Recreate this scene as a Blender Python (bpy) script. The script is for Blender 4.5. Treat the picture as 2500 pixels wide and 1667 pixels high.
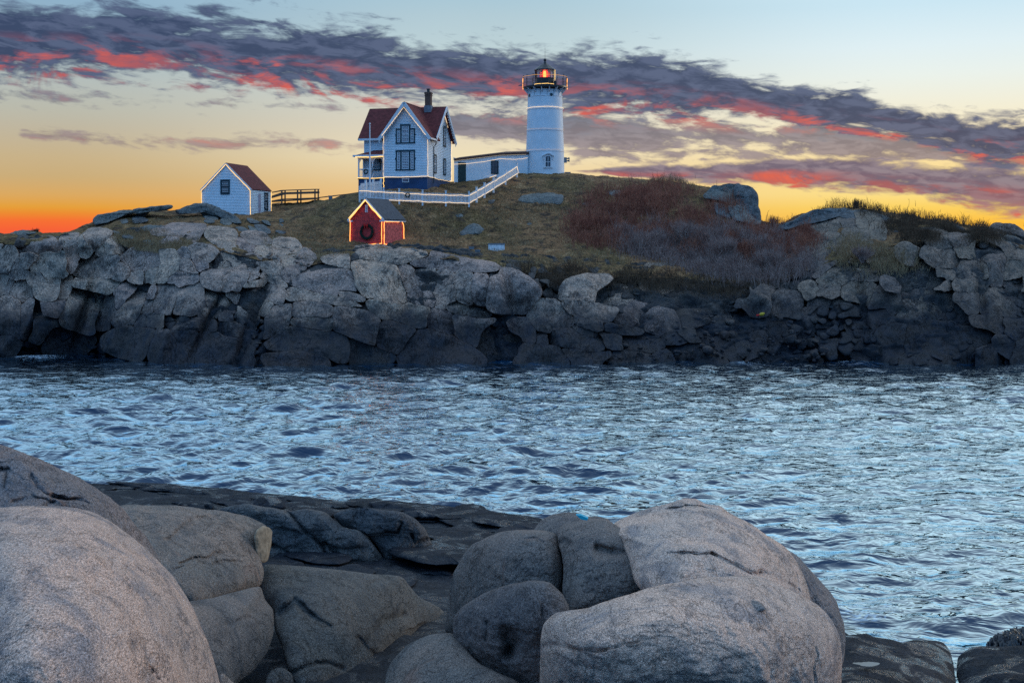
import bpy, math, random
import numpy as np
from mathutils import Vector

# ------------------------------------------------------------------ scene, camera, light
for o in list(bpy.data.objects):
    bpy.data.objects.remove(o)
scene = bpy.context.scene
col = scene.collection
random.seed(7)
rng = np.random.default_rng(11)

F, CX, HY, CH = 2912.0, 1250.0, 600.0, 9.0      # focal length in photo pixels, optical centre, horizon row, eye height

cam_data = bpy.data.cameras.new('camera')
cam = bpy.data.objects.new('camera', cam_data)
col.objects.link(cam)
cam.location = (0, 0, CH)
cam.rotation_euler = (math.radians(90), 0, 0)
cam_data.sensor_width = 36.0
cam_data.lens = 36.0 * F / 2500.0
cam_data.shift_y = -(833.5 - HY) / 2500.0
cam_data.clip_start = 0.1
cam_data.clip_end = 30000
scene.camera = cam

vs = scene.view_settings
vs.view_transform = 'Standard'
vs.look = 'None'
vs.exposure = 0.0
vs.gamma = 1.0
vs.use_curve_mapping = False
scene.cycles.use_denoising = False
scene.cycles.use_adaptive_sampling = False
scene.cycles.max_bounces = 5
scene.cycles.caustics_reflective = False
scene.cycles.caustics_refractive = False

SUN_AZ, SUN_EL = math.radians(58), math.radians(9)
sun_data = bpy.data.lights.new('sun', 'SUN')
sun_data.energy = 0.65
sun_data.angle = math.radians(16)
sun_data.color = (1.0, 0.80, 0.58)
sun = bpy.data.objects.new('sun', sun_data)
col.objects.link(sun)
_d = Vector((math.sin(SUN_AZ) * math.cos(SUN_EL), math.cos(SUN_AZ) * math.cos(SUN_EL), math.sin(SUN_EL)))
sun.rotation_euler = (-_d).to_track_quat('-Z', 'Y').to_euler()
sun.location = (60, 40, 60)


def s2l(c):
    c = np.asarray(c, float) / 255.0
    l = np.where(c <= 0.04045, c / 12.92, ((c + 0.055) / 1.055) ** 2.4)
    return (float(l[0]), float(l[1]), float(l[2]), 1.0)


class NT:
    """small helper for writing node trees"""
    def __init__(self, nt):
        self.nt = nt
        self.n = nt.nodes
        self.l = nt.links

    def new(self, typ, **kw):
        nd = self.n.new(typ)
        for k, v in kw.items():
            setattr(nd, k, v)
        return nd

    def put(self, sock, v):
        if hasattr(v, 'is_output') or isinstance(v, bpy.types.NodeSocket):
            self.l.new(v, sock)
        elif v is not None:
            sock.default_value = v

    def math(self, op, a, b=None, c=None, clamp=False):
        nd = self.new('ShaderNodeMath', operation=op)
        nd.use_clamp = clamp
        self.put(nd.inputs[0], a)
        self.put(nd.inputs[1], b)
        self.put(nd.inputs[2], c)
        return nd.outputs[0]

    def mix(self, f, a, b, blend='MIX'):
        nd = self.new('ShaderNodeMix', data_type='RGBA', blend_type=blend)
        nd.clamp_factor = True
        self.put(nd.inputs[0], f)
        self.put(nd.inputs[6], a)
        self.put(nd.inputs[7], b)
        return nd.outputs[2]

    def mrange(self, v, a, b, c=0.0, d=1.0, smooth=True):
        nd = self.new('ShaderNodeMapRange')
        nd.interpolation_type = 'SMOOTHSTEP' if smooth else 'LINEAR'
        nd.clamp = True
        self.put(nd.inputs[0], v)
        for i, x in enumerate((a, b, c, d)):
            self.put(nd.inputs[i + 1], x)
        return nd.outputs[0]

    def noise(self, vec, scale, detail=4, rough=0.55, dist=0.0, ntype='FBM'):
        nd = self.new('ShaderNodeTexNoise')
        nd.noise_type = ntype
        self.put(nd.inputs['Vector'], vec)
        nd.inputs['Scale'].default_value = scale
        nd.inputs['Detail'].default_value = detail
        nd.inputs['Roughness'].default_value = rough
        nd.inputs['Distortion'].default_value = dist
        return nd.outputs[0]

    def ramp(self, v, stops, interp='LINEAR'):
        nd = self.new('ShaderNodeValToRGB')
        cr = nd.color_ramp
        cr.interpolation = interp
        stops = sorted(stops)
        while len(cr.elements) < len(stops):
            cr.elements.new(1.0)
        for e, (p, c) in zip(cr.elements, stops):
            e.position = p
            e.color = c
        self.put(nd.inputs[0], v)
        return nd.outputs[0]

    def curve(self, v, pts):
        nd = self.new('ShaderNodeFloatCurve')
        cv = nd.mapping.curves[0]
        pts = sorted(pts)
        while len(cv.points) < len(pts):
            cv.points.new(0.5, 0.5)
        for p, (x, y) in zip(cv.points, pts):
            p.location = (x, y)
        nd.mapping.update()
        self.put(nd.inputs['Value'], v)
        return nd.outputs[0]

    def xyz(self, x, y, z):
        nd = self.new('ShaderNodeCombineXYZ')
        for i, s in enumerate((x, y, z)):
            self.put(nd.inputs[i], s)
        return nd.outputs[0]


# ------------------------------------------------------------------ the sky: dawn gradient and cloud banks by direction
world = bpy.data.worlds.new('World')
scene.world = world
world.use_nodes = True
W = NT(world.node_tree)
W.n.clear()


def dir_ae(px, py):
    u, v = (px - CX) / F, (HY - py) / F
    return math.atan(u), math.atan(v / math.sqrt(1 + u * u))


def e_t(e):
    return math.sqrt(max(e, 0) / (math.pi / 2))


def sky_stops(px, rows, high):
    out = [(e_t(dir_ae(px, py)[1]), s2l(c)) for py, c in rows]
    out += [(e_t(math.radians(d)), c) for d, c in high]
    return out


tc = W.new('ShaderNodeTexCoord')
sep = W.new('ShaderNodeSeparateXYZ')
W.l.new(tc.outputs['Generated'], sep.inputs[0])
sx, sy, sz = sep.outputs
az = W.math('ARCTAN2', sx, sy)
el = W.math('ARCSINE', W.math('MAXIMUM', sz, 0.0))
t_el = W.math('SQRT', W.math('DIVIDE', el, math.pi / 2))

ZEN = (0.55, 0.80, 1.16, 1)
rampL = W.ramp(t_el, sky_stops(100, [
    (599, (232, 92, 66)), (560, (246, 98, 56)), (538, (246, 112, 52)), (520, (236, 140, 50)), (505, (229, 160, 58)), (475, (219, 169, 96)),
    (430, (203, 173, 122)), (380, (200, 178, 138)), (310, (191, 182, 160)), (265, (186, 186, 172)), (200, (180, 188, 184)),
    (120, (167, 187, 194)), (0, (142, 176, 200))],
    [(17, (0.40, 0.61, 0.80, 1)), (32, (0.50, 0.73, 0.98, 1)), (90, ZEN)]))
rampM = W.ramp(t_el, sky_stops(1150, [
    (599, (236, 160, 84)), (520, (236, 180, 104)), (450, (236, 202, 146)), (385, (238, 222, 184)), (350, (232, 219, 189)), (300, (222, 214, 194)),
    (220, (208, 214, 206)), (120, (190, 210, 214)), (40, (178, 203, 213)), (0, (170, 200, 214))],
    [(17, (0.54, 0.75, 0.90, 1)), (32, (0.62, 0.84, 1.04, 1)), (90, ZEN)]))
rampR = W.ramp(t_el, sky_stops(2250, [
    (599, (250, 168, 62)), (545, (252, 190, 64)), (505, (252, 211, 100)), (470, (253, 224, 138)), (420, (252, 222, 150)), (380, (250, 224, 166)),
    (300, (248, 236, 202)), (180, (234, 242, 236)), (110, (224, 240, 244)), (0, (202, 230, 243))],
    [(17, (0.76, 0.93, 1.02, 1)), (32, (0.74, 0.93, 1.08, 1)), (90, ZEN)]))
rampB = W.ramp(t_el, [
    (0.0, (0.12, 0.28, 0.60, 1)), (e_t(math.radians(6)), (0.13, 0.38, 0.84, 1)), (e_t(math.radians(16)), (0.15, 0.47, 1.02, 1)),
    (e_t(math.radians(40)), (0.22, 0.54, 1.08, 1)), (1.0, ZEN)])
g1 = W.mix(W.mrange(az, dir_ae(100, 0)[0], dir_ae(1150, 0)[0]), rampL, rampM)
g2 = W.mix(W.mrange(az, dir_ae(1150, 0)[0], dir_ae(2250, 0)[0]), g1, rampR)
absaz = W.math('ABSOLUTE', W.math('SUBTRACT', az, 0.25))
clear = W.mix(W.mrange(absaz, 0.7, 2.3), g2, rampB)

# physical low-sun sky, a small share
nish = W.new('ShaderNodeTexSky')
nish.sky_type = 'NISHITA'
nish.sun_disc = False
nish.sun_elevation = math.radians(3)
nish.sun_rotation = SUN_AZ
nish_c = W.mix(1.0, nish.outputs[0], (0.0012, 0.0012, 0.0012, 1), 'MULTIPLY')

# cloud banks
A0, A1, E1 = -0.5, 0.5, 0.25
an = W.math('DIVIDE', W.math('SUBTRACT', az, A0), A1 - A0)


def band(cpts, hpts):
    cc, hh = [], []
    for px, py in cpts:
        a, e = dir_ae(px, py)
        cc.append(((a - A0) / (A1 - A0), e / E1))
    for px, h in hpts:
        a, e = dir_ae(px, 300)
        hh.append(((a - A0) / (A1 - A0), h / F / E1))
    c = W.math('MULTIPLY', W.curve(an, [(0, cc[0][1])] + cc + [(1, cc[-1][1])]), E1)
    h = W.math('MULTIPLY', W.curve(an, [(0, hh[0][1])] + hh + [(1, hh[-1][1])]), E1)
    rel = W.math('DIVIDE', W.math('SUBTRACT', el, c), W.math('MAXIMUM', h, 0.0008))
    m = W.math('SUBTRACT', 1.0, W.math('ABSOLUTE', rel))
    m = W.math('SUBTRACT', m, W.mrange(h, 16 / F, 4 / F, 0.0, 2.2))
    return m, rel


shear = W.math('ADD', el, W.math('MULTIPLY', az, 0.075))
cv1 = W.xyz(W.math('MULTIPLY', az, 13.0), W.math('MULTIPLY', shear, 46.0), 3.7)
cv2 = W.xyz(W.math('MULTIPLY', az, 44.0), W.math('MULTIPLY', shear, 150.0), 9.1)
n1 = W.noise(cv1, 1.0, 7, 0.60, 0.6)
n2 = W.noise(cv2, 1.0, 5, 0.58, 0.4)
nA = W.math('ADD', W.math('MULTIPLY', n1, 0.60), W.math('MULTIPLY', n2, 0.40))
n3 = W.noise(W.xyz(W.math('MULTIPLY', az, 20.0), W.math('MULTIPLY', shear, 75.0), 21.3), 1.0, 5, 0.6, 0.5)

mA, rA = band([(0, 95), (300, 100), (550, 125), (800, 150), (1050, 175), (1300, 195), (1550, 212), (1750, 235), (2000, 268), (2200, 300), (2500, 345)],
              [(0, 92), (400, 92), (600, 86), (800, 88), (1100, 82), (1300, 92), (1550, 82), (1800, 68), (2050, 50), (2250, 44), (2500, 56)])
mB, rB = band([(0, 250), (600, 250), (1200, 310), (1400, 325), (1700, 335), (2000, 340), (2300, 350), (2500, 370)],
              [(0, 3), (600, 3), (1000, 8), (1150, 35), (1400, 80), (1700, 84), (2100, 76), (2500, 70)])
mC, rC = band([(0, 440), (1200, 415), (1450, 418), (1700, 422), (1900, 418), (2150, 432), (2350, 446), (2500, 458)],
              [(0, 3), (1200, 4), (1400, 10), (1600, 18), (1800, 26), (2000, 38), (2300, 46), (2500, 50)])
mD, rD = band([(0, 235), (300, 240), (600, 258), (900, 262), (1200, 262), (1500, 250), (2500, 300)],
              [(0, 45), (300, 40), (700, 30), (1000, 30), (1200, 25), (1400, 8), (2500, 6)])
mE, rE = band([(0, 330), (150, 335), (330, 355), (480, 360), (700, 345), (900, 360), (1300, 385), (2500, 520)],
              [(0, 6), (100, 22), (250, 22), (380, 36), (520, 34), (750, 30), (950, 14), (1100, 4), (2500, 3)])


def dens(m, gain, bias, amp, lo=-0.12, hi=0.55):
    mm = W.math('MULTIPLY', W.math('MAXIMUM', m, -1.2), gain)
    v = W.math('ADD', W.math('ADD', mm, bias), W.math('MULTIPLY', W.math('SUBTRACT', nA, 0.5), amp))
    return W.mrange(v, lo, hi)


dA = dens(mA, 1.05, 0.10, 4.4)
dB = dens(mB, 0.95, -0.10, 5.2)
dC = dens(mC, 1.0, 0.15, 3.6)
dD = dens(mD, 0.8, -0.42, 5.4, 0, 0.8)
dE = dens(mE, 0.8, -0.30, 5.2, 0, 0.8)
dAll = W.math('MAXIMUM', W.math('MAXIMUM', dA, dC), W.math('MAXIMUM', W.math('MULTIPLY', dB, 0.86), W.math('MULTIPLY', W.math('MAXIMUM', dD, dE), 0.72)))
dAll = W.math('MULTIPLY', dAll, 0.95)

cdark = W.mix(W.mrange(n2, 0.40, 0.62), s2l((48, 62, 96)), s2l((80, 92, 124)))
cpurp = W.mix(W.mrange(n2, 0.40, 0.62), s2l((104, 92, 116)), s2l((140, 126, 140)))
low = W.mrange(el, 0.125, 0.07)
low = W.math('MULTIPLY', low, W.math('SUBTRACT', 1.0, W.math('MULTIPLY', dA, 0.85)))
cbase = W.mix(low, cdark, cpurp)
# the low sun reddens the undersides: where the cloud thins out just below
front = W.mrange(absaz, 0.55, 1.1, 1.0, 0.0)
n1s = W.noise(W.xyz(W.math('MULTIPLY', az, 13.0), W.math('MULTIPLY', W.math('SUBTRACT', shear, 0.0085), 46.0), 3.7), 1.0, 4, 0.55, 0.6)
under = W.mrange(W.math('SUBTRACT', n1, n1s), -0.06, 0.07)
patch = W.mrange(n3, 0.37, 0.55)
redA = W.math('MULTIPLY', W.mrange(rA, 0.25, -0.45), W.math('MULTIPLY', under, patch))
redA = W.math('MULTIPLY', redA, W.mrange(rA, -1.35, -0.85))
redC = W.math('MULTIPLY', W.mrange(rC, 0.35, -0.40), W.math('MULTIPLY', W.math('MULTIPLY_ADD', under, 0.6, 0.4), patch))
redC = W.math('MULTIPLY', redC, dC)
redE = W.math('MULTIPLY', W.math('MAXIMUM', dE, W.math('MULTIPLY', dD, 0.5)), W.mrange(n3, 0.40, 0.60, 0.1, 0.6))
red = W.math('MULTIPLY', W.math('MAXIMUM', W.math('MAXIMUM', redA, redC), redE), front)
cred = W.mix(W.mrange(n1, 0.45, 0.68), s2l((164, 82, 92)), s2l((234, 92, 68)))
ccol = W.mix(W.math('MULTIPLY', red, 0.92), cbase, cred)
ccol = W.mix(W.mrange(absaz, 0.9, 2.2), ccol, (0.16, 0.34, 0.62, 1))
skyc = W.mix(dAll, clear, ccol)
skyc = W.mix(1.0, skyc, nish_c, 'ADD')
bg = W.new('ShaderNodeBackground')
W.l.new(skyc, bg.inputs[0])
bg.inputs[1].default_value = 1.0
wo = W.new('ShaderNodeOutputWorld')
W.l.new(bg.outputs[0], wo.inputs[0])
world.cycles.sampling_method = 'MANUAL'
world.cycles.sample_map_resolution = 512

# ------------------------------------------------------------------ helpers: noise, meshes, materials
def P(px, py, Y):
    px, py, Y = np.broadcast_arrays(np.asarray(px, float), np.asarray(py, float), np.asarray(Y, float))
    return np.stack([(px - CX) / F * Y, Y, CH - (py - HY) / F * Y], -1)


def z_to_Y(py, z):
    return (CH - z) * F / (py - HY)


def _hash(ix, iy, iz, seed):
    h = (ix.astype(np.int64) * 374761393 + iy.astype(np.int64) * 668265263 + iz.astype(np.int64) * 2147483647 + seed * 974634777) & 0xFFFFFFFF
    h = ((h ^ (h >> 13)) * 1274126177) & 0xFFFFFFFF
    h = ((h ^ (h >> 16)) * 2246822519) & 0xFFFFFFFF
    return ((h ^ (h >> 15)) & 0xFFFF) / 65535.0


def vnoise(p, seed=0, linear=False):
    i = np.floor(p).astype(np.int64)
    f = p - i
    u = f if linear else f * f * f * (f * (f * 6 - 15) + 10)
    r = 0
    for dx in (0, 1):
        wx = u[..., 0] if dx else 1 - u[..., 0]
        for dy in (0, 1):
            wy = u[..., 1] if dy else 1 - u[..., 1]
            for dz in (0, 1):
                wz = u[..., 2] if dz else 1 - u[..., 2]
                r = r + wx * wy * wz * _hash(i[..., 0] + dx, i[..., 1] + dy, i[..., 2] + dz, seed)
    return r * 2 - 1


def fbm(p, octaves=4, seed=0, gain=0.5, ridged=False):
    r, a, fr = 0, 1.0, 1.0
    for k in range(octaves):
        v = vnoise(p * fr + 17.3 * k, seed + k)
        if ridged:
            v = 1 - 2 * np.abs(v)
        r = r + a * v
        a *= gain
        fr *= 2.03
    return r


def pchip(x, y, xq):
    x = np.asarray(x, float); y = np.asarray(y, float); xq = np.asarray(xq, float)
    h = np.diff(x); d = np.diff(y) / h
    m = np.zeros_like(y)
    m[0], m[-1] = d[0], d[-1]
    for i in range(1, len(x) - 1):
        if d[i - 1] * d[i] > 0:
            w1, w2 = 2 * h[i] + h[i - 1], h[i] + 2 * h[i - 1]
            m[i] = (w1 + w2) / (w1 / d[i - 1] + w2 / d[i])
    xq = np.clip(xq, x[0], x[-1])
    k = np.clip(np.searchsorted(x, xq) - 1, 0, len(x) - 2)
    t = (xq - x[k]) / h[k]
    t2, t3 = t * t, t * t * t
    return (2 * t3 - 3 * t2 + 1) * y[k] + (t3 - 2 * t2 + t) * h[k] * m[k] + (-2 * t3 + 3 * t2) * y[k + 1] + (t3 - t2) * h[k] * m[k + 1]


def link(name, me, mat=None, parent=None):
    o = bpy.data.objects.new(name, me)
    col.objects.link(o)
    if mat is not None and len(me.materials) == 0:
        me.materials.append(mat)
    if parent is not None:
        o.parent = parent
    return o


def mesh_np(name, V, faces, smooth=True):
    """V (n,3); faces: list of (m,k) index arrays"""
    me = bpy.data.meshes.new(name)
    V = np.asarray(V, np.float32).reshape(-1, 3)
    faces = [np.asarray(f, np.int32) for f in faces if len(f)]
    nl = sum(f.size for f in faces)
    nf = sum(len(f) for f in faces)
    me.vertices.add(len(V)); me.vertices.foreach_set('co', V.ravel())
    me.loops.add(nl); me.loops.foreach_set('vertex_index', np.concatenate([f.ravel() for f in faces]))
    sizes = np.concatenate([np.full(len(f), f.shape[1], np.int32) for f in faces])
    me.polygons.add(nf)
    me.polygons.foreach_set('loop_start', np.concatenate([[0], np.cumsum(sizes)[:-1]]).astype(np.int32))
    me.polygons.foreach_set('loop_total', sizes)
    me.polygons.foreach_set('use_smooth', np.full(nf, smooth, bool))
    me.update(calc_edges=True)
    me.validate()
    return me


def grid_faces(nr, nc, wrap=False):
    r = np.arange(nr - 1)[:, None]
    c = np.arange(nc if wrap else nc - 1)[None, :]
    c2 = (c + 1) % nc
    a = r * nc + c; b = r * nc + c2; d = (r + 1) * nc + c; e = (r + 1) * nc + c2
    return np.stack([a, b, e, d], -1).reshape(-1, 4)


class MB:
    """collects simple shapes into one mesh"""
    def __init__(self, xf=None):
        self.v, self.f = [], []
        self.xf = xf

    def add(self, vs, fs):
        n = len(self.v)
        for p in vs:
            self.v.append(self.xf(p) if self.xf else tuple(p))
        self.f += [tuple(i + n for i in q) for q in fs]

    def box(self, x0, x1, y0, y1, z0, z1):
        self.add([(x0, y0, z0), (x1, y0, z0), (x1, y1, z0), (x0, y1, z0), (x0, y0, z1), (x1, y0, z1), (x1, y1, z1), (x0, y1, z1)],
                 [(0, 3, 2, 1), (4, 5, 6, 7), (0, 1, 5, 4), (1, 2, 6, 5), (2, 3, 7, 6), (3, 0, 4, 7)])

    def hexa(self, p):
        self.add(p, [(0, 3, 2, 1), (4, 5, 6, 7), (0, 1, 5, 4), (1, 2, 6, 5), (2, 3, 7, 6), (3, 0, 4, 7)])

    def prism(self, poly, off):
        n = len(poly)
        a = [Vector(p) for p in poly]
        b = [p + Vector(off) for p in a]
        self.add(a + b, [tuple(range(n))[::-1], tuple(range(n, 2 * n))] + [(i, (i + 1) % n, n + (i + 1) % n, n + i) for i in range(n)])

    def bar(self, a, b, w, h, up=(0, 0, 1)):
        a, b = Vector(a), Vector(b)
        d = (b - a).normalized()
        s = d.cross(Vector(up))
        s = s.normalized() if s.length > 1e-6 else Vector((1, 0, 0))
        u = s.cross(d).normalized()
        q = []
        for p in (a, b):
            q += [p - s * w / 2 - u * h / 2, p + s * w / 2 - u * h / 2, p + s * w / 2 + u * h / 2, p - s * w / 2 + u * h / 2]
        self.hexa([q[0], q[1], q[5], q[4], q[3], q[2], q[6], q[7]])

    def tube(self, pts, r, n=6, cap=True):
        pts = [Vector(p) for p in pts]
        rings = []
        for i, p in enumerate(pts):
            d = (pts[min(i + 1, len(pts) - 1)] - pts[max(i - 1, 0)]).normalized()
            s = d.cross(Vector((0, 0, 1)))
            s = s.normalized() if s.length > 1e-4 else Vector((1, 0, 0))
            u = s.cross(d)
            rr = r[i] if isinstance(r, (list, tuple)) else r
            rings.append([p + (s * math.cos(2 * math.pi * k / n) + u * math.sin(2 * math.pi * k / n)) * rr for k in range(n)])
        vs_ = [q for ring in rings for q in ring]
        fs = [(i * n + k, i * n + (k + 1) % n, (i + 1) * n + (k + 1) % n, (i + 1) * n + k) for i in range(len(pts) - 1) for k in range(n)]
        if cap:
            fs += [tuple(range(n))[::-1], tuple(range((len(pts) - 1) * n, len(pts) * n))]
        self.add(vs_, fs)

    def lathe(self, prof, n=32, c=(0, 0), cap=True):
        vs_ = [(c[0] + r * math.cos(2 * math.pi * k / n), c[1] + r * math.sin(2 * math.pi * k / n), z) for r, z in prof for k in range(n)]
        fs = [(i * n + k, i * n + (k + 1) % n, (i + 1) * n + (k + 1) % n, (i + 1) * n + k) for i in range(len(prof) - 1) for k in range(n)]
        if cap:
            fs += [tuple(range(n))[::-1], tuple(range((len(prof) - 1) * n, len(prof) * n))]
        self.add(vs_, fs)

    def mesh(self, name, smooth=False):
        me = bpy.data.meshes.new(name)
        me.from_pydata([tuple(p) for p in self.v], [], self.f)
        if smooth:
            for p in me.polygons:
                p.use_smooth = True
        me.update()
        return me

    def build(self, name, mat, parent=None, smooth=False):
        return link(name, self.mesh(name, smooth), mat, parent)


def thing(name, label, cat, loc=(0, 0, 0), rz=0.0, group=None):
    o = bpy.data.objects.new(name, None)
    o.empty_display_size = 0.3
    col.objects.link(o)
    o.location = loc
    o.rotation_euler = (0, 0, rz)
    return tag(o, label, cat, group)


def tag(o, label=None, cat=None, group=None, kind=None):
    for k, v in (('label', label), ('category', cat), ('group', group), ('kind', kind)):
        if v:
            o[k] = v
    return o


def mat_new(name):
    m = bpy.data.materials.new(name)
    m.use_nodes = True
    T = NT(m.node_tree)
    T.n.clear()
    out = T.new('ShaderNodeOutputMaterial')
    b = T.new('ShaderNodeBsdfPrincipled')
    T.l.new(b.outputs[0], out.inputs[0])
    return m, T, b


def simple_mat(name, c, rough=0.6, var=0.12, scale=3.0, spec=0.3, metal=0.0, bump=0.0, bscale=20.0):
    m, T, b = mat_new(name)
    pos = T.new('ShaderNodeNewGeometry').outputs['Position']
    n = T.noise(pos, scale, 5, 0.6)
    c = (*c, 1)
    lo = tuple(x * (1 - var) for x in c[:3]) + (1,)
    hi = tuple(min(1, x * (1 + var)) for x in c[:3]) + (1,)
    T.l.new(T.mix(T.mrange(n, 0.3, 0.7), lo, hi), b.inputs['Base Color'])
    b.inputs['Roughness'].default_value = rough
    b.inputs['Specular IOR Level'].default_value = spec
    b.inputs['Metallic'].default_value = metal
    if bump:
        bp = T.new('ShaderNodeBump')
        bp.inputs['Strength'].default_value = bump
        bp.inputs['Distance'].default_value = 0.02
        T.l.new(T.noise(pos, bscale, 4, 0.6), bp.inputs['Height'])
        T.l.new(bp.outputs[0], b.inputs['Normal'])
    return m


def emit_mat(name, c, strength):
    m = bpy.data.materials.new(name)
    m.use_nodes = True
    T = NT(m.node_tree)
    T.n.clear()
    out = T.new('ShaderNodeOutputMaterial')
    e = T.new('ShaderNodeEmission')
    e.inputs[0].default_value = (*c, 1)
    e.inputs[1].default_value = strength
    T.l.new(e.outputs[0], out.inputs[0])
    m.cycles.emission_sampling = 'NONE'
    return m


def granite(name, ca, cb, cdark, wet=None, grain=26.0, bump=0.5, bscale=5.0, speck=0.5, rough=0.85, rnd=0.25, lichen=None, streak=(1, 1, 1), dark_amt=0.55, damp=None):
    """weathered granite: mottled base, dark and pale mineral grain, stains, algae-dark tide zone below `wet` metres"""
    m, T, b = mat_new(name)
    geo = T.new('ShaderNodeNewGeometry')
    pos = geo.outputs['Position']
    oi = T.new('ShaderNodeObjectInfo')
    mp = T.new('ShaderNodeMapping')
    T.l.new(pos, mp.inputs[0])
    mp.inputs['Scale'].default_value = streak
    n_big = T.noise(pos, 0.55, 4, 0.6, 0.5)
    n_mid = T.noise(mp.outputs[0], bscale * 0.5, 6, 0.65, 0.4)
    n_fine = T.noise(mp.outputs[0], grain, 4, 0.75)
    n_fine2 = T.noise(pos, grain * 2.3, 2, 0.6)
    c = T.mix(T.mrange(n_big, 0.35, 0.65), (*ca, 1), (*cb, 1))
    c = T.mix(T.math('MULTIPLY', T.mrange(n_mid, 0.50, 0.70), dark_amt), c, (*cdark, 1))
    n_st = T.noise(pos, 1.1, 5, 0.62, 1.0)
    c = T.mix(T.math('MULTIPLY', T.mrange(n_st, 0.53, 0.66), dark_amt * 0.9), c, tuple(x * 1.25 for x in cdark) + (1,))
    sp = T.mrange(n_fine, 0.36, 0.64, 1 - speck, 1 + speck, smooth=False)
    sp2 = T.mrange(n_fine2, 0.36, 0.64, 1 - speck * 0.7, 1 + speck * 0.7, smooth=False)
    sp = T.math('MULTIPLY', sp, sp2)
    var = T.mrange(oi.outputs['Random'], 0, 1, 1 - rnd, 1 + rnd, smooth=False)
    c = T.mix(1.0, c, T.xyz(T.math('MULTIPLY', sp, var), T.math('MULTIPLY', sp, var), T.math('MULTIPLY', sp, T.math('MULTIPLY_ADD', var, 0.6, 0.4))), 'MULTIPLY')
    if lichen:
        nl = T.noise(pos, 1.3, 5, 0.65, 0.8)
        c = T.mix(T.math('MULTIPLY', T.mrange(nl, 0.60, 0.70), 0.55), c, (*lichen, 1))
    ro = rough
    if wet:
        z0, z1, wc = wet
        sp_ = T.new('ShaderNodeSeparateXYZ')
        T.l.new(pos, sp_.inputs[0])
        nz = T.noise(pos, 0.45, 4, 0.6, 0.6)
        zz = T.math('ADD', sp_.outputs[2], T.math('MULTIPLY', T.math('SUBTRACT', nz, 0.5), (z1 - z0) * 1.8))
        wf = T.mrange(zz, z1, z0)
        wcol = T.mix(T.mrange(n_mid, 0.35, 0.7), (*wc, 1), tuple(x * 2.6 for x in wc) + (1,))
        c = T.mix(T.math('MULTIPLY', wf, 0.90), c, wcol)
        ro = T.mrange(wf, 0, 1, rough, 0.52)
    T.l.new(c, b.inputs['Base Color'])
    b.inputs['Specular IOR Level'].default_value = 0.25
    if damp:
        nw = T.noise(pos, 0.9, 5, 0.6, 0.8)
        dm = T.mrange(nw, 0.51, 0.60)
        ro = T.mrange(dm, 0, 1, rough, 0.10)
        T.put(b.inputs['Specular IOR Level'], T.mrange(dm, 0, 1, 0.10, 0.65))
    T.put(b.inputs['Roughness'], ro)
    bp = T.new('ShaderNodeBump')
    bp.inputs['Strength'].default_value = bump
    bp.inputs['Distance'].default_value = 0.5 / bscale
    nc = T.noise(mp.outputs[0], bscale * 0.55, 5, 0.62, 1.2)
    crk = T.mrange(T.math('ABSOLUTE', T.math('SUBTRACT', nc, 0.5)), 0.0, 0.022)
    nb = T.noise(pos, bscale * 0.3, 3, 0.5)
    crk = T.math('MAXIMUM', crk, T.mrange(nb, 0.52, 0.44))
    hsum = T.math('ADD', T.noise(mp.outputs[0], bscale, 8, 0.70, 0.3), T.math('MULTIPLY', n_fine, 0.22))
    hsum = T.math('ADD', hsum, T.math('MULTIPLY', crk, 0.35))
    T.l.new(hsum, bp.inputs['Height'])
    T.l.new(bp.outputs[0], b.inputs['Normal'])
    return m


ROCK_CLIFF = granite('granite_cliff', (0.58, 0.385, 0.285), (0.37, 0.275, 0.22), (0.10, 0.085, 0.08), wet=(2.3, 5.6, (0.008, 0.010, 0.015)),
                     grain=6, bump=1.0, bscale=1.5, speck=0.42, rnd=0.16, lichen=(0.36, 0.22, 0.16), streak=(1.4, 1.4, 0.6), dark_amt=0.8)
ROCK_HILL = granite('granite_outcrop', (0.20, 0.19, 0.175), (0.14, 0.145, 0.14), (0.07, 0.065, 0.06), grain=7, bump=1.0, bscale=1.6, speck=0.4, rnd=0.15, dark_amt=0.7)
ROCK_PINK = granite('granite_pink', (0.82, 0.535, 0.405), (0.64, 0.465, 0.38), (0.23, 0.205, 0.21), grain=55, bump=0.95, bscale=4.5, speck=0.6, rnd=0.10, streak=(1.3, 0.6, 1.9), dark_amt=0.75)
ROCK_GREY = granite('granite_grey', (0.38, 0.285, 0.24), (0.27, 0.235, 0.22), (0.13, 0.125, 0.13), grain=50, bump=0.95, bscale=4.0, speck=0.58, rnd=0.12, lichen=(0.36, 0.22, 0.17))
ROCK_SLATE = granite('granite_slate', (0.17, 0.15, 0.135), (0.11, 0.11, 0.11), (0.045, 0.048, 0.055), grain=40, bump=1.0, bscale=4.0, speck=0.6, rnd=0.12)
ROCK_WET = granite('granite_wet', (0.040, 0.042, 0.050), (0.024, 0.028, 0.036), (0.011, 0.013, 0.018), grain=22, bump=0.9, bscale=2.2, speck=0.45, rough=0.7, rnd=0.12, damp=True)

ROCK_BASE = granite('dark_broken_ledge', (0.105, 0.085, 0.072), (0.075, 0.068, 0.066), (0.035, 0.033, 0.033), wet=(2.3, 5.6, (0.008, 0.010, 0.015)), grain=7, bump=0.9, bscale=1.6, speck=0.4, rnd=0.0)

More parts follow.
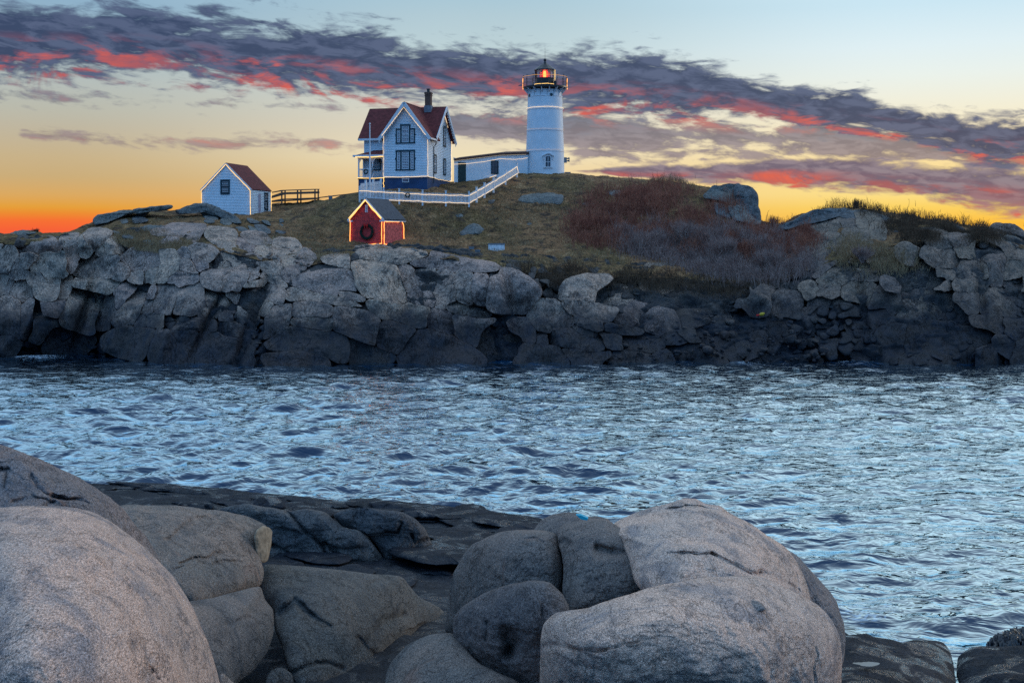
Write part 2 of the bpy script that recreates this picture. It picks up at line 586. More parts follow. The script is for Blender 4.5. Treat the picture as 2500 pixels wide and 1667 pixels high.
ROCK_CLIFF2 = granite('granite_cliff_dark', (0.29, 0.205, 0.155), (0.19, 0.145, 0.115), (0.075, 0.066, 0.062), wet=(2.6, 6.0, (0.008, 0.010, 0.015)), grain=6, bump=1.0, bscale=1.5, speck=0.42, rnd=0.16, lichen=(0.30, 0.20, 0.14), streak=(1.4, 1.4, 0.6), dark_amt=0.8)
ROCK_MID = granite('granite_brown', (0.285, 0.215, 0.18), (0.20, 0.175, 0.16), (0.095, 0.09, 0.092), grain=50, bump=0.95, bscale=4.0, speck=0.58, rnd=0.12, lichen=(0.34, 0.20, 0.15), dark_amt=0.7)

# ------------------------------------------------------------------ the island: height profile per column of the shore
LV = {
 'Y0': [(-400, 98), (0, 98), (200, 99), (330, 95), (450, 91.5), (620, 90), (850, 90.5), (1000, 91.5), (1250, 92), (1500, 92.5), (1700, 92), (1900, 92.5), (2100, 91.5), (2300, 90.5), (2500, 92), (2900, 95)],
 'c': [(-400, 590, 101), (0, 588, 101.5), (150, 588, 101.5), (300, 580, 102), (500, 592, 100), (620, 620, 99), (720, 640, 98.5), (850, 620, 99.5), (1000, 612, 100), (1150, 635, 99.5), (1300, 655, 99), (1500, 665, 100),
       (1650, 672, 101), (1800, 680, 101.5), (1900, 675, 102), (2000, 640, 102), (2100, 610, 101.5), (2300, 575, 102.5), (2420, 580, 103), (2500, 604, 103), (2900, 640, 103)],
 'd': [(-400, 582, 103), (0, 579, 102.6), (150, 577, 103), (300, 552, 105), (490, 552, 105), (660, 562, 106), (870, 597, 103.6), (1000, 593, 105), (1150, 595, 106), (1280, 590, 107), (1400, 592, 107), (1550, 612, 106), (1700, 620, 106),
       (1800, 604, 107), (1860, 600, 107), (1900, 600, 107), (2000, 582, 106.5), (2100, 562, 106), (2300, 552, 106), (2420, 570, 105.5), (2500, 598, 105), (2900, 640, 105)],
 'e': [(-400, 575, 104.5), (0, 574, 104), (150, 573, 104.3), (230, 556, 107), (300, 530, 109), (490, 527, 110), (560, 530, 111.5), (660, 528, 113.5), (770, 508, 114.5), (870, 488, 112.5), (1000, 493, 113.5), (1150, 499, 114.3), (1280, 470, 120), (1400, 472, 119), (1550, 492, 116),
       (1700, 503, 115), (1800, 520, 113), (1860, 565, 110.5), (1900, 568, 110), (2000, 542, 110), (2100, 527, 109.5), (2300, 544, 108.5), (2420, 564, 107.5), (2500, 594, 106.5), (2900, 640, 106.5)],
 'f': [(-400, 572, 106), (0, 571.5, 105.4), (60, 567, 105.6), (150, 571, 105.6), (215, 549, 109), (260, 525, 112), (330, 517, 114), (490, 518, 116.5), (560, 520, 117.5), (660, 516, 118.5), (770, 500, 119), (870, 475, 117), (1000, 461.5, 118.2), (1060, 460, 119), (1107, 447, 125.4),
       (1200, 436, 127), (1280, 425.5, 127.5), (1380, 426, 127.5), (1500, 436, 124.5), (1600, 445, 122.5), (1700, 457, 120.5), (1800, 480, 117), (1850, 540, 114), (1890, 553, 112.5), (1960, 528, 112.3), (2030, 514, 112), (2090, 513, 111.5), (2170, 524, 110.8),
       (2300, 541.5, 109.8), (2420, 562, 108.5), (2480, 583, 107.6), (2500, 592, 107.3), (2900, 640, 107.3)],
 'g': [(-400, 571, 107.5), (0, 570.5, 106.8), (60, 565, 107), (150, 570.5, 107), (215, 547, 110.5), (260, 522, 114), (330, 514, 116), (490, 512, 120), (560, 508, 121.5), (660, 499, 123), (770, 491, 123), (870, 472, 123), (1000, 453, 127), (1107, 445.5, 127.4),
       (1200, 431.5, 131), (1280, 424, 132), (1380, 424.5, 131.5), (1500, 433.5, 128), (1600, 441.5, 126), (1700, 453, 124), (1800, 471, 120.5), (1850, 533, 117), (1890, 549, 115), (1960, 523, 114.3), (2030, 510, 114), (2090, 509.5, 113.5), (2170, 520.5, 112.5),
       (2300, 540, 111), (2420, 560.5, 109.6), (2480, 581.5, 108.6), (2500, 590.5, 108.2), (2900, 640, 108.2)],
}


def _lv(key, px):
    a = LV[key]
    x = [t[0] for t in a]
    return [pchip(x, [t[i] for t in a], px) for i in range(1, len(a[0]))]


def island_profile(px):
    """rows of (py, Y) levels for each column px"""
    px = np.asarray(px, float)
    Y0 = _lv('Y0', px)[0]
    rows = []
    def lvl_z(z, Y):
        rows.append((HY + (CH - z) * F / Y, Y + 0 * px))
    pc, Yc = _lv('c', px)
    zc = CH - (pc - HY) / F * Yc
    lvl_z(-1.5 + 0 * px, Y0 - 1.2)
    lvl_z(0.3 + 0 * px, Y0 + 0.2)
    for f, g in ((0.3, 0.26), (0.6, 0.52), (0.86, 0.78)):
        lvl_z(0.3 + (zc - 0.3) * f, Y0 + 0.2 + (Yc - Y0 - 0.2) * g)
    for k in 'cdefg':
        rows.append(tuple(_lv(k, px)))
    py, Yg = rows[-1]
    zg = CH - (py - HY) / F * Yg
    lvl_z(zg - 1.2, Yg + 5)
    lvl_z(zg * 0.55, Yg + 16)
    lvl_z(-2 + 0 * px, Yg + 34)
    return np.array([r[0] for r in rows]), np.array([r[1] for r in rows])


NL = 13
_PX = np.arange(-400, 2901, 6.0)
_S = np.linspace(0, NL - 1, 361)
_lp, _ly = island_profile(_PX)
GP = np.array([pchip(np.arange(NL), _lp[:, i], _S) for i in range(len(_PX))])     # py (col, s)
GY = np.array([pchip(np.arange(NL), _ly[:, i], _S) for i in range(len(_PX))])     # Y
_SR = 270                                                                          # index of the ridge (level 9)


def depth_at(px, py):
    """distance of the island's surface seen at photo pixel (px, py)"""
    px = np.atleast_1d(np.asarray(px, float)); py = np.atleast_1d(np.asarray(py, float))
    out = np.empty(len(px))
    k = np.clip(((px - _PX[0]) / 6.0), 0, len(_PX) - 1.001)
    i0 = k.astype(int); t = k - i0
    for j in range(len(px)):
        v = 0
        for ii, w in ((i0[j], 1 - t[j]), (i0[j] + 1, t[j])):
            v += w * np.interp(-py[j], -GP[ii, :_SR + 1], GY[ii, :_SR + 1])
        out[j] = v
    return out


DX = np.arange(-400, 2901, 6.0)
DYr = np.arange(400, 960, 4.0)
DMAP = np.stack([np.interp(-DYr, -GP[i, :_SR + 1], GY[i, :_SR + 1]) for i in range(len(_PX))])


def dmap(px, py):
    """fast bilinear lookup of depth_at"""
    u = np.clip((np.asarray(px, float) - DX[0]) / 6.0, 0, len(DX) - 1.001)
    v = np.clip((np.asarray(py, float) - DYr[0]) / 4.0, 0, len(DYr) - 1.001)
    i, j = u.astype(int), v.astype(int)
    a, b = u - i, v - j
    return (DMAP[i, j] * (1 - a) * (1 - b) + DMAP[i + 1, j] * a * (1 - b) + DMAP[i, j + 1] * (1 - a) * b + DMAP[i + 1, j + 1] * a * b)


def ground(px, py):
    return P(px, py, dmap(px, py))


def island_mesh(name, s0, s1, back, noise_amp, noise_scale, ridged, seed):
    sel = (_S >= s0 - 1e-6) & (_S <= s1 + 1e-6)
    px = _PX[:, None] + 0 * GP[:, sel]
    V = P(px, GP[:, sel], GY[:, sel] + back)
    n = fbm(V * noise_scale, 5, seed, 0.55, ridged)
    V[..., 2] += n * noise_amp
    V[..., 1] -= n * noise_amp * (1.2 if ridged else 0.2)
    return mesh_np(name, V.reshape(-1, 3), [grid_faces(V.shape[0], V.shape[1])[:, ::-1]])


# grass: dry winter turf
def grass_mat():
    m, T, b = mat_new('winter_turf')
    pos = T.new('ShaderNodeNewGeometry').outputs['Position']
    mp = T.new('ShaderNodeMapping')
    T.l.new(pos, mp.inputs[0])
    mp.inputs['Scale'].default_value = (1, 0.7, 2.2)
    a = T.noise(mp.outputs[0], 0.16, 5, 0.6, 0.6)
    c2 = T.noise(mp.outputs[0], 0.8, 6, 0.7, 0.4)
    f = T.noise(pos, 5.0, 5, 0.7)
    c = T.mix(T.mrange(a, 0.40, 0.62), (0.27, 0.140, 0.066, 1), (0.175, 0.110, 0.046, 1))
    c = T.mix(T.mrange(c2, 0.50, 0.62), c, (0.070, 0.047, 0.034, 1))
    c = T.mix(T.mrange(c2, 0.47, 0.33), c, (0.35, 0.215, 0.11, 1))
    c = T.mix(1.0, c, T.ramp(f, [(0.30, (0.25, 0.25, 0.25, 1)), (0.70, (1.8, 1.8, 1.8, 1))]), 'MULTIPLY')
    T.l.new(c, b.inputs['Base Color'])
    b.inputs['Roughness'].default_value = 0.95
    b.inputs['Specular IOR Level'].default_value = 0.1
    bp = T.new('ShaderNodeBump')
    bp.inputs['Strength'].default_value = 0.9
    bp.inputs['Distance'].default_value = 0.35
    T.l.new(T.noise(pos, 2.4, 7, 0.7), bp.inputs['Height'])
    T.l.new(bp.outputs[0], b.inputs['Normal'])
    return m


TURF = grass_mat()
hill = tag(link('hill', island_mesh('hill', 4.7, 12, 0.0, 0.14, 0.8, False, 5), TURF), 'grassy island hilltop with dry brown winter turf', 'hill', None, 'structure')
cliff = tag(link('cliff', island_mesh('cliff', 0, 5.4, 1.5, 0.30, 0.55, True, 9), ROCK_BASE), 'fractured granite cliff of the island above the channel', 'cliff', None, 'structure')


# ------------------------------------------------------------------ rock bodies from an outline and a depth
def smooth_outline(poly, n, rough=0.015, seed=0, iters=2, keep=0.22):
    p = np.asarray(poly, float)
    for _ in range(iters):
        q = np.roll(p, -1, 0)
        a = p * (1 - keep) + q * keep
        b = p * keep + q * (1 - keep)
        p = np.stack([a, b], 1).reshape(-1, 2)
        keep = 0.25
    d = np.linalg.norm(np.roll(p, -1, 0) - p, axis=1)
    s = np.concatenate([[0], np.cumsum(d)])
    tq = np.linspace(0, s[-1], n, endpoint=False)
    pp = np.vstack([p, p[:1]])
    out = np.stack([np.interp(tq, s, pp[:, 0]), np.interp(tq, s, pp[:, 1])], 1)
    if rough:
        size = math.sqrt((np.ptp(out[:, 0]) + 1) * (np.ptp(out[:, 1]) + 1))
        q = np.stack([out[:, 0] / size * 5, out[:, 1] / size * 5, np.full(n, seed * 1.37)], 1)
        out = out + size * rough * np.stack([fbm(q, 3, seed), fbm(q, 3, seed + 50)], 1)
    return out


def poly_centroid(p):
    x, y = p[:, 0], p[:, 1]
    x1, y1 = np.roll(x, -1), np.roll(y, -1)
    cr = x * y1 - x1 * y
    A = cr.sum() / 2
    return np.array([((x + x1) * cr).sum() / (6 * A), ((y + y1) * cr).sum() / (6 * A)])


def rock_body(name, poly, depth, spokes=44, rings=9, R=0.35, thick=1.5, amp=0.06, nscale=1.2, seed=0, rough=0.015, center=None, grooves=(), lean=0.0, iters=2, ridged=0.0, keep=0.22, facet=None):
    """closed rock: front follows depth(px,py), rims roll back with radius R, back closed behind"""
    b = smooth_outline(poly, spokes, rough, seed, iters, keep)
    c = poly_centroid(b) if center is None else np.asarray(center, float)
    s = np.linspace(0, 1, rings + 1)[1:]
    t = 1 - (1 - s) ** 1.7
    pts = c + t[:, None, None] * (b - c)[None]                # ring, spoke
    allp = np.vstack([c[None], pts.reshape(-1, 2)])
    Y = depth(allp[:, 0], allp[:, 1])
    mpp = Y.mean() / F
    rb = np.linalg.norm(b - c, axis=1)
    edge = np.vstack([[rb.min()], ((1 - t)[:, None] * rb[None]).reshape(-1, 1)])[:, 0] * mpp
    Rr = min(R, 0.75 * np.median(rb) * mpp)
    q = np.clip(1 - edge / Rr, 0, 1)
    Y = Y + Rr * (1 - np.sqrt(np.clip(1 - q * q, 0, 1))) * 1.0
    h = (b[:, 1].max() - allp[:, 1]) * mpp
    if lean:
        Y = Y + lean * h
    for gr_ in grooves:
        gp, gw, gd = gr_[:3]
        gw = gw * 0.72
        stp = gr_[3] if len(gr_) > 3 else 0.0
        gp = np.asarray(gp, float)
        dd = np.full(len(allp), 1e9)
        for k in range(len(gp) - 1):
            a, e = gp[k], gp[k + 1]
            v = e - a
            tt = np.clip(((allp - a) @ v) / (v @ v), 0, 1)
            wob = 3.0 * fbm(np.stack([allp[:, 0] * 0.03, allp[:, 1] * 0.03, np.full(len(allp), k * 1.0)], 1), 3, seed + 3)
            dd = np.minimum(dd, np.abs(np.linalg.norm(allp - (a + tt[:, None] * v), axis=1) + wob * 0.7))
        var = np.clip(0.75 + 0.6 * fbm(np.stack([allp[:, 0] * 0.02, allp[:, 1] * 0.02, np.full(len(allp), seed * 1.0)], 1), 2, seed + 5), 0.15, 1.4)
        Y = Y + gd * var * np.exp(-(dd / gw) ** 2)
        if stp:                                  # the rock below the joint has flaked away
            line = np.interp(allp[:, 0], gp[:, 0], gp[:, 1])
            inx = (allp[:, 0] > gp[:, 0].min()) & (allp[:, 0] < gp[:, 0].max())
            sd_ = allp[:, 1] - line
            Y = Y + stp * np.where(inx & (sd_ > 0), np.clip(sd_ / 4.0, 0, 1) * np.exp(-sd_ / 90.0), 0) * np.sin(np.pi * np.clip((allp[:, 0] - gp[:, 0].min()) / (np.ptp(gp[:, 0]) + 1e-6), 0, 1))
    V = P(allp[:, 0], allp[:, 1], Y)
    fade = 1 - q ** 3
    n = fbm(V * nscale, 4, seed + 7)
    if ridged:
        n = n + ridged * fbm(V * nscale * np.array([0.7, 0.7, 1.6]), 3, seed + 31, 0.55, True)
    V[:, 1] += n * amp * fade
    V[:, 2] += n * amp * 0.3 * fade
    if facet:
        fn = vnoise(V * facet[1] + seed * 3.1, seed + 90, True) + 0.5 * vnoise(V * facet[1] * 2.3 + seed, seed + 91, True)
        V[:, 1] += fn * facet[0] * fade
        V[:, 2] += fn * facet[0] * 0.4 * fade
        f2 = fbm(V * facet[1] * 5.0, 3, seed + 95, 0.6, True)
        V[:, 1] += f2 * facet[0] * 0.16 * fade
    # side and back
    back = []
    for sc, dz in ((0.985, Rr + thick * 0.35), (0.86, Rr + thick * 0.8), (0.5, Rr + thick)):
        pb = c + (b - c) * sc
        Yb = Y[1 + (rings - 1) * spokes:1 + rings * spokes] * 0 + np.mean(Y) * 0.0 + depth(pb[:, 0], pb[:, 1]) + dz
        back.append(P(pb[:, 0], pb[:, 1], Yb))
    cb = P(c[0], c[1], float(depth(np.array([c[0]]), np.array([c[1]]))[0]) + Rr + thick)
    V = np.vstack([V] + back + [cb[None]])
    nr = rings + 3
    quads = grid_faces(nr, spokes, True) + 1
    k = np.arange(spokes)
    tri0 = np.stack([np.zeros(spokes, int), 1 + (k + 1) % spokes, 1 + k], 1)
    last = 1 + (nr - 1) * spokes
    tri1 = np.stack([np.full(spokes, len(V) - 1), last + k, last + (k + 1) % spokes], 1)
    # orient outward: px increases right, py down
    A = np.sum(b[:, 0] * np.roll(b[:, 1], -1) - np.roll(b[:, 0], -1) * b[:, 1])
    fs = [quads, tri0, tri1] if A < 0 else [quads[:, ::-1], tri0[:, ::-1], tri1[:, ::-1]]
    me = mesh_np(name, V, fs)
    return me

# ------------------------------------------------------------------ cliff blocks, traced joint by joint
def crop(ox, oy, k, polys):
    return [[(ox + x / k, oy + y / k) for x, y in p] for p in polys]


LEFT = crop(0, 480, 3.675, [
 [(0,500),(90,505),(140,560),(75,685),(0,680)], [(195,600),(215,520),(270,505),(340,540),(320,575),(235,580),(205,640)],
 [(370,540),(420,490),(540,510),(585,600),(560,740),(480,740),(410,750),(370,640),(325,585)], [(610,560),(700,520),(690,620),(640,665),(605,650)],
 [(700,400),(760,410),(800,450),(770,530),(715,510)], [(780,400),(850,355),(950,370),(930,420),(860,445),(800,430)],
 [(900,440),(1000,380),(1140,440),(1100,490),(1030,500),(880,530)], [(715,600),(830,590),(860,560),(1040,555),(1050,600),(990,740),(820,725),(695,720)],
 [(640,780),(690,725),(820,730),(1000,745),(1080,770),(950,885),(700,810),(660,830)], [(540,1140),(600,940),(665,815),(940,880),(930,950),(850,1110),(790,1230),(700,1200)],
 [(300,760),(370,700),(410,755),(550,730),(540,850),(480,940),(400,950),(350,860)], [(545,740),(645,740),(640,830),(600,920),(530,920)],
 [(0,920),(90,900),(180,940),(190,1030),(150,1240),(0,1230)], [(105,800),(160,770),(260,840),(260,900),(210,960),(180,920),(110,880)],
 [(40,830),(80,745),(135,745),(110,810),(60,880)], [(370,960),(450,940),(590,935),(560,1000),(480,1080),(380,1060)],
 [(415,1250),(480,1170),(690,1240),(810,1275),(720,1390),(560,1420),(430,1380)], [(0,1240),(100,1240),(130,1320),(60,1420),(0,1400)],
 [(1030,880),(1120,770),(1230,780),(1240,820),(1060,1000),(1035,1000)], [(1060,1020),(1250,800),(1330,790),(1300,940),(1190,1150),(1000,1120)],
 [(1160,760),(1260,655),(1295,690),(1280,770),(1200,800)], [(1290,690),(1360,625),(1415,640),(1390,740),(1290,770)],
 [(1390,740),(1440,620),(1490,490),(1560,490),(1610,560),(1600,640),(1490,750)], [(1205,560),(1260,520),(1340,560),(1430,600),(1400,630),(1310,670),(1220,640)],
 [(1105,540),(1150,505),(1250,510),(1210,600),(1120,600)], [(1610,620),(1650,545),(1740,610),(1745,670),(1700,690),(1620,660)],
 [(1500,740),(1590,680),(1680,675),(1740,720),(1720,780),(1600,775)], [(1605,500),(1660,470),(1720,500),(1710,560),(1640,550)],
 [(1710,480),(1760,415),(1900,430),(1970,490),(1920,560),(1860,580),(1730,555)], [(1470,400),(1490,360),(1580,350),(1620,400),(1580,450),(1490,445)],
 [(1400,350),(1560,300),(1820,310),(1770,400),(1660,410),(1590,360),(1450,360)], [(1780,410),(1840,340),(2050,365),(2090,450),(2140,590),(2090,640),(1890,645),(1920,560),(1970,490),(1900,420)],
 [(1730,565),(1860,585),(1870,650),(1760,650)], [(1840,660),(1990,650),(2300,620),(2350,680),(2200,790),(2110,840),(1960,840),(1840,790)],
 [(2180,800),(2280,745),(2400,735),(2420,880),(2190,860)], [(1370,960),(1440,820),(1560,800),(1590,880),(1550,1000),(1530,1060),(1400,1050)],
 [(1545,1040),(1600,880),(1700,800),(1800,830),(1790,1000),(1720,1080)], [(1310,920),(1350,825),(1390,840),(1370,920)],
 [(1310,1110),(1370,1050),(1470,1060),(1470,1170),(1320,1165)], [(1480,1065),(1760,1080),(1950,1110),(1930,1200),(1700,1200),(1470,1180)],
 [(950,1290),(1140,1170),(1390,1185),(1340,1310),(1240,1430),(1060,1390),(960,1340)], [(1350,1290),(1410,1195),(1760,1200),(1770,1330),(1730,1450),(1420,1440)],
 [(1780,1300),(1800,1210),(2150,1260),(2290,1330),(2250,1470),(1750,1460)], [(1940,1110),(2280,1190),(2290,1300),(2000,1250)],
 [(1870,860),(1950,880),(1990,870),(2040,930),(1990,1030),(1940,1090)], [(2030,890),(2080,845),(2140,880),(2120,930)],
 [(1960,1060),(2050,1010),(2120,1020),(2060,1110),(1970,1120)], [(2080,1060),(2160,1005),(2330,1110),(2340,1180),(2200,1130)],
 [(1780,1060),(1840,1020),(1920,1050),(1910,1090),(1800,1090)], [(2180,880),(2352,900),(2400,960),(2270,1040),(2190,1010)],
 [(2140,420),(2270,380),(2300,430),(2260,500),(2150,500)], [(210,480),(310,440),(440,420),(530,490),(500,500),(370,500)],
 [(860,1130),(950,900),(1030,890),(1030,1010),(990,1110)], [(190,980),(260,910),(300,960),(290,1200),(200,1240)], [(300,1000),(350,960),(390,1080),(470,1090),(520,1150),(400,1260),(310,1230)],
 [(140,560),(190,600),(200,700),(120,760),(80,690)], [(1050,600),(1110,610),(1150,700),(1080,765),(1000,740)], [(1280,980),(1300,930),(1370,930),(1360,1040),(1280,1050)],
 [(1200,1160),(1280,1050),(1310,1110),(1310,1165)], [(0,690),(80,700),(60,800),(0,880)], [(600,420),(690,400),(700,500),(620,540)], [(2210,520),(2300,500),(2352,560),(2330,610),(2220,610)],
 [(-160,520),(-10,500),(-10,690),(-150,700)], [(-170,720),(-10,700),(-10,900),(-160,950)], [(-160,960),(-10,930),(-10,1230),(-170,1250)], [(-170,1260),(-10,1250),(-10,1410),(-160,1420)],
])
MID = crop(600, 560, 3.675, [
 [(0,70),(140,75),(190,130),(80,150),(40,200),(0,190)], [(70,210),(100,140),(180,170),(240,225),(220,265),(120,235)], [(255,185),(300,140),(410,150),(440,190),(380,215),(280,220)],
 [(455,280),(520,220),(580,260),(570,310),(500,325)], [(355,270),(400,225),(430,290),(380,300)], [(0,335),(120,335),(135,400),(60,470),(0,480)],
 [(135,310),(230,295),(300,340),(260,400),(150,380)], [(120,415),(160,375),(250,400),(370,490),(340,525),(170,460)], [(330,420),(400,330),(510,325),(540,345),(460,420),(360,480)],
 [(0,530),(70,450),(150,445),(350,545),(345,640),(280,655),(0,575)], [(0,585),(150,620),(240,660),(190,740),(60,745),(0,680)],
 [(385,500),(480,400),(620,330),(740,320),(960,370),(970,480),(990,580),(890,600),(700,580),(540,540)], [(610,420),(640,370),(760,340),(850,375),(800,460),(720,465)],
 [(650,545),(760,495),(930,500),(1000,590),(1060,640),(980,640),(860,600)], [(365,560),(420,515),(700,590),(790,600),(1080,690),(1100,715),(880,690),(600,640),(420,650),(350,640)],
 [(400,740),(430,660),(560,630),(770,680),(800,740),(700,780),(540,790),(420,790)], [(390,800),(480,790),(660,800),(790,800),(780,890),(620,885),(400,855)],
 [(780,690),(960,700),(1130,750),(1190,800),(1180,940),(1150,1040),(940,950),(780,880),(800,790)], [(940,290),(1060,250),(1180,290),(1370,390),(1430,560),(1420,665),(1280,665),(1090,590),(1000,520),(960,400)],
 [(720,300),(890,260),(935,290),(940,360),(820,335)], [(1400,390),(1470,370),(1510,480),(1480,550),(1430,540)], [(1450,610),(1510,510),(1580,540),(1590,650),(1520,665)],
 [(1510,420),(1570,400),(1650,520),(1700,640),(1620,655),(1590,540)], [(1560,350),(1720,340),(1700,460),(1690,560),(1640,500)], [(1700,370),(1800,345),(1870,400),(1860,490),(1760,505),(1695,440)],
 [(1690,560),(1720,500),(1860,500),(1895,570),(1880,640),(1740,665)], [(1880,500),(1890,360),(2030,380),(2030,480),(2020,600),(2030,655),(1900,650)],
 [(2010,520),(2060,390),(2160,400),(2180,470),(2140,640),(2080,660),(2030,600)], [(1500,280),(1650,270),(1900,325),(2200,375),(2280,400),(1880,375),(1560,345)],
 [(950,280),(1000,200),(1190,190),(1480,230),(1620,240),(1500,270),(1230,275)], [(1090,660),(1130,645),(1480,690),(1620,740),(1610,860),(1560,890),(1400,820),(1200,790),(1120,730)],
 [(1630,770),(1700,745),(1840,800),(1870,910),(1800,920),(1640,870)], [(1170,1000),(1210,850),(1280,815),(1530,900),(1480,970),(1380,1100),(1190,1060)],
 [(230,1000),(400,870),(900,970),(930,1040),(900,1130),(700,1130),(520,1070),(250,1080)], [(930,985),(1140,1050),(1320,1130),(1240,1180),(960,1170)],
 [(1380,1100),(1480,970),(1560,900),(1850,980),(2030,1060),(2120,1140),(1950,1180),(1450,1180)], [(190,1130),(420,1100),(720,1150),(700,1200),(300,1210)],
 [(1860,800),(2000,790),(2200,830),(2120,900),(2080,1050),(1900,960)], [(2110,950),(2180,890),(2320,930),(2330,1080),(2210,1110),(2090,1070)], [(1820,680),(1900,640),(2000,730),(1960,750)],
 [(1990,740),(2060,700),(2150,780),(2060,790)], [(200,830),(260,710),(420,680),(400,840),(300,900),(220,960)], [(0,760),(60,740),(140,830),(80,900),(0,880)], [(0,900),(80,910),(80,1010),(60,1120),(0,1150)],
 [(2160,620),(2190,440),(2280,390),(2420,430),(2530,500),(2590,560),(2580,640),(2540,700),(2350,700),(2200,680)],
])
COVE = crop(1200, 480, 3.675, [
 [(370,1060),(420,965),(560,980),(740,1110),(720,1140),(540,1160),(530,1230),(400,1200)], [(680,880),(720,820),(820,790),(1000,765),(1030,800),(950,850),(930,940),(800,920)],
 [(950,850),(1040,795),(1180,850),(1215,920),(1190,990),(930,940)], [(690,950),(820,940),(1150,1000),(1130,1060),(1000,1130),(740,1060),(700,1010)], [(1110,1130),(1150,1010),(1220,995),(1365,1035),(1360,1170),(1250,1180)],
 [(740,1060),(1000,1130),(1010,1190),(930,1210),(760,1150)], [(500,1210),(760,1230),(960,1290),(970,1390),(900,1400),(720,1330),(520,1290)], [(240,1370),(300,1345),(560,1355),(650,1400),(690,1470),(500,1490),(250,1470)],
 [(630,1380),(760,1370),(1050,1410),(1060,1450),(880,1470),(700,1460)], [(1040,1460),(1180,1420),(1360,1395),(1430,1440),(1420,1475),(1200,1490)], [(1000,1140),(1340,1170),(1350,1240),(1170,1240),(1010,1190)],
 [(980,1220),(1160,1250),(1160,1340),(1040,1300)], [(1180,1260),(1400,1250),(1550,1320),(1530,1370),(1380,1390),(1190,1330)], [(1580,1340),(1720,1330),(1870,1340),(2020,1390),(2110,1460),(1900,1490),(1700,1450)],
 [(210,1180),(260,1155),(400,1200),(390,1270),(300,1250)], [(0,1190),(130,1230),(240,1270),(240,1400),(120,1430),(0,1400)], [(1690,1200),(1800,1190),(1850,1280),(1750,1280)],
 [(1960,1300),(2090,1230),(2190,1360),(2180,1420),(2090,1440),(2040,1380)], [(1690,1060),(1850,1060),(1900,1140),(1830,1170),(1720,1160)], [(2010,1170),(2090,1140),(2160,1190),(2130,1230),(2030,1230)],
 [(1390,800),(1420,660),(1690,660),(1680,720),(1500,840)], [(1700,760),(1780,710),(1900,740),(1850,800),(1720,830)], [(2230,900),(2260,840),(2352,830),(2352,990),(2250,980)],
 [(1370,1060),(1500,1040),(1660,1080),(1690,1180),(1500,1230),(1380,1180)], [(1560,1260),(1640,1250),(1740,1300),(1700,1330),(1580,1330)], [(1440,1450),(1500,1370),(1590,1400),(1590,1450),(1500,1475)],
 [(2180,1300),(2260,1280),(2340,1330),(2300,1400),(2200,1390)], [(2130,1250),(2220,1230),(2290,1280),(2200,1300)], [(1850,1180),(1980,1160),(2010,1230),(1930,1270),(1860,1250)],
 [(400,1200),(500,1240),(500,1310),(420,1300)], [(760,1160),(930,1220),(980,1270),(800,1230)],
])
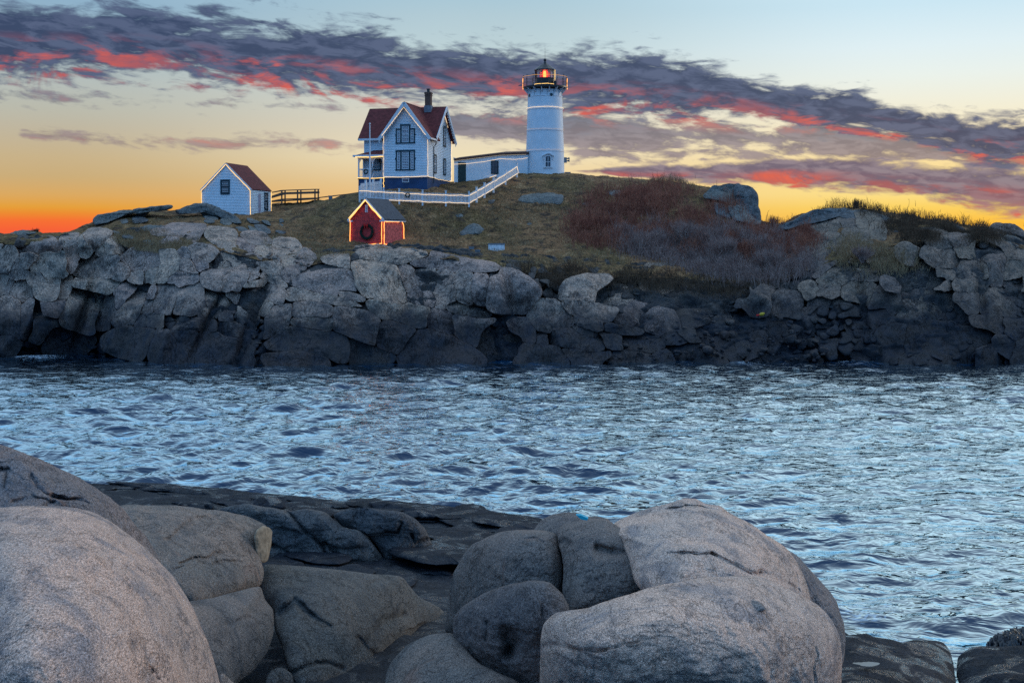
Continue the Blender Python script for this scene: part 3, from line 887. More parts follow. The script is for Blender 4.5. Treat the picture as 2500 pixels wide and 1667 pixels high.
RIGHT = crop(1800, 440, 3.36, [
 [(860,320),(960,325),(970,370),(880,370)], [(970,340),(1090,335),(1080,380),(1000,395)], [(540,400),(640,370),(720,385),(720,430),(600,440)], [(720,390),(830,375),(820,410),(730,415)],
 [(910,420),(960,395),(1080,430),(1030,480),(920,485)], [(1085,360),(1150,350),(1175,420),(1170,470),(1100,460)], [(725,430),(800,420),(810,480),(740,490)], [(590,490),(660,470),(770,510),(740,550),(640,540)],
 [(450,510),(560,495),(600,530),(470,530)], [(440,600),(480,530),(600,540),(610,600),(540,640)], [(660,600),(700,555),(770,600),(760,645),(690,650)], [(640,740),(690,670),(760,665),(730,720),(690,770)],
 [(780,500),(980,495),(990,520),(850,550),(790,545)], [(1000,560),(1010,530),(1090,530),(1090,570),(1030,580)], [(1090,590),(1130,560),(1210,560),(1200,600)], [(1350,580),(1380,570),(1450,610),(1440,650),(1380,620)],
 [(1580,470),(1620,440),(1720,480),(1760,540),(1700,570),(1620,530)], [(1540,640),(1640,570),(1780,590),(1810,660),(1740,720),(1560,710)], [(1630,720),(1760,725),(1760,810),(1640,790)], [(1525,660),(1620,730),(1630,790),(1530,760)],
 [(1835,700),(1850,650),(1990,660),(1990,810),(1840,800)], [(1990,660),(2040,680),(2070,790),(2000,810)], [(1960,580),(2020,545),(2150,560),(2200,640),(2190,740),(2150,840),(2070,820),(2060,690),(2000,640)],
 [(2080,480),(2150,470),(2300,570),(2330,640),(2210,640),(2180,560)], [(2190,800),(2200,680),(2260,650),(2340,690),(2330,790)], [(1790,560),(1900,540),(1950,620),(1900,640),(1820,620)], [(1740,480),(1900,490),(1900,540),(1780,540)],
 [(2130,420),(2250,430),(2300,465),(2260,490),(2180,470)], [(710,840),(720,780),(800,755),(920,760),(900,830),(800,855)], [(550,880),(590,870),(670,900),(630,960),(590,940)], [(660,920),(750,870),(830,890),(790,950),(670,950)],
 [(860,900),(940,830),(1110,830),(1110,940),(1040,1010),(890,990)], [(940,830),(1010,790),(1110,790),(1120,830)], [(1110,930),(1160,920),(1340,935),(1330,980),(1230,1040),(1110,1020)], [(1205,830),(1290,800),(1350,870),(1330,930),(1220,900)],
 [(1290,790),(1400,775),(1540,780),(1570,820),(1480,970),(1360,970),(1340,860)], [(1550,850),(1600,800),(1700,800),(1650,870),(1570,900)], [(1610,890),(1740,820),(1760,880),(1700,910)], [(1765,860),(1850,815),(2000,810),(2030,850),(2010,920),(1850,910)],
 [(1490,980),(1560,910),(1680,910),(1650,1000),(1520,1000)], [(1660,990),(1690,920),(1770,930),(1750,1000)], [(1760,940),(1970,930),(1995,1000),(1960,1080),(1880,1090),(1780,1000)], [(1350,1000),(1380,970),(1440,990),(1530,1130),(1530,1180),(1330,1160),(1400,1070)],
 [(1460,1000),(1560,1000),(1670,1080),(1660,1140),(1540,1110)], [(1655,1000),(1800,1000),(1880,1100),(1690,1080)], [(625,1060),(640,970),(700,950),(760,1000),(740,1080),(690,1120)], [(750,1050),(800,990),(960,1000),(1010,1040),(920,1130),(790,1130)],
 [(290,960),(390,940),(490,960),(490,1110),(300,1090)], [(20,960),(110,890),(250,930),(270,1040),(160,1060),(30,1030)], [(920,1160),(990,1080),(1050,1100),(1060,1200),(1110,1230),(1090,1400),(900,1370)], [(1115,1300),(1160,1190),(1380,1190),(1370,1420),(1200,1450),(1110,1440)],
 [(1380,1230),(1600,1160),(1730,1160),(1900,1210),(2060,1240),(2080,1330),(1960,1380),(1900,1480),(1600,1490),(1370,1450)], [(1950,1380),(2080,1340),(2180,1500),(1990,1510)], [(2080,1300),(2200,1300),(2270,1360),(2250,1420),(2100,1390)],
 [(1915,1130),(2120,1120),(2190,1200),(2080,1220),(1940,1190)], [(1990,950),(2150,900),(2352,930),(2400,1100),(2000,1090)], [(2190,1170),(2352,1160),(2400,1300),(2250,1260)], [(670,1320),(820,1290),(900,1370),(860,1410),(700,1390)],
 [(450,1490),(510,1390),(600,1430),(630,1490)], [(170,1495),(220,1430),(320,1450),(340,1495)], [(530,1330),(600,1310),(690,1390),(700,1430),(560,1430)], [(290,1190),(420,1160),(430,1240),(310,1270)], [(490,1150),(560,1110),(640,1130),(620,1180),(520,1180)],
 [(700,1260),(880,1240),(870,1300),(740,1300)], [(1690,1100),(1870,1100),(1880,1180),(1700,1160)], [(2352,1300),(2450,1300),(2450,1480),(2290,1480),(2260,1400)], [(1060,1110),(1200,1060),(1210,1160),(1130,1230),(1070,1190)],
 [(400,1290),(520,1270),(560,1330),(480,1380),(400,1360)], [(250,1330),(380,1290),(410,1380),(330,1430),(240,1410)], [(90,1340),(190,1300),(250,1360),(200,1430),(110,1420)], [(2340,780),(2450,760),(2450,900),(2340,900)], [(2200,850),(2340,800),(2352,880),(2240,880)],
])


def cmap(px, py):
    """face of the cliff: the smooth shore surface with its buttresses and clefts"""
    y = dmap(px, py)
    q = np.stack([np.asarray(px, float) * 0.0085 + np.asarray(py, float) * 0.003, np.asarray(py, float) * 0.0075, 0 * np.asarray(py, float) + 4.2], -1)
    top = np.interp(px, [t[0] for t in LV['c']], [t[1] for t in LV['c']])
    on = np.clip((np.asarray(py, float) - top + 25) / 50, 0, 1)
    y = y - 1.1 * fbm(q, 3, 71, 0.5) * on - 0.35 * (1 - on)
    for cx, cy, dx, w_, d_ in ((615, 790, -0.35, 13, 2.6), (205, 760, -0.3, 9, 1.6), (510, 780, -0.5, 7, 1.2), (1240, 700, 0.2, 10, 1.3), (1700, 720, 0.6, 60, 1.8), (2110, 760, 0.1, 9, 1.2), (2395, 700, 0.1, 9, 1.2)):
        d = (px - cx) - dx * (py - cy)
        y = y + d_ * np.exp(-(d / w_) ** 2) * np.exp(-((py - cy) / 95.0) ** 2)
    return y


def partition(polys, reach=20.0, gap=0.45, spokes=72):
    """grow the traced outlines until they meet, so that only thin joints stay open between blocks"""
    st = 2.0
    x0, y0 = -200.0, 480.0
    nx, ny = 1420, 215
    best = np.full((nx, ny), reach); lab = np.full((nx, ny), -1, int)
    for i, p in enumerate(polys):
        a = np.asarray(p, float)
        i0 = max(0, int((a[:, 0].min() - reach - x0) / st)); i1 = min(nx, int((a[:, 0].max() + reach - x0) / st) + 2)
        j0 = max(0, int((a[:, 1].min() - reach - y0) / st)); j1 = min(ny, int((a[:, 1].max() + reach - y0) / st) + 2)
        if i1 <= i0 or j1 <= j0:
            continue
        X, Yy = np.meshgrid(x0 + st * np.arange(i0, i1), y0 + st * np.arange(j0, j1), indexing='ij')
        d = np.full(X.shape, 1e9); ins = np.zeros(X.shape, bool)
        for k in range(len(a)):
            (ax, ay), (bx, by) = a[k], a[(k + 1) % len(a)]
            vx, vy = bx - ax, by - ay
            t = np.clip(((X - ax) * vx + (Yy - ay) * vy) / (vx * vx + vy * vy + 1e-9), 0, 1)
            d = np.minimum(d, np.hypot(X - ax - t * vx, Yy - ay - t * vy))
            c = ((ay > Yy) != (by > Yy)) & (X < (bx - ax) * (Yy - ay) / (by - ay + 1e-12) + ax)
            ins ^= c
        d = np.where(ins, -d, d)
        d = d * (1.0 + 0.25 * np.sin(i * 2.4))          # uneven growth
        s_ = best[i0:i1, j0:j1] > d
        best[i0:i1, j0:j1][s_] = d[s_]; lab[i0:i1, j0:j1][s_] = i
    out = []
    for i, p in enumerate(polys):
        a = np.asarray(p, float)
        c = poly_centroid(a)
        ang = np.linspace(0, 2 * np.pi, spokes, endpoint=False)
        rr = np.arange(0, 260, 1.0)
        X = c[0] + rr[None] * np.cos(ang)[:, None]; Yy = c[1] + rr[None] * np.sin(ang)[:, None]
        ii = np.clip(((X - x0) / st + .5).astype(int), 0, nx - 1); jj = np.clip(((Yy - y0) / st + .5).astype(int), 0, ny - 1)
        same = lab[ii, jj] == i
        first = np.where(same.all(1), 259, np.argmin(same, axis=1))
        r = np.maximum(first - gap, 2.0)
        r = 0.15 * np.roll(r, 1) + 0.7 * r + 0.15 * np.roll(r, -1)
        out.append(np.stack([c[0] + r * np.cos(ang), c[1] + r * np.sin(ang)], 1))
    return out


_sr = np.random.default_rng(404)
SLABC = np.stack([_sr.uniform(-100, 2600, 60), _sr.uniform(580, 880, 60)], 1)
SLABO = _sr.uniform(-0.35, 1.25, 60)
SLABT = _sr.normal(0, 0.10, (60, 2))


def cliff_blocks(polys, mat, seed0, off=(0.0, 0.45), R=(0.03, 0.10), parent=cliff, name='rock_block'):
    for i, p in enumerate(polys):
        r = np.random.default_rng(seed0 + i)
        a = np.asarray(p)
        c = a.mean(0)
        w, h = np.ptp(a[:, 0]), np.ptp(a[:, 1])
        # neighbouring blocks belong to one great slab: shared plane, small offsets
        sl = int(np.argmin((SLABC[:, 0] - c[0] + 0.35 * (SLABC[:, 1] - c[1])) ** 2 + ((SLABC[:, 1] - c[1]) * 1.3) ** 2))
        o = SLABO[sl] + r.uniform(-0.05, 0.05)
        tx, ty = SLABT[sl] + r.normal(0, 0.015, 2)
        if c[1] < np.interp(c[0], [t[0] for t in LV['c']], [t[1] for t in LV['c']]) + 20:
            o, tx, ty = r.uniform(0.05, 0.3), 0.0, 0.0
        yc = float(cmap(c[0], c[1]))
        mpp = yc / F
        # broken faces: some blocks show a receding top face or one side face, cut as planes
        kt, st = r.uniform(0.0, 0.38), r.uniform(0.6, 2.0) * (r.random() < 0.25)
        sd, ks, ss = r.choice([-1, 1]), r.uniform(0.05, 0.4), r.uniform(0.5, 1.8) * (r.random() < 0.18)
        sk = r.normal(0, 0.30)
        def dep(px, py, c=c, SC=SLABC[sl], o=o, tx=tx, ty=ty, yc=yc, kt=kt, st=st, sd=sd, ks=ks, ss=ss, sk=sk, w=w, h=h, mpp=mpp):
            u, v = px - c[0], py - c[1]
            y = 0.85 * cmap(px, py) + 0.15 * yc - o + (tx * (px - SC[0]) + ty * (py - SC[1])) * mpp
            y = y + st * np.clip(-(v + sk * u) - kt * h, 0, None) * mpp
            return y + ss * np.clip(sd * u + 0.4 * v - ks * w, 0, None) * mpp
        big = max(w, h) > 60
        me = rock_body(name, a, dep, spokes=72 if big else 44, rings=18 if big else 11, R=r.uniform(*R), thick=2.0, amp=0.09 if big else 0.06, nscale=0.9, seed=seed0 + i,
                       rough=0.006, iters=0, ridged=0.5, facet=(0.10, 0.6), center=poly_centroid(a))
        link(name, me, ROCK_CLIFF2 if c[0] > 1560 + 120 * math.sin(i * 1.7) else mat, parent)


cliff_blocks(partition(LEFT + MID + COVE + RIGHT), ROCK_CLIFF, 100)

# small broken rock that fills the joints between the blocks: too many to tell apart
def rubble_fill():
    Vs, Fs, n = [], [], 0
    r = np.random.default_rng(5)
    px = -120.0
    while px < 2620:
        top = float(_lv('c', np.array([px]))[0][0])
        y0 = float(_lv('Y0', np.array([px]))[0][0])
        bot = HY + CH * F / y0 + 8
        py = top + r.uniform(-4, 10)
        while py < bot:
            w = r.uniform(9, 27); h = w * r.uniform(0.5, 1.0)
            th = r.uniform(-0.5, 0.5)
            k = r.integers(5, 8)
            ang = np.sort(r.uniform(0, 2 * np.pi, k) * 0.35 + np.linspace(0, 2 * np.pi, k, endpoint=False))
            q = np.stack([np.cos(ang) * w, np.sin(ang) * h], 1)
            q = q @ np.array([[math.cos(th), math.sin(th)], [-math.sin(th), math.cos(th)]]) + [px + r.uniform(-8, 8), py]
            o = r.uniform(-0.9, -0.15)
            c = q.mean(0)
            tx, ty = r.normal(0, 0.25), r.normal(0, 0.25)
            def dep(x, y):
                return cmap(x, y) - o + (tx * (x - c[0]) + ty * (y - c[1])) * 0.034
            b = smooth_outline(q, 16, 0.02, int(px), 1, 0.18)
            c2 = b.mean(0)
            rows = []
            for t_, d_ in ((0.0, 0.0), (0.6, 0.0), (0.9, 0.06), (1.0, 0.25), (1.0, 1.3)):
                pp = c2 + (b - c2) * max(t_, 1e-3)
                rows.append(P(pp[:, 0], pp[:, 1], dep(pp[:, 0], pp[:, 1]) + d_))
            V = np.vstack(rows)
            V[:, 1] += 0.06 * fbm(V * 1.3, 3, 4)
            Vs.append(V); Fs.append(grid_faces(5, 16, True) + n); n += len(V)
            py += h * r.uniform(1.2, 1.7)
        px += r.uniform(22, 34)
    me = mesh_np('rubble', np.vstack(Vs), [np.vstack(Fs)], smooth=True)
    return tag(link('rubble', me, ROCK_BASE, cliff), kind='stuff')


rubble_fill()

# stones of the cobble beach in the cove
def stone_mesh(seed):
    import bmesh
    bm = bmesh.new()
    bmesh.ops.create_icosphere(bm, subdivisions=3, radius=1.0)
    V = np.array([v.co[:] for v in bm.verts])
    r = np.random.default_rng(seed)
    for _ in range(9):
        d = r.normal(size=3); d /= np.linalg.norm(d)
        lim = r.uniform(0.55, 0.85)
        s = V @ d
        V = V - np.clip(s - lim, 0, None)[:, None] * d * 0.85
    V += 0.05 * fbm(V * 2.2, 3, seed)[:, None] * V
    V *= np.array([1.0, r.uniform(0.7, 0.95), r.uniform(0.55, 0.8)])
    for v, c in zip(bm.verts, V):
        v.co = c
    me = bpy.data.meshes.new('stone')
    bm.to_mesh(me); bm.free()
    for p in me.polygons:
        p.use_smooth = True
    me.materials.append(ROCK_CLIFF)
    return me


STONES = [stone_mesh(900 + i) for i in range(7)]


def put_stone(px, py, rad_px, r, parent=cliff, sink=0.25, name='stone'):
    Y = float(cmap(px, py)) - 0.25
    rad = rad_px * Y / F
    p = P(px, py, Y)
    o = link(name, STONES[int(r.integers(len(STONES)))], None, parent)
    o.location = (p[0], p[1], p[2] + rad * (0.3 - sink))
    o.rotation_euler = (r.uniform(-.4, .4), r.uniform(-.4, .4), r.uniform(0, 6.28))
    o.scale = (rad, rad, rad)


_r = np.random.default_rng(77)
for k in range(150):
    px = _r.uniform(1440, 2010)
    lo = np.interp(px, [1440, 1550, 1700, 1850, 1950, 2010], [800, 770, 752, 742, 790, 850])
    py = lo + (886 - lo) * _r.uniform(0, 1) ** 0.9
    put_stone(px, py, _r.uniform(3.5, 8) if _r.random() < 0.65 else _r.uniform(8, 16), _r)
for k in range(24):                                   # fallen stones at the back of the left gully
    put_stone(_r.uniform(640, 770), _r.uniform(600, 650), _r.uniform(3.5, 9), _r)
for k in range(26):                                   # stones below the right hill
    put_stone(_r.uniform(2060, 2220), _r.uniform(600, 660), _r.uniform(3, 7), _r)

# bare granite outcrops on the hill
OUT = crop(0, 480, 3.675, [
 [(1550,130),(1700,75),(1810,55),(1900,75),(2030,130),(2130,190),(2190,245),(2100,240),(1960,190),(1760,125),(1600,165)], [(1770,120),(1900,115),(1980,160),(1950,230),(1850,215)], [(1970,200),(2050,180),(2090,220),(2070,265),(1980,250)],
 [(1170,200),(1240,140),(1370,120),(1300,180),(1200,230)], [(1170,240),(1260,175),(1350,210),(1280,240)], [(1230,270),(1400,250),(1560,280),(1400,325),(1300,320)],
 [(820,230),(880,150),(1100,130),(1280,95),(1550,70),(1560,110),(1380,130),(1180,160),(1000,210),(860,260)], [(1060,220),(1140,195),(1160,235),(1080,250)], [(80,330),(160,300),(290,300),(340,325),(250,345),(120,352)],
 [(960,330),(1010,300),(1090,320),(1080,345),(990,350)], [(1080,350),(1160,335),(1220,370),(1190,390),(1110,380)], [(1265,400),(1320,375),(1400,400),(1390,440),(1300,440)],
]) + crop(440, 370, 5.88, [
 [(780,1080),(900,1075),(1000,1130),(960,1170),(820,1150)], [(960,1050),(1110,1110),(1110,1175),(1010,1165)], [(1040,1040),(1200,1040),(1310,1130),(1290,1195),(1130,1175)], [(1150,985),(1260,985),(1320,1070),(1220,1045)],
 [(940,960),(1010,950),(1180,1030),(1000,1035)], [(860,850),(960,800),(1060,825),(1120,895),(950,895)], [(650,850),(850,820),(890,875),(720,885)], [(1350,1150),(1400,1120),(1540,1165),(1460,1195)], [(1410,970),(1470,960),(1500,1010),(1430,1030)],
 [(330,985),(420,950),(520,1010),(440,1040),(350,1020)], [(1390,1050),(1440,1030),(1500,1060),(1430,1080)],
]) + [
 [(1258,492),(1275,477),(1310,472),(1350,470),(1378,480),(1372,498),(1340,502),(1300,500)], [(1345,476),(1378,474),(1374,500),(1350,500)], [(1190,490),(1210,486),(1205,497),(1192,498)], [(1124,568),(1140,548),(1165,545),(1185,560),(1172,575),(1140,577)], [(1120,566),(1140,560),(1148,574),(1125,577)],
 [(1478,470),(1500,462),(1540,470),(1530,484),(1495,482)], [(1418,497),(1440,492),(1455,500),(1430,506)], [(1110,524),(1128,521),(1134,530),(1115,532)], [(1285,545),(1297,543),(1300,550),(1288,551)],
 [(1000,606),(1015,607),(1048,622),(1035,626),(1008,616)],
]
KNOB = [[(1714,482),(1733,456),(1775,448),(1805,449),(1818,470),(1815,500),(1790,507),(1755,488)], [(1790,450),(1836,453),(1851,478),(1855,510),(1861,548),(1830,552),(1798,520)], [(1772,502),(1815,500),(1832,546),(1790,540)],
        [(1740,492),(1772,500),(1788,538),(1745,520)],
        [(1895,555),(1955,529),(1990,512),(2026,507),(2068,510),(2142,519),(2170,530),(2178,545),(2150,550),(2090,540),(2050,530),(2000,535),(1960,545),(1920,562)],
        [(2485,580),(2500,592),(2488,604),(2450,596),(2440,578),(2465,572)]]


def outcrop(polys, mat, seed0, off, parent=hill, RR=0.6, it=2, kp=0.2):
    for i, p in enumerate(polys):
        r = np.random.default_rng(seed0 + i)
        a = np.asarray(p, float)
        c = a.mean(0)
        yc = float(dmap(c[0], c[1]))
        mh = np.ptp(a[:, 1]) * yc / F
        o = off * r.uniform(0.8, 1.2)
        yb = float(dmap(c[0], a[:, 1].max()))
        def dep(px, py, c=c, yc=yc, yb=yb, o=o, mh=mh, bot=a[:, 1].max()):
            base = np.minimum(dmap(px, py), yb + 4.0)
            return 0.55 * base + 0.45 * (yb + (bot - py) * yc / F * 0.9) - o
        big = np.ptp(a[:, 0]) > 45
        me = rock_body('outcrop', a, dep, spokes=64 if big else 36, rings=12 if big else 7, R=RR if big else RR * .6, thick=2.5, facet=(0.16, 0.6), amp=0.12, nscale=0.9, seed=seed0 + i, rough=0.028, iters=it, ridged=0.8, keep=kp)
        link('outcrop', me, mat, parent)


outcrop(OUT, ROCK_HILL, 1200, 0.18)
outcrop(KNOB[:4], ROCK_HILL, 1300, 0.6, RR=.35, it=1, kp=.14)
outcrop(KNOB[4:], ROCK_HILL, 1310, 0.12, RR=.3, it=1, kp=.14)

# ------------------------------------------------------------------ building materials
WHITE = simple_mat('white_paint', (0.74, 0.80, 0.84), 0.55, 0.05, 1.2)
TRIMW = simple_mat('white_trim', (0.74, 0.76, 0.78), 0.5, 0.05, 2.0)
GREEN = simple_mat('dark_green_trim', (0.012, 0.040, 0.055), 0.5, 0.2, 3.0)
DOORG = simple_mat('green_door', (0.02, 0.045, 0.04), 0.5, 0.2, 3.0)
REDROOF = simple_mat('red_shingle', (0.145, 0.028, 0.026), 0.85, 0.35, 3.5, bump=0.8, bscale=9)
GREYROOF = simple_mat('grey_shingle', (0.075, 0.08, 0.092), 0.85, 0.25, 4.0, bump=0.6, bscale=9)
REDWALL = simple_mat('red_painted_masonry', (0.56, 0.055, 0.05), 0.8, 0.3, 2.5, bump=0.5, bscale=8)
REDSIDE = simple_mat('weathered_red_paint', (0.60, 0.12, 0.11), 0.8, 0.45, 5.0, bump=0.5, bscale=8)
BLUEBASE = simple_mat('navy_foundation', (0.028, 0.065, 0.15), 0.7, 0.2, 1.5)
BRICK = simple_mat('chimney_brick', (0.16, 0.085, 0.06), 0.85, 0.35, 8.0)
BLACK = simple_mat('black_iron', (0.010, 0.012, 0.016), 0.4, 0.3, 3.0, spec=0.5)
WOODG = simple_mat('grey_timber', (0.13, 0.085, 0.06), 0.8, 0.3, 4.0)
STONEG = simple_mat('grey_stone_slab', (0.22, 0.23, 0.25), 0.85, 0.2, 3.0)
BROWNFASC = simple_mat('brown_roof_edge', (0.12, 0.05, 0.035), 0.7, 0.3, 3.0)
WREATH = simple_mat('evergreen', (0.008, 0.022, 0.014), 0.9, 0.5, 20.0)
BOW = simple_mat('red_ribbon', (0.65, 0.015, 0.012), 0.6, 0.2, 20.0)
LITE = emit_mat('warm_bulbs', (1.0, 0.74, 0.46), 1.5)
LITEO = emit_mat('amber_bulbs', (1.0, 0.40, 0.10), 2.6)
LITEO.cycles.emission_sampling = 'FRONT'
LITEY = emit_mat('yellow_bulbs', (1.0, 0.62, 0.20), 1.9)


def glass_mat(name, tint=(0.02, 0.022, 0.03), rough=0.06):
    m, T, b = mat_new(name)
    pos = T.new('ShaderNodeNewGeometry').outputs['Position']
    n = T.noise(pos, 1.5, 3, 0.6)
    c = T.mix(T.mrange(n, 0.35, 0.65), (*tint, 1), tuple(x * 2.6 for x in tint) + (1,))
    T.l.new(c, b.inputs['Base Color'])
    b.inputs['Roughness'].default_value = rough
    b.inputs['Specular IOR Level'].default_value = 0.7
    return m


GLASS = glass_mat('window_glass')
CURTAIN = simple_mat('curtain_behind_glass', (0.10, 0.085, 0.12), 0.25, 0.35, 3.0, spec=0.7)


class Wall:
    """local frame of a wall: x along it, n out of it, z up"""
    def __init__(self, org, xd, nd):
        self.o, self.x, self.n = Vector(org), Vector(xd).normalized(), Vector(nd).normalized()

    def __call__(self, p):
        return tuple(self.o + self.x * p[0] + self.n * p[1] + Vector((0, 0, p[2])))


def siding(wall, parent, mat, xl, xr, z0, z1, course=0.16, name='siding'):
    """lapped clapboards; xl, xr give the wall edges at height z"""
    m = MB(wall)
    n = max(1, round((z1 - z0) / course))
    c = (z1 - z0) / n
    for i in range(n):
        a, b = z0 + i * c, z0 + (i + 1) * c
        la, ra, lb, rb = xl(a), xr(a), xl(b), xr(b)
        m.add([(la, 0.055, a), (ra, 0.055, a), (rb, 0.004, b), (lb, 0.004, b), (la, 0.0, a), (ra, 0.0, a)], [(0, 1, 2, 3), (4, 5, 1, 0)])
    return tag(m.build(name, mat, parent), kind='stuff')


def window(wall, parent, cx, z0, w, h, trim=GREEN, t=0.15, sash=TRIMW, nx=2, nz=2, glass=None, head=0.0, name='window'):
    """trim frame > sash bars, panes"""
    m = MB(wall)
    x0, x1, z1 = cx - w / 2, cx + w / 2, z0 + h
    m.box(x0 - t, x0, 0.0, 0.09, z0 - t, z1 + t)
    m.box(x1, x1 + t, 0.0, 0.09, z0 - t, z1 + t)
    m.box(x0, x1, 0.0, 0.088, z1, z1 + t + head)
    m.box(x0 - 0.05, x1 + 0.05, 0.0, 0.12, z0 - t, z0)
    fr = m.build(name, trim, parent)
    s = MB(wall)
    b = 0.045
    s.box(x0, x0 + b, 0.03, 0.066, z0, z1); s.box(x1 - b, x1, 0.03, 0.066, z0, z1)
    s.box(x0 + b, x1 - b, 0.03, 0.064, z1 - b, z1); s.box(x0 + b, x1 - b, 0.03, 0.064, z0, z0 + b)
    zm = (z0 + z1) / 2
    s.box(x0 + b, x1 - b, 0.03, 0.068, zm - 0.03, zm + 0.03)
    for i in range(1, nx):
        x = x0 + w * i / nx
        s.box(x - 0.014, x + 0.014, 0.03, 0.060, z0 + b, z1 - b)
    for lo, hi in ((z0, zm), (zm, z1)):
        for i in range(1, nz):
            z = lo + (hi - lo) * i / nz
            s.box(x0 + b, x1 - b, 0.03, 0.058, z - 0.014, z + 0.014)
    s.build('sash', sash, fr)
    for lo, hi in ((z0, zm), (zm, z1)):
        g = MB(wall)
        g.box(x0, x1, 0.037, 0.045, lo + 0.001, hi - 0.001)
        g.build('pane', glass or GLASS, fr)
    return fr


def string_lights(name, label, pts, mat=LITE, r=0.017, sag=0.03, step=0.35, group=None, seed=1):
    """a run of small bulbs read as one glowing line, slightly slack"""
    pts = [Vector(p) for p in pts]
    rr = np.random.default_rng(seed)
    out = []
    for a, b in zip(pts[:-1], pts[1:]):
        L = (b - a).length
        k = max(1, int(L / step))
        for i in range(k):
            t = i / k
            p = a.lerp(b, t)
            p = p + Vector((rr.normal(0, 0.012), rr.normal(0, 0.006), rr.normal(0, 0.022) - sag * math.sin(math.pi * t)))
            out.append(p)
    out.append(pts[-1])
    m = MB()
    m.tube(out, r, 5)
    o = m.build(name, mat)
    return tag(o, label, 'string lights', group)


def wreath(name, label, center, rad, tube, normal_wall, bow=True, group=None):
    """evergreen ring with ragged needles, bow at the top"""
    t = thing(name, label, 'wreath', center, 0, group)
    m = MB(Wall((0, 0, 0), normal_wall.x, normal_wall.n))
    rr = np.random.default_rng(int(rad * 1000))
    n = 26
    for i in range(n):
        a = 2 * math.pi * i / n
        for k in range(7):
            b = rr.uniform(0, 2 * math.pi)
            cx, cz = math.cos(a) * rad, math.sin(a) * rad
            d = tube * rr.uniform(0.7, 1.25)
            tip = (cx + math.cos(a) * math.cos(b) * d, tube * 0.6 + math.sin(b) * d * 0.6, cz + math.sin(a) * math.cos(b) * d)
            s = tube * 0.42
            a2 = a + 0.16
            m.add([(cx - math.sin(a) * s, tube * 0.5, cz + math.cos(a) * s), (cx + math.sin(a) * s, tube * 0.5, cz - math.cos(a) * s), tip], [(0, 1, 2)])
    ring = [(math.cos(2 * math.pi * i / 24) * rad, tube * 0.55, math.sin(2 * math.pi * i / 24) * rad) for i in range(25)]
    m2 = [Vector(p) for p in ring]
    vs_, fs = [], []
    for i, p in enumerate(ring[:-1]):
        a = 2 * math.pi * i / 24
        for k in range(6):
            b = 2 * math.pi * k / 6
            vs_.append(((rad + math.cos(b) * tube * 0.7) * math.cos(a), tube * 0.6 + math.sin(b) * tube * 0.55, (rad + math.cos(b) * tube * 0.7) * math.sin(a)))
    for i in range(24):
        for k in range(6):
            fs.append((i * 6 + k, i * 6 + (k + 1) % 6, ((i + 1) % 24) * 6 + (k + 1) % 6, ((i + 1) % 24) * 6 + k))
    m.add(vs_, fs)
    m.build('evergreen_ring', WREATH, t)
    if bow:
        bm_ = MB(Wall((0, 0, 0), normal_wall.x, normal_wall.n))
        s = rad * 0.38
        y = tube * 1.35
        for sg in (-1, 1):
            bm_.hexa([(0, y, rad - s * .2), (sg * s * .9, y - .01, rad - s * .5), (sg * s * .9, y + .10 * rad, rad - s * .5), (0, y + .14 * rad, rad - s * .2),
                      (0, y, rad + s * .2), (sg * s * .9, y - .01, rad + s * .55), (sg * s * .9, y + .10 * rad, rad + s * .55), (0, y + .14 * rad, rad + s * .2)])
            bm_.hexa([(sg * s * .05, y, rad - s * .1), (sg * s * .5, y, rad - s * 1.2), (sg * s * .5, y + .05, rad - s * 1.2), (sg * s * .05, y + .05, rad - s * .1),
                      (sg * s * .3, y, rad - s * .1), (sg * s * .8, y, rad - s * 1.1), (sg * s * .8, y + .05, rad - s * 1.1), (sg * s * .3, y + .05, rad - s * .1)])
        bm_.build('bow', BOW, t)
    return t


def roof_slab(m, a, b, c, d, t):
    """slab over quad a b c d (eave a-b, ridge c-d), thickness t downward along its normal"""
    a, b, c, d = map(Vector, (a, b, c, d))
    n = (b - a).cross(d - a).normalized()
    if n.z < 0:
        n = -n
    m.hexa([a - n * t, b - n * t, c - n * t, d - n * t, a, b, c, d])


# ------------------------------------------------------------------ keeper's house
HY_ = 118.0
HL = P(1043.8, 431.8, HY_)
YAW = math.radians(-14)
house = thing('keepers_house', "white clapboard keeper's house with steep red gabled roof and navy foundation", 'house', tuple(HL), YAW)
WW, WD, MW, MD, EZ, RZ = 4.55, 1.75, 7.3, 6.1, 4.15, 7.25
wf = Wall((-WW, 0, 0), (1, 0, 0), (0, -1, 0))           # wing front
wr = Wall((0, 0, 0), (0, 1, 0), (1, 0, 0))              # right side, wing and main in one plane
mf = Wall((-MW, WD, 0), (1, 0, 0), (0, -1, 0))          # main front, left of the wing
ml = Wall((-MW, WD + MD, 0), (0, -1, 0), (-1, 0, 0))
wl = Wall((-WW, WD, 0), (0, -1, 0), (-1, 0, 0))
sl = (RZ - EZ) / (WW / 2)
siding(wf, house, WHITE, lambda z: max(0, (z - EZ) / sl), lambda z: WW - max(0, (z - EZ) / sl), 0, RZ)
slm = (RZ - EZ) / (MD / 2)
siding(wr, house, WHITE, lambda z: 0 if z <= EZ + 1e-6 else WD + (z - EZ) / slm, lambda z: WD + MD - max(0, (z - EZ) / slm), 0, EZ)
siding(wr, house, WHITE, lambda z: WD + max(0, (z - EZ) / slm), lambda z: WD + MD - max(0, (z - EZ) / slm), EZ, RZ)
siding(mf, house, WHITE, lambda z: 0, lambda z: MW - WW, 0, EZ)
siding(ml, house, WHITE, lambda z: max(0, (z - EZ) / slm), lambda z: MD - max(0, (z - EZ) / slm), 0, RZ)
siding(wl, house, WHITE, lambda z: 0, lambda z: WD, 0, EZ)
m = MB()
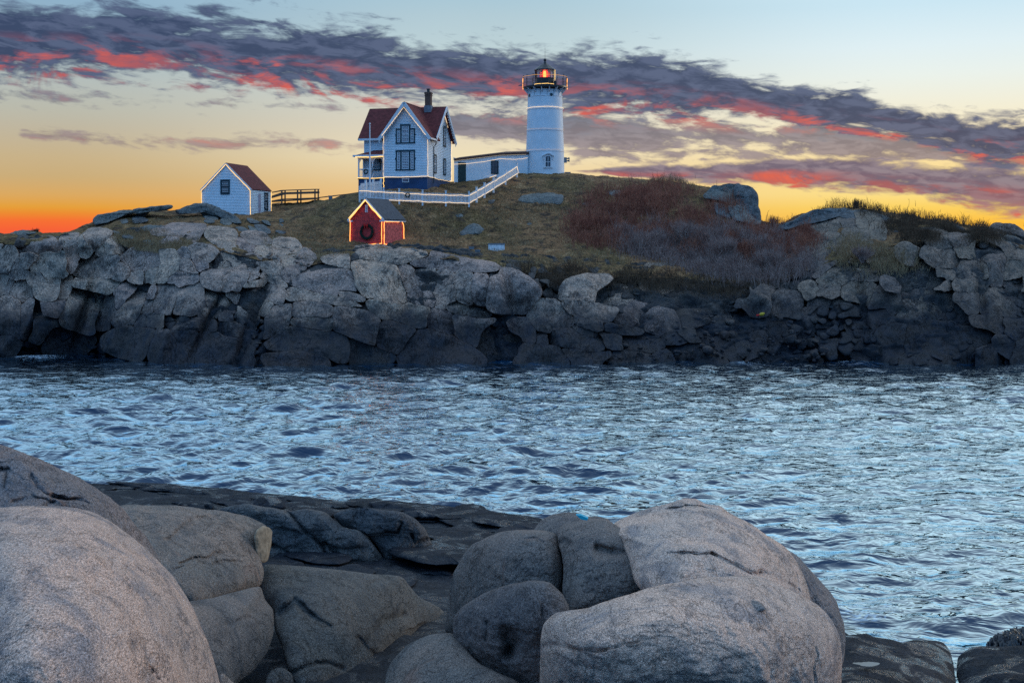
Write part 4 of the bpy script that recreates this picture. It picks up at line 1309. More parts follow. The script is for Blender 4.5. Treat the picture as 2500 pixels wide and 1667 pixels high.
m.box(-MW + .01, -.01, WD + MD - .1, WD + MD, 0, EZ)                            # back wall
m.build('back_wall', WHITE, house)
m = MB()
m.box(-WW + .05, -.05, 0.06, 0.3, -2.2, -0.03); m.box(-.3, -.06, .3, WD + MD - .1, -2.2, -.03); m.box(-MW + .05, -WW + .05, WD + .06, WD + .3, -2.2, -.03)
m.box(-MW + .05, -MW + .3, WD + .3, WD + MD - .1, -2.2, -.03)
m.build('foundation', BLUEBASE, house)
# corner boards and water table
for q in ((-.10, .045, -.05, .10), (-WW - .045, -WW + .10, -.05, .10), (-.08, .045, WD + MD - .12, WD + MD + .03), (-MW - .04, -MW + .1, WD - .05, WD + .1)):
    m = MB(); m.box(*q, 0, EZ); m.build('corner_board', TRIMW, house)
m = MB(); m.box(-WW + .1, -.1, -.06, .0, -.04, .12); m.build('water_table', TRIMW, house)
# roofs
roof = bpy.data.objects.new('roof', None); col.objects.link(roof); roof.parent = house
RT = RZ + 0.22
oh, og = 0.38, 0.50
ze = EZ + 0.22 - oh * slm
my0, my1, mym = WD - oh, WD + MD + oh, WD + MD / 2
m = MB(); roof_slab(m, (-MW - og - .1, my0, ze), (og, my0, ze), (og, mym, RT), (-MW - og - .1, mym, RT), .14)
m.build('roof_slope', REDROOF, roof)
m = MB(); roof_slab(m, (og, my1, ze), (-MW - og - .1, my1, ze), (-MW - og - .1, mym, RT), (og, mym, RT), .14)
m.build('roof_slope', REDROOF, roof)
ow = 0.42
zw = EZ + 0.22 - ow * sl
m = MB(); roof_slab(m, (ow, -og, zw), (ow, WD + 1.2, zw), (-WW / 2, mym, RT - .02), (-WW / 2, -og, RT - .02), .14)
m.build('roof_slope', REDROOF, roof)
m = MB(); roof_slab(m, (-WW - ow, WD + 1.2, zw), (-WW - ow, -og, zw), (-WW / 2, -og, RT - .02), (-WW / 2, mym, RT - .02), .14)
m.build('roof_slope', REDROOF, roof)
# rake boards and eave boards, white
def rake(a, b, parent, h=0.30, w=0.07, up=(0, 0, 1)):
    m = MB(); m.bar(a, b, w, h, up); return m.build('rake_board', TRIMW, parent)
for sgn in (-1, 1):
    xe = -WW / 2 + sgn * (WW / 2 + ow)
    rake((xe, -og - .03, zw - .12), (-WW / 2, -og - .03, RT - .16), roof)
rake((og + .03, my0, ze - .12), (og + .03, mym, RT - .14), roof)
rake((og + .03, my1, ze - .12), (og + .03, mym, RT - .14), roof)
m = MB(); m.bar((-MW - og, my0 - .03, ze - .05), (-WW - ow + .3, my0 - .03, ze - .05), .08, .22); m.build('gutter', TRIMW, roof)
m = MB(); m.bar((ow + .04, -og + .1, zw - .05), (ow + .04, my0 + .2, zw - .05), .10, .16); m.build('gutter', TRIMW, roof)
# scroll-cut trim under the rakes
for sgn in (-1, 1):
    m = MB()
    for i in range(16):
        t = (i + .5) / 16
        x = -WW / 2 + sgn * (WW / 2 + ow) * (1 - t)
        z = zw + (RT - zw) * t - .42
        m.box(x - .07, x + .07, -og + .02, -og + .06, z - .10, z + .12)
    m.build('rake_trim', TRIMW, roof)
m = MB()
for s_ in (-1, 1):
    for i in range(14):
        t = (i + .5) / 14
        y = mym + s_ * (MD / 2 + oh) * (1 - t)
        z = ze + (RT - ze) * t - .40
        m.box(og - .06, og - .02, y - .08, y + .08, z - .10, z + .12)
m.build('rake_trim', TRIMW, roof)
# chimney
ch = bpy.data.objects.new('chimney', None); col.objects.link(ch); ch.parent = roof
m = MB(); cxh, cyh = -1.35, mym - .35
m.box(cxh - .30, cxh + .30, cyh - .28, cyh + .28, 6.6, 8.95); m.box(cxh - .36, cxh + .36, cyh - .34, cyh + .34, 8.75, 8.9); m.box(cxh - .34, cxh + .34, cyh - .32, cyh + .32, 8.55, 8.65)
ch2 = m.build('chimney_stack', BRICK, roof)
m = MB(); m.box(cxh - .13, cxh + .13, cyh - .12, cyh + .12, 8.95, 9.25); m.box(cxh - .17, cxh + .17, cyh - .16, cyh + .16, 9.2, 9.3); m.build('chimney_pot', BLACK, roof)
m = MB(); m.box(cxh - .37, cxh + .37, cyh - .34, cyh + .35, 6.85, 7.55); m.build('flashing', STONEG, roof)
bpy.data.objects.remove(ch)
# front windows: wide triple windows with narrow side lights
for z0, hc, hs, up in ((3.45, 1.62, 1.22, True), (0.78, 1.72, 1.72, False)):
    cx = WW / 2 - .02
    m = MB(wf)
    wd, t = .74, .17
    if up:
        m.box(cx - wd / 2 - t, cx - wd / 2, 0, .09, z0, z0 + hc + t); m.box(cx + wd / 2, cx + wd / 2 + t, 0, .09, z0, z0 + hc + t)
        m.box(cx - wd / 2, cx + wd / 2, 0, .088, z0 + hc, z0 + hc + t)
    else:
        m.box(cx - wd / 2 - t, cx - wd / 2, 0, .09, z0, z0 + hc); m.box(cx + wd / 2, cx + wd / 2 + t, 0, .09, z0, z0 + hc)
        m.box(cx - 1.03, cx + 1.03, 0, .10, z0 + hc, z0 + hc + .18)
    for s_ in (-1, 1):
        xa, xb = sorted((cx + s_ * .87, cx + s_ * 1.0))
        m.box(xa, xb, 0, .09, z0, z0 + hs + (t if up else 0))
        xa, xb = sorted((cx + s_ * (wd / 2 + t), cx + s_ * .87))
        if up:
            m.box(xa, xb, 0, .086, z0 + hs, z0 + hs + t)
        xa, xb = sorted((cx + s_ * 1.0, cx + s_ * 1.08))
        m.box(xa, xb, 0, .07, z0 + hs * .55, z0 + hs * .65)
    m.box(cx - 1.03, cx + 1.03, 0, .12, z0 - .12, z0)
    fr = m.build('window', GREEN, house)
    for xc, w_, h_, nx, nz in ((cx, wd, hc, 3, 2), (cx - .705, .33, hs, 1, 1), (cx + .705, .33, hs, 1, 1)):
        s = MB(wf)
        b = .055
        xa, xb, za, zb = xc - w_ / 2, xc + w_ / 2, z0, z0 + h_
        s.box(xa, xa + b, .02, .07, za, zb); s.box(xb - b, xb, .02, .07, za, zb); s.box(xa + b, xb - b, .02, .068, za, za + b); s.box(xa + b, xb - b, .02, .068, zb - b, zb)
        zm = (za + zb) / 2
        s.box(xa + b, xb - b, .02, .072, zm - .035, zm + .035)
        for i in range(1, nx):
            s.box(xa + w_ * i / nx - .010, xa + w_ * i / nx + .010, .02, .062, za + b, zb - b)
        for lo in (za, zm):
            for i in range(1, nz + (1 if nx > 1 else 0)):
                zz = lo + (zb - za) / 2 * i / (nz + (1 if nx > 1 else 0))
                s.box(xa + b, xb - b, .02, .060, zz - .010, zz + .010)
        s.build('sash', TRIMW, fr)
        g = MB(wf); g.box(xa + .01, xb - .01, .028, .04, za + .01, zb - .01); g.build('pane', CURTAIN, fr)
# right side windows
window(wr, house, WD + .55, .62, .62, 1.55, head=.1, nx=2, nz=1)
window(wr, house, WD + 3.75, .62, .66, 1.35, head=.1, nx=2, nz=1)
window(wr, house, WD + 3.75, 3.55, .66, 1.75, head=.1, nx=2, nz=1)
# basement window
m = MB(wf); cx = WW / 2 - .02
m.box(cx - .36, cx + .36, -.05, .0, -.52, -.1); fr = m.build('basement_window', TRIMW, house)
m = MB(wf); m.box(cx - .30, cx + .30, .002, .01, -.46, -.16); m.build('pane', CURTAIN, fr)
# downspout at the joint of wing and main block
m = MB(); m.tube([(.42, WD - .1, zw - .1), (.30, WD - .05, zw - .5), (.10, WD, zw - .7), (.09, WD, -.6)], .045, 6); m.build('downspout', GREEN, house)
# porch
porch = bpy.data.objects.new('porch', None); col.objects.link(porch); porch.parent = house
px0, px1, py0 = -MW - .15, -WW, .25
m = MB(); m.box(px0, px1 - .05, py0, WD, -.16, -.04); m.build('porch_floor', GREEN, porch)
m = MB(); m.box(px0 + .05, px1 - .06, py0 + .05, WD - .02, -2.2, -.18); m.build('porch_base', BLUEBASE, porch)
m = MB(); zp = 2.22; zt = 2.86
m.add([(px0 - .35, py0 - .35, zp), (px1, py0 - .35, zp), (px1, WD, zt), (px0 + 1.2, WD, zt), (px0 - .35, WD, zp)], [(0, 1, 2, 3), (0, 3, 4)])
m.add([(px0 - .35, py0 - .35, zp - .04), (px1, py0 - .35, zp - .04), (px1, WD, zp - .04), (px0 - .35, WD, zp - .04)], [(0, 1, 2, 3)])
m.build('porch_roof', REDROOF, porch)
m = MB(); m.bar((px0 - .38, py0 - .37, zp - .03), (px1, py0 - .37, zp - .03), .06, .18); m.bar((px0 - .38, py0 - .37, zp - .03), (px0 - .38, WD, zp - .03), .06, .18); m.bar((px0, py0 + .05, zp - .2), (px1, py0 + .05, zp - .2), .12, .2)
m.bar((px0 + .05, py0, zp - .2), (px0 + .05, WD, zp - .2), .12, .2)
m.build('porch_eave', TRIMW, porch)
for x in (px0 + .08, -MW + 1.42, px1 - .12):
    m = MB(); m.box(x - .06, x + .06, py0 + .0, py0 + .12, -.04, zp - .3)
    for s_ in (-1, 1):
        if px0 - .01 < x + s_ * .35 < px1:
            m.prism([(x + s_ * .06, py0 + .04, zp - .3), (x + s_ * .40, py0 + .04, zp - .3), (x + s_ * .25, py0 + .04, zp - .38), (x + s_ * .06, py0 + .04, zp - .75)], (0, .05, 0))
    m.build('porch_post', TRIMW, porch)
m = MB()
for x in (px0 + .08,):
    m.box(x - .06, x + .06, WD - .16, WD - .04, -.04, zp - .3)
m.build('porch_post', TRIMW, porch)
m = MB(); m.bar((px0 + .08, py0 + .06, .88), (-MW + 1.42, py0 + .06, .88), .06, .07); m.bar((px0 + .08, py0 + .06, .10), (-MW + 1.42, py0 + .06, .10), .05, .06); m.bar((px0 + .08, py0 + .06, .88), (px0 + .08, WD, .88), .06, .07)
m.build('porch_rail', TRIMW, porch)
me_b = None
for i in range(10):
    x = px0 + .22 + i * .125
    if me_b is None:
        m = MB(); m.box(-.018, .018, -.018, .018, .1, .86); me_b = m.mesh('baluster'); me_b.materials.append(TRIMW)
    o = link('baluster', me_b, None, porch); o.location = (x, py0 + .06, 0)
m = MB(); m.tube([(-MW + 1.55, py0 - .5, .1), (-MW + 1.5, py0 - .1, .75), (-MW + 1.5, py0 + .1, .8)], .025, 5); m.tube([(-MW + 1.55, py0 - .5, .45), (-MW + 1.5, py0 - .1, 1.1), (-MW + 1.5, py0 + .1, 1.2)], .025, 5); m.build('hand_rail', BLACK, porch)
window(mf, house, 1.30, .95, .66, .95, nx=2, nz=1, head=.1)
m = MB(mf); m.box(MW - WW - .62, MW - WW - .04, 0, .07, -.04, 2.0); m.build('door', DOORG, house)
m = MB(); m.box(-MW + 1.75, -MW + 1.95, .7, .9, 1.55, 1.8); m.build('porch_lamp', BLACK, porch)
# steps and their ramp rail beside the porch are hidden by the fence

# string lights on the house
Rz = lambda p: (house_mat @ Vector(p))
from mathutils import Matrix
house_mat = Matrix.Translation(Vector(HL)) @ Matrix.Rotation(YAW, 4, 'Z')
y_ = -og - .10
string_lights('light_string', 'warm light string up both slopes of the front gable', [Rz(p) for p in ((-WW - .04, -.14, 0.05), (-WW - .04, -.14, EZ - .05), (-WW - .02, -og - .10, EZ - .02), (-WW / 2, -og - .10, RT - .58), (-.02, -og - .10, EZ - .02), (.05, -.14, EZ - .05), (.08, -.12, 0.05))])
string_lights('light_string', 'warm light string along the top of the navy foundation', [Rz(p) for p in ((-WW - .02, -.10, .04), (.06, -.12, .06), (.10, WD, .02), (.10, WD + 3, -.06), (.10, WD + MD, 0.0))], sag=.05)
string_lights('light_string', 'light string on the far right corner of the house', [Rz(p) for p in ((.09, WD + MD + .04, 0), (.09, WD + MD + .04, EZ + .1), (.12, mym + .1, RZ - .1))], r=.024)
string_lights('light_string', 'light string under the porch eave', [Rz(p) for p in ((px0 - .1, py0 - .42, zp - .16), (px1 - .03, py0 - .42, zp - .14))], mat=LITEY, r=.04)
string_lights('light_string', 'light string along the porch floor edge', [Rz(p) for p in ((px0 - .03, py0 - .05, -.02), (px1 - .03, py0 - .08, -.04))], mat=LITEY, r=.028)
string_lights('light_string', 'light string hanging from the house corner down to the fence', [Rz(p) for p in ((-WW - .03, -.12, 0), (-WW + .05, -.16, -.4), (-WW - .02, -.2, -.62), (-WW + .08, -.25, -.85), (-WW, -.3, -1.25))], mat=LITEY, r=.03)
wreath('wreath', 'dark evergreen wreath on the porch railing', tuple(Rz((-MW + .72, py0 + .02, .62))), .20, .075, Wall((0, 0, 0), house_mat.to_3x3() @ Vector((1, 0, 0)), house_mat.to_3x3() @ Vector((0, -1, 0))), bow=False)

# flagpole
fp = P(903, 480, 113.6)
t = thing('flagpole', 'slim white flagpole in front of the house porch', 'flagpole', tuple(fp))
top = float((480 - 305) / F * 113.6)
m = MB(); m.tube([(0, 0, -.4), (0, 0, top * .5), (0, 0, top)], [.085, .07, .045], 8); m.build('pole', TRIMW, t)
m = MB(); m.lathe([(0, top), (.06, top + .03), (.085, top + .09), (.06, top + .15), (0, top + .18)], 10); m.build('finial', TRIMW, t)

# ------------------------------------------------------------------ covered passage between house and tower
st = [(1108.5, 449, 393.5, 125.9), (1222, 436, 379.5, 128.3), (1288, 426, 377.5, 129.6)]
sp0 = P(1108.5, 449, 125.9)
t = thing('covered_passage', 'low white passage with brown roof edge joining house and tower', 'passage')
B = [P(a, b + 6, d) for a, b, c, d in st]; Tt = [P(a, c, d) for a, b, c, d in st]
m = MB()
back = Vector((0.45, 1.7, 0))
for i in range(2):
    b0, b1, t0, t1 = Vector(B[i]), Vector(B[i + 1]), Vector(Tt[i]), Vector(Tt[i + 1])
    m.hexa([b0, b1, b1 + back, b0 + back, t0, t1, t1 + back, t0 + back])
m.build('wall', WHITE, t)
m = MB()
for i in range(2):
    t0, t1 = Vector(Tt[i]), Vector(Tt[i + 1])
    o_ = Vector((0, -.22, 0)); u = Vector((0, 0, .24)); rise = Vector((0, 0, .30))
    m.hexa([t0 + o_, t1 + o_, t1 + back * 1.1 + rise, t0 + back * 1.1 + rise, t0 + o_ + u, t1 + o_ + u, t1 + back * 1.1 + u + rise, t0 + back * 1.1 + u + rise])
m.build('roof', BROWNFASC, t)
seg = Vector(P(1222, 436, 128.3)) - Vector(P(1108.5, 449, 125.9)); L = seg.length
xd = Vector((seg.x, seg.y, 0)).normalized(); nd = Vector((xd.y, -xd.x, 0))
Lh = Vector((seg.x, seg.y, 0)).length
pw = Wall(P(1108.5, 447, 125.9), xd, nd)
def px_to_x(px):
    return (px - 1108.5) / (1222 - 1108.5) * Lh
m = MB(pw); x0, x1 = px_to_x(1118.2), px_to_x(1136.8)
m.box(x0, x1, 0, .05, .1, 2.2); dr = m.build('door', DOORG, t)
m = MB(pw)
for i in range(1, 4):
    m.box(x0 + (x1 - x0) * i / 4 - .012, x0 + (x1 - x0) * i / 4 + .012, .05, .06, .12, 2.18)
m.build('batten', GREEN, dr)
xw0, xw1 = px_to_x(1199), px_to_x(1216)
window(pw, t, (xw0 + xw1) / 2, 1.15, xw1 - xw0 - .1, 1.3, trim=GREEN, t=.07, sash=GREEN, nx=2, nz=1)
m = MB(); m.hexa([P(1107, 391, 126.2), P(1119, 392, 126.4), P(1119, 392, 127.5), P(1107, 391, 127.5), P(1107, 384.5, 126.2), P(1119, 388, 126.4), P(1119, 388, 127.5), P(1107, 384.5, 127.5)]); m.build('entry_hood', TRIMW, t)
string_lights('light_string', 'light string along the eave of the low white passage', [P(a, c + 8, d - .35) for a, b, c, d in st], sag=.12)
string_lights('light_string', 'light string along the foot of the low white passage', [P(1109, 446, 125.4), P(1137, 447, 125.9), P(1155, 446, 126.3), P(1183, 437, 127), P(1212, 428, 127.8)], r=.022)

# ------------------------------------------------------------------ lighthouse
TY = 131.0
TX, TZ = (1330.6 - CX) / F * TY, 16.75
k_ = TY / F
tower = thing('lighthouse', 'white conical iron lighthouse tower with black lantern and red light', 'lighthouse', (TX, TY, TZ))
zt_ = lambda py: CH - (py - HY) * k_ - TZ                 # local height of a photo row on the tower axis
prof = [(47.6, 428), (47.3, 422), (46.2, 371.5), (44.6, 321), (42.9, 269), (42.0, 238), (41.6, 221)]
def seg_prof(a, b):
    return [(r * k_, zt_(py)) for r, py in prof[a:b + 1]]
rows = [(0, 2), (2, 3), (3, 4), (4, 5), (5, 6)]
for a, b in rows:
    m = MB()
    pr = seg_prof(a, b)
    pr2 = [(pr[0][0] + .0, pr[0][1] + .004)] + [(r + .0, z) for r, z in pr[1:-1]] + [(pr[-1][0], pr[-1][1] - .004)]
    m.lathe(pr2, 64, cap=False)
    m.build('tower_plate', WHITE, tower, smooth=True)
for r, py in prof[2:6]:                                    # flanged seams between the iron plates
    m = MB(); z = zt_(py); R_ = r * k_
    m.lathe([(R_ - .02, z - .045), (R_ + .035, z - .04), (R_ + .035, z + .04), (R_ - .02, z + .045)], 64, cap=False)
    m.build('seam_flange', TRIMW, tower)
m = MB()
for i in range(16):
    a = 2 * math.pi * i / 16 + .1
    R0, R1 = 42.05 * k_ + .012, 41.7 * k_ + .012
    m.tube([(R0 * math.cos(a), R0 * math.sin(a), zt_(238)), (R1 * math.cos(a), R1 * math.sin(a), zt_(222))], .02, 4)
tag(m.build('plate_joint', STONEG, tower), kind='stuff')
zd = zt_(214)
m = MB(); m.lathe([(41.6 * k_, zt_(222)), (43.5 * k_, zt_(219)), (52 * k_, zd - .16), (54.6 * k_, zd - .12), (54.6 * k_, zd + .02), (0.2, zd + .02)], 48, cap=False)
deck = m.build('gallery', BLACK, tower)
br = None
for i in range(16):
    a = 2 * math.pi * (i + .5) / 16
    if br is None:
        m = MB(); m.prism([(41.6 * k_, -.035, zt_(231)), (41.6 * k_, -.035, zd - .15), (53 * k_, -.035, zd - .18), (50 * k_, -.035, zd - .36), (45 * k_, -.035, zd - .62)], (0, .07, 0)); br = m.mesh('bracket'); br.materials.append(TRIMW)
    o = link('bracket', br, None, tower); o.rotation_euler = (0, 0, a)
# gallery railing
rail_z = zt_(190.5)
gr = bpy.data.objects.new('gallery_railing', None); col.objects.link(gr); gr.parent = tower
pm = None
for i in range(16):
    a = 2 * math.pi * (i + .5) / 16
    if pm is None:
        m = MB(); m.tube([(53.3 * k_, 0, zd), (53.3 * k_, 0, zd + 1.13)], .028, 6); m.lathe([(0, zd + 1.12), (.05, zd + 1.16), (.05, zd + 1.2), (0, zd + 1.3)], 8, (53.3 * k_, 0)); pm = m.mesh('railing_post'); pm.materials.append(BLACK)
    o = link('railing_post', pm, None, gr); o.rotation_euler = (0, 0, a)
for zz in (zd + .42, zd + .75, zd + 1.08):
    m = MB(); ring = [(53.3 * k_ * math.cos(2 * math.pi * i / 48), 53.3 * k_ * math.sin(2 * math.pi * i / 48), zz) for i in range(49)]
    m.tube(ring, .014, 4); m.build('railing_bar', BLACK, gr)
# lantern room
lr = bpy.data.objects.new('lantern_room', None); col.objects.link(lr); lr.parent = tower
Rl = 24.3 * k_
zp0, zp1, zg = zd + .02, zt_(193.5), zt_(173)
def octo(r, z, n=10, off=0.31):
    return [(r * math.cos(2 * math.pi * i / n + off), r * math.sin(2 * math.pi * i / n + off), z) for i in range(n)]
m = MB(); m.lathe([(Rl, zp0), (Rl, zp1), (Rl + .06, zp1), (Rl + .06, zp1 + .06), (Rl - .1, zp1 + .06)], 10); m.build('parapet', BLACK, lr)
pan, mul = None, None
for i in range(10):
    a0, a1 = 2 * math.pi * i / 10, 2 * math.pi * (i + 1) / 10
    m = MB(); m.tube([(Rl * math.cos(a0), Rl * math.sin(a0), zp1), (Rl * math.cos(a0), Rl * math.sin(a0), zg)], .035, 5); m.build('mullion', BLACK, lr)
    m = MB(); q = [(Rl * .99 * math.cos(a0), Rl * .99 * math.sin(a0)), (Rl * .99 * math.cos(a1), Rl * .99 * math.sin(a1))]
    m.add([(*q[0], zp1 + .06), (*q[1], zp1 + .06), (*q[1], zg), (*q[0], zg)], [(0, 1, 2, 3)])
    if i == 0:
        gm = bpy.data.materials.new('lantern_glass'); gm.use_nodes = True
        T = NT(gm.node_tree); T.n.clear(); out = T.new('ShaderNodeOutputMaterial')
        tr = T.new('ShaderNodeBsdfTransparent'); gl = T.new('ShaderNodeBsdfGlossy'); gl.inputs['Roughness'].default_value = .05
        mx = T.new('ShaderNodeMixShader'); fz = T.new('ShaderNodeFresnel'); fz.inputs[0].default_value = 1.4
        T.l.new(T.math('ADD', fz.outputs[0], .04), mx.inputs[0]); T.l.new(tr.outputs[0], mx.inputs[1]); T.l.new(gl.outputs[0], mx.inputs[2]); T.l.new(mx.outputs[0], out.inputs[0])
    m.build('pane', gm, lr)
m = MB(); m.lathe([(.34, zp1 + .1), (.42, zp1 + .3), (.44, zp1 + .5), (.38, zp1 + .75), (.2, zg - .02)], 20); m.build('lens', emit_mat('red_beacon', (1.0, 0.05, 0.02), 1.8), lr, smooth=True)
m = MB(); m.lathe([(.15, zp1 + .15), (.17, zp1 + .5), (.12, zg - .1)], 12, (-.05, -.40)); m.build('lamp', emit_mat('beacon_lamp', (1.0, 0.26, 0.05), 3.2), lr, smooth=True)
PINKG = simple_mat('pink_lens_glass', (0.75, 0.35, 0.42), 0.3)
for s_ in (-1, 1):
    m = MB(); m.tube([(s_ * .58, .1, zp1 + .05), (s_ * .58, .1, zg - .15)], .13, 8); m.build('lens_panel', PINKG, lr)
m = MB(); m.lathe([(26.4 * k_, zg - .03), (26.6 * k_, zg + .08), (20 * k_, zt_(166.5)), (11 * k_, zt_(159.5)), (4.5 * k_, zt_(155)), (3.2 * k_, zt_(152)), (2.6 * k_, zt_(150.5))], 10); m.build('lantern_roof', BLACK, lr)
m = MB(); m.lathe([(2.2 * k_, zt_(152)), (1.6 * k_, zt_(151)), (3.4 * k_, zt_(149)), (3.9 * k_, zt_(147)), (3.2 * k_, zt_(144.8)), (.02, zt_(143.5))], 14); m.build('vent_ball', BLACK, lr, smooth=True)
m = MB(); m.tube([(0, 0, zt_(145)), (0, 0, zt_(117))], [.022, .010], 5); m.build('lightning_rod', BLACK, lr)
m = MB(); m.box(.95, 1.25, -.9, -.6, zd, zd + .62); m.build('gallery_box', BLACK, tower)
# bracketed lamp out to the left of the gallery
m = MB(); xl_ = (1269.5 - 1330.6) * k_; m.bar((-53 * k_, -.2, zd + .1), (xl_ + .1, -.4, zd + .18), .04, .04); m.prism([(xl_ - .22, -.5, zd + .12), (xl_ + .18, -.5, zd + .1), (xl_ + .22, -.5, zd + .30), (xl_ - .02, -.5, zd + .24)], (0, .18, 0)); m.build('gallery_lamp', STONEG, tower)
# portholes
for ang in (-math.pi / 2 + .34, -math.pi / 2 - 1.12):
    c = (42.0 * k_ * math.cos(ang), 42.0 * k_ * math.sin(ang)); z = zt_(236)
    w_ = Wall((c[0], c[1], z), (-math.sin(ang), math.cos(ang), 0), (math.cos(ang), math.sin(ang), 0))
    m = MB(w_); n = 14
    m.add([(math.cos(2 * math.pi * i / n) * .17, -.03, math.sin(2 * math.pi * i / n) * .17) for i in range(n)] + [(math.cos(2 * math.pi * i / n) * .17, .06, math.sin(2 * math.pi * i / n) * .17) for i in range(n)],
          [tuple(range(n, 2 * n))] + [(i, (i + 1) % n, n + (i + 1) % n, n + i) for i in range(n)])
    m.build('porthole', GREEN, tower)
# tower window with moulded hood
ang = -math.pi / 2 + math.asin((1336.5 - 1330.6) / 46.8)
rw = 46.6 * k_
wt = Wall((rw * math.cos(ang), rw * math.sin(ang), 0), (-math.sin(ang), math.cos(ang), 0), (math.cos(ang), math.sin(ang), 0))
z0, z1 = zt_(410.5), zt_(387)
m = MB(wt); hw = .30
m.box(-hw - .12, -hw, -.15, .06, z0, z1 - .1); m.box(hw, hw + .12, -.15, .06, z0, z1 - .1); m.box(-hw - .22, hw + .22, -.15, .12, z0 - .13, z0)
n = 8
arc = [(math.cos(math.pi * i / n) * hw, z1 - .1 + math.sin(math.pi * i / n) * .2) for i in range(n + 1)]
arc2 = [(math.cos(math.pi * i / n) * (hw + .12), z1 - .1 + math.sin(math.pi * i / n) * .32) for i in range(n + 1)]
for i in range(n):
    (xa, za), (xb, zb), (xc, zc), (xd_, zd_) = arc[i], arc[i + 1], arc2[i + 1], arc2[i]
    m.hexa([(xa, -.15, za), (xb, -.15, zb), (xc, -.15, zc), (xd_, -.15, zd_), (xa, .06, za), (xb, .06, zb), (xc, .06, zc), (xd_, .06, zd_)])
tw = m.build('window', TRIMW, tower)
m = MB(wt); zh = zt_(382.5)
hood = [(-.64, zh - .12), (-.45, zh + .0), (-.2, zh + .13), (0, zh + .17), (.2, zh + .13), (.45, zh + .0), (.64, zh - .12)]
for (xa, za), (xb, zb) in zip(hood[:-1], hood[1:]):
    m.hexa([(xa, -.2, za - .08), (xb, -.2, zb - .08), (xb, .16, zb - .08), (xa, .16, za - .08), (xa, -.2, za + .04), (xb, -.2, zb + .04), (xb, .2, zb + .04), (xa, .2, za + .04)])
for s_ in (-1, 1):
    m.box(s_ * .5 - .05, s_ * .5 + .05, -.2, .1, zh - .5, zh - .12)
m.build('window_hood', TRIMW, tw)
m = MB(wt); m.box(-hw, hw, -.05, .025, z0, z1 + .06); m.build('pane', GLASS, tw)
m = MB(wt); m.box(-.022, .022, .025, .05, z0, z1 + .05); m.box(-hw, hw, .025, .048, (z0 + z1) / 2 - .025, (z0 + z1) / 2 + .025); m.box(-hw, -hw + .04, .025, .046, z0, z1); m.box(hw - .04, hw, .025, .046, z0, z1); m.build('sash', TRIMW, tw)
# light strings round the tower
for i, (r, py, nm) in enumerate(((43.0, 268, 'upper'), (44.8, 320.5, 'middle'), (46.4, 371, 'lowest'))):
    R_ = r * k_ + .09
    pts = [(TX + R_ * math.cos(a), TY + R_ * math.sin(a), TZ + zt_(py) + .10) for a in np.linspace(-math.pi - .1, .1, 25)]
    string_lights('light_string', {'upper': 'highest light string ringing the white tower', 'middle': 'middle light string ringing the white tower', 'lowest': 'lowest light string ringing the tower above its window'}[nm], pts, mat=LITE if i == 0 else emit_mat('faint_bulbs_%d' % i, (1, .72, .5), .5), r=.018 if i == 0 else .011, sag=.015, seed=i)
R_ = 54 * k_
string_lights('light_string', 'amber light string along the top of the gallery railing', [(TX + R_ * math.cos(a), TY + R_ * math.sin(a), TZ + zd + 1.08) for a in np.linspace(-math.pi, 0, 21)], mat=emit_mat('railing_bulbs', (1, .5, .15), .9), r=.016, sag=.02)
string_lights('light_string', 'yellow light string round the foot of the black lantern', [(TX + (Rl + .1) * math.cos(a), TY + (Rl + .1) * math.sin(a), TZ + zd + .28) for a in np.linspace(-math.pi + .2, -.2, 13)], mat=LITEY, r=.025, sag=.01)
string_lights('light_string', 'yellow light string down the right side of the black lantern', [(TX + (Rl + .06) * math.cos(-.35), TY + (Rl + .06) * math.sin(-.35), TZ + z) for z in (zd + .1, (zd + zg) / 2, zg)], mat=LITEY, r=.03, sag=0)
for s_, nm in ((-1, 'left'), (1, 'right')):
    string_lights('light_string', f'amber light string hanging at the {nm} end of the gallery', [(TX + s_ * 54 * k_, TY - .2, TZ + zd + z) for z in (-.25, .2, .6, .95)], mat=LITEO, r=.03, sag=0)
# fog signal beside the tower
fx = P(1382, 391, 131.2)
t = thing('fog_signal', 'pale fog signal with paired horns on the right of the tower base', 'fog signal', tuple(fx))
m = MB(); m.box(-.25, .08, -.2, .2, -.3, .28); m.build('housing', STONEG, t)
for zz in (-.12, .14):
    m = MB(); m.tube([(.0, 0, zz), (.2, 0, zz + .02), (.38, 0, zz + .05)], [.05, .08, .14], 10); m.build('horn', STONEG, t)
fx = P(1386, 423, 130.5)
m = MB(); x, y, z = fx; m.box(x - .3, x + .3, y - .3, y + .3, z - .2, z + .05); m.box(x - .33, x + .33, y - .33, y + .33, z + .05, z + .10)
tag(m.build('hatch', STONEG), 'low grey hatch on the turf right of the tower base', 'hatch')

# ------------------------------------------------------------------ white shed on the left
SY = 114.5
sl0 = P(611.8, 528, SY)
yaw = math.radians(-13)
shed = thing('white_shed', 'small white clapboard shed with red gable roof on the left rise', 'shed', tuple(sl0), yaw)
SW, SD, SE, SR = 5.05, 4.5, 2.60, 5.05
wf = Wall((-SW, 0, 0), (1, 0, 0), (0, -1, 0)); wr = Wall((0, 0, 0), (0, 1, 0), (1, 0, 0)); wl = Wall((-SW, SD, 0), (0, -1, 0), (-1, 0, 0)); wb = Wall((0, SD, 0), (-1, 0, 0), (0, 1, 0))
s1 = (SR - SE) / (SW / 2)
for w in (wf, wb):
    siding(w, shed, WHITE, lambda z: max(0, (z - SE) / s1), lambda z: SW - max(0, (z - SE) / s1), -.6, SR, course=.15)
siding(wr, shed, WHITE, lambda z: 0, lambda z: SD, -.6, SE, course=.15)
siding(wl, shed, WHITE, lambda z: 0, lambda z: SD, -.6, SE, course=.15)
zt2, ov, fo = SR + .12, .12, .10
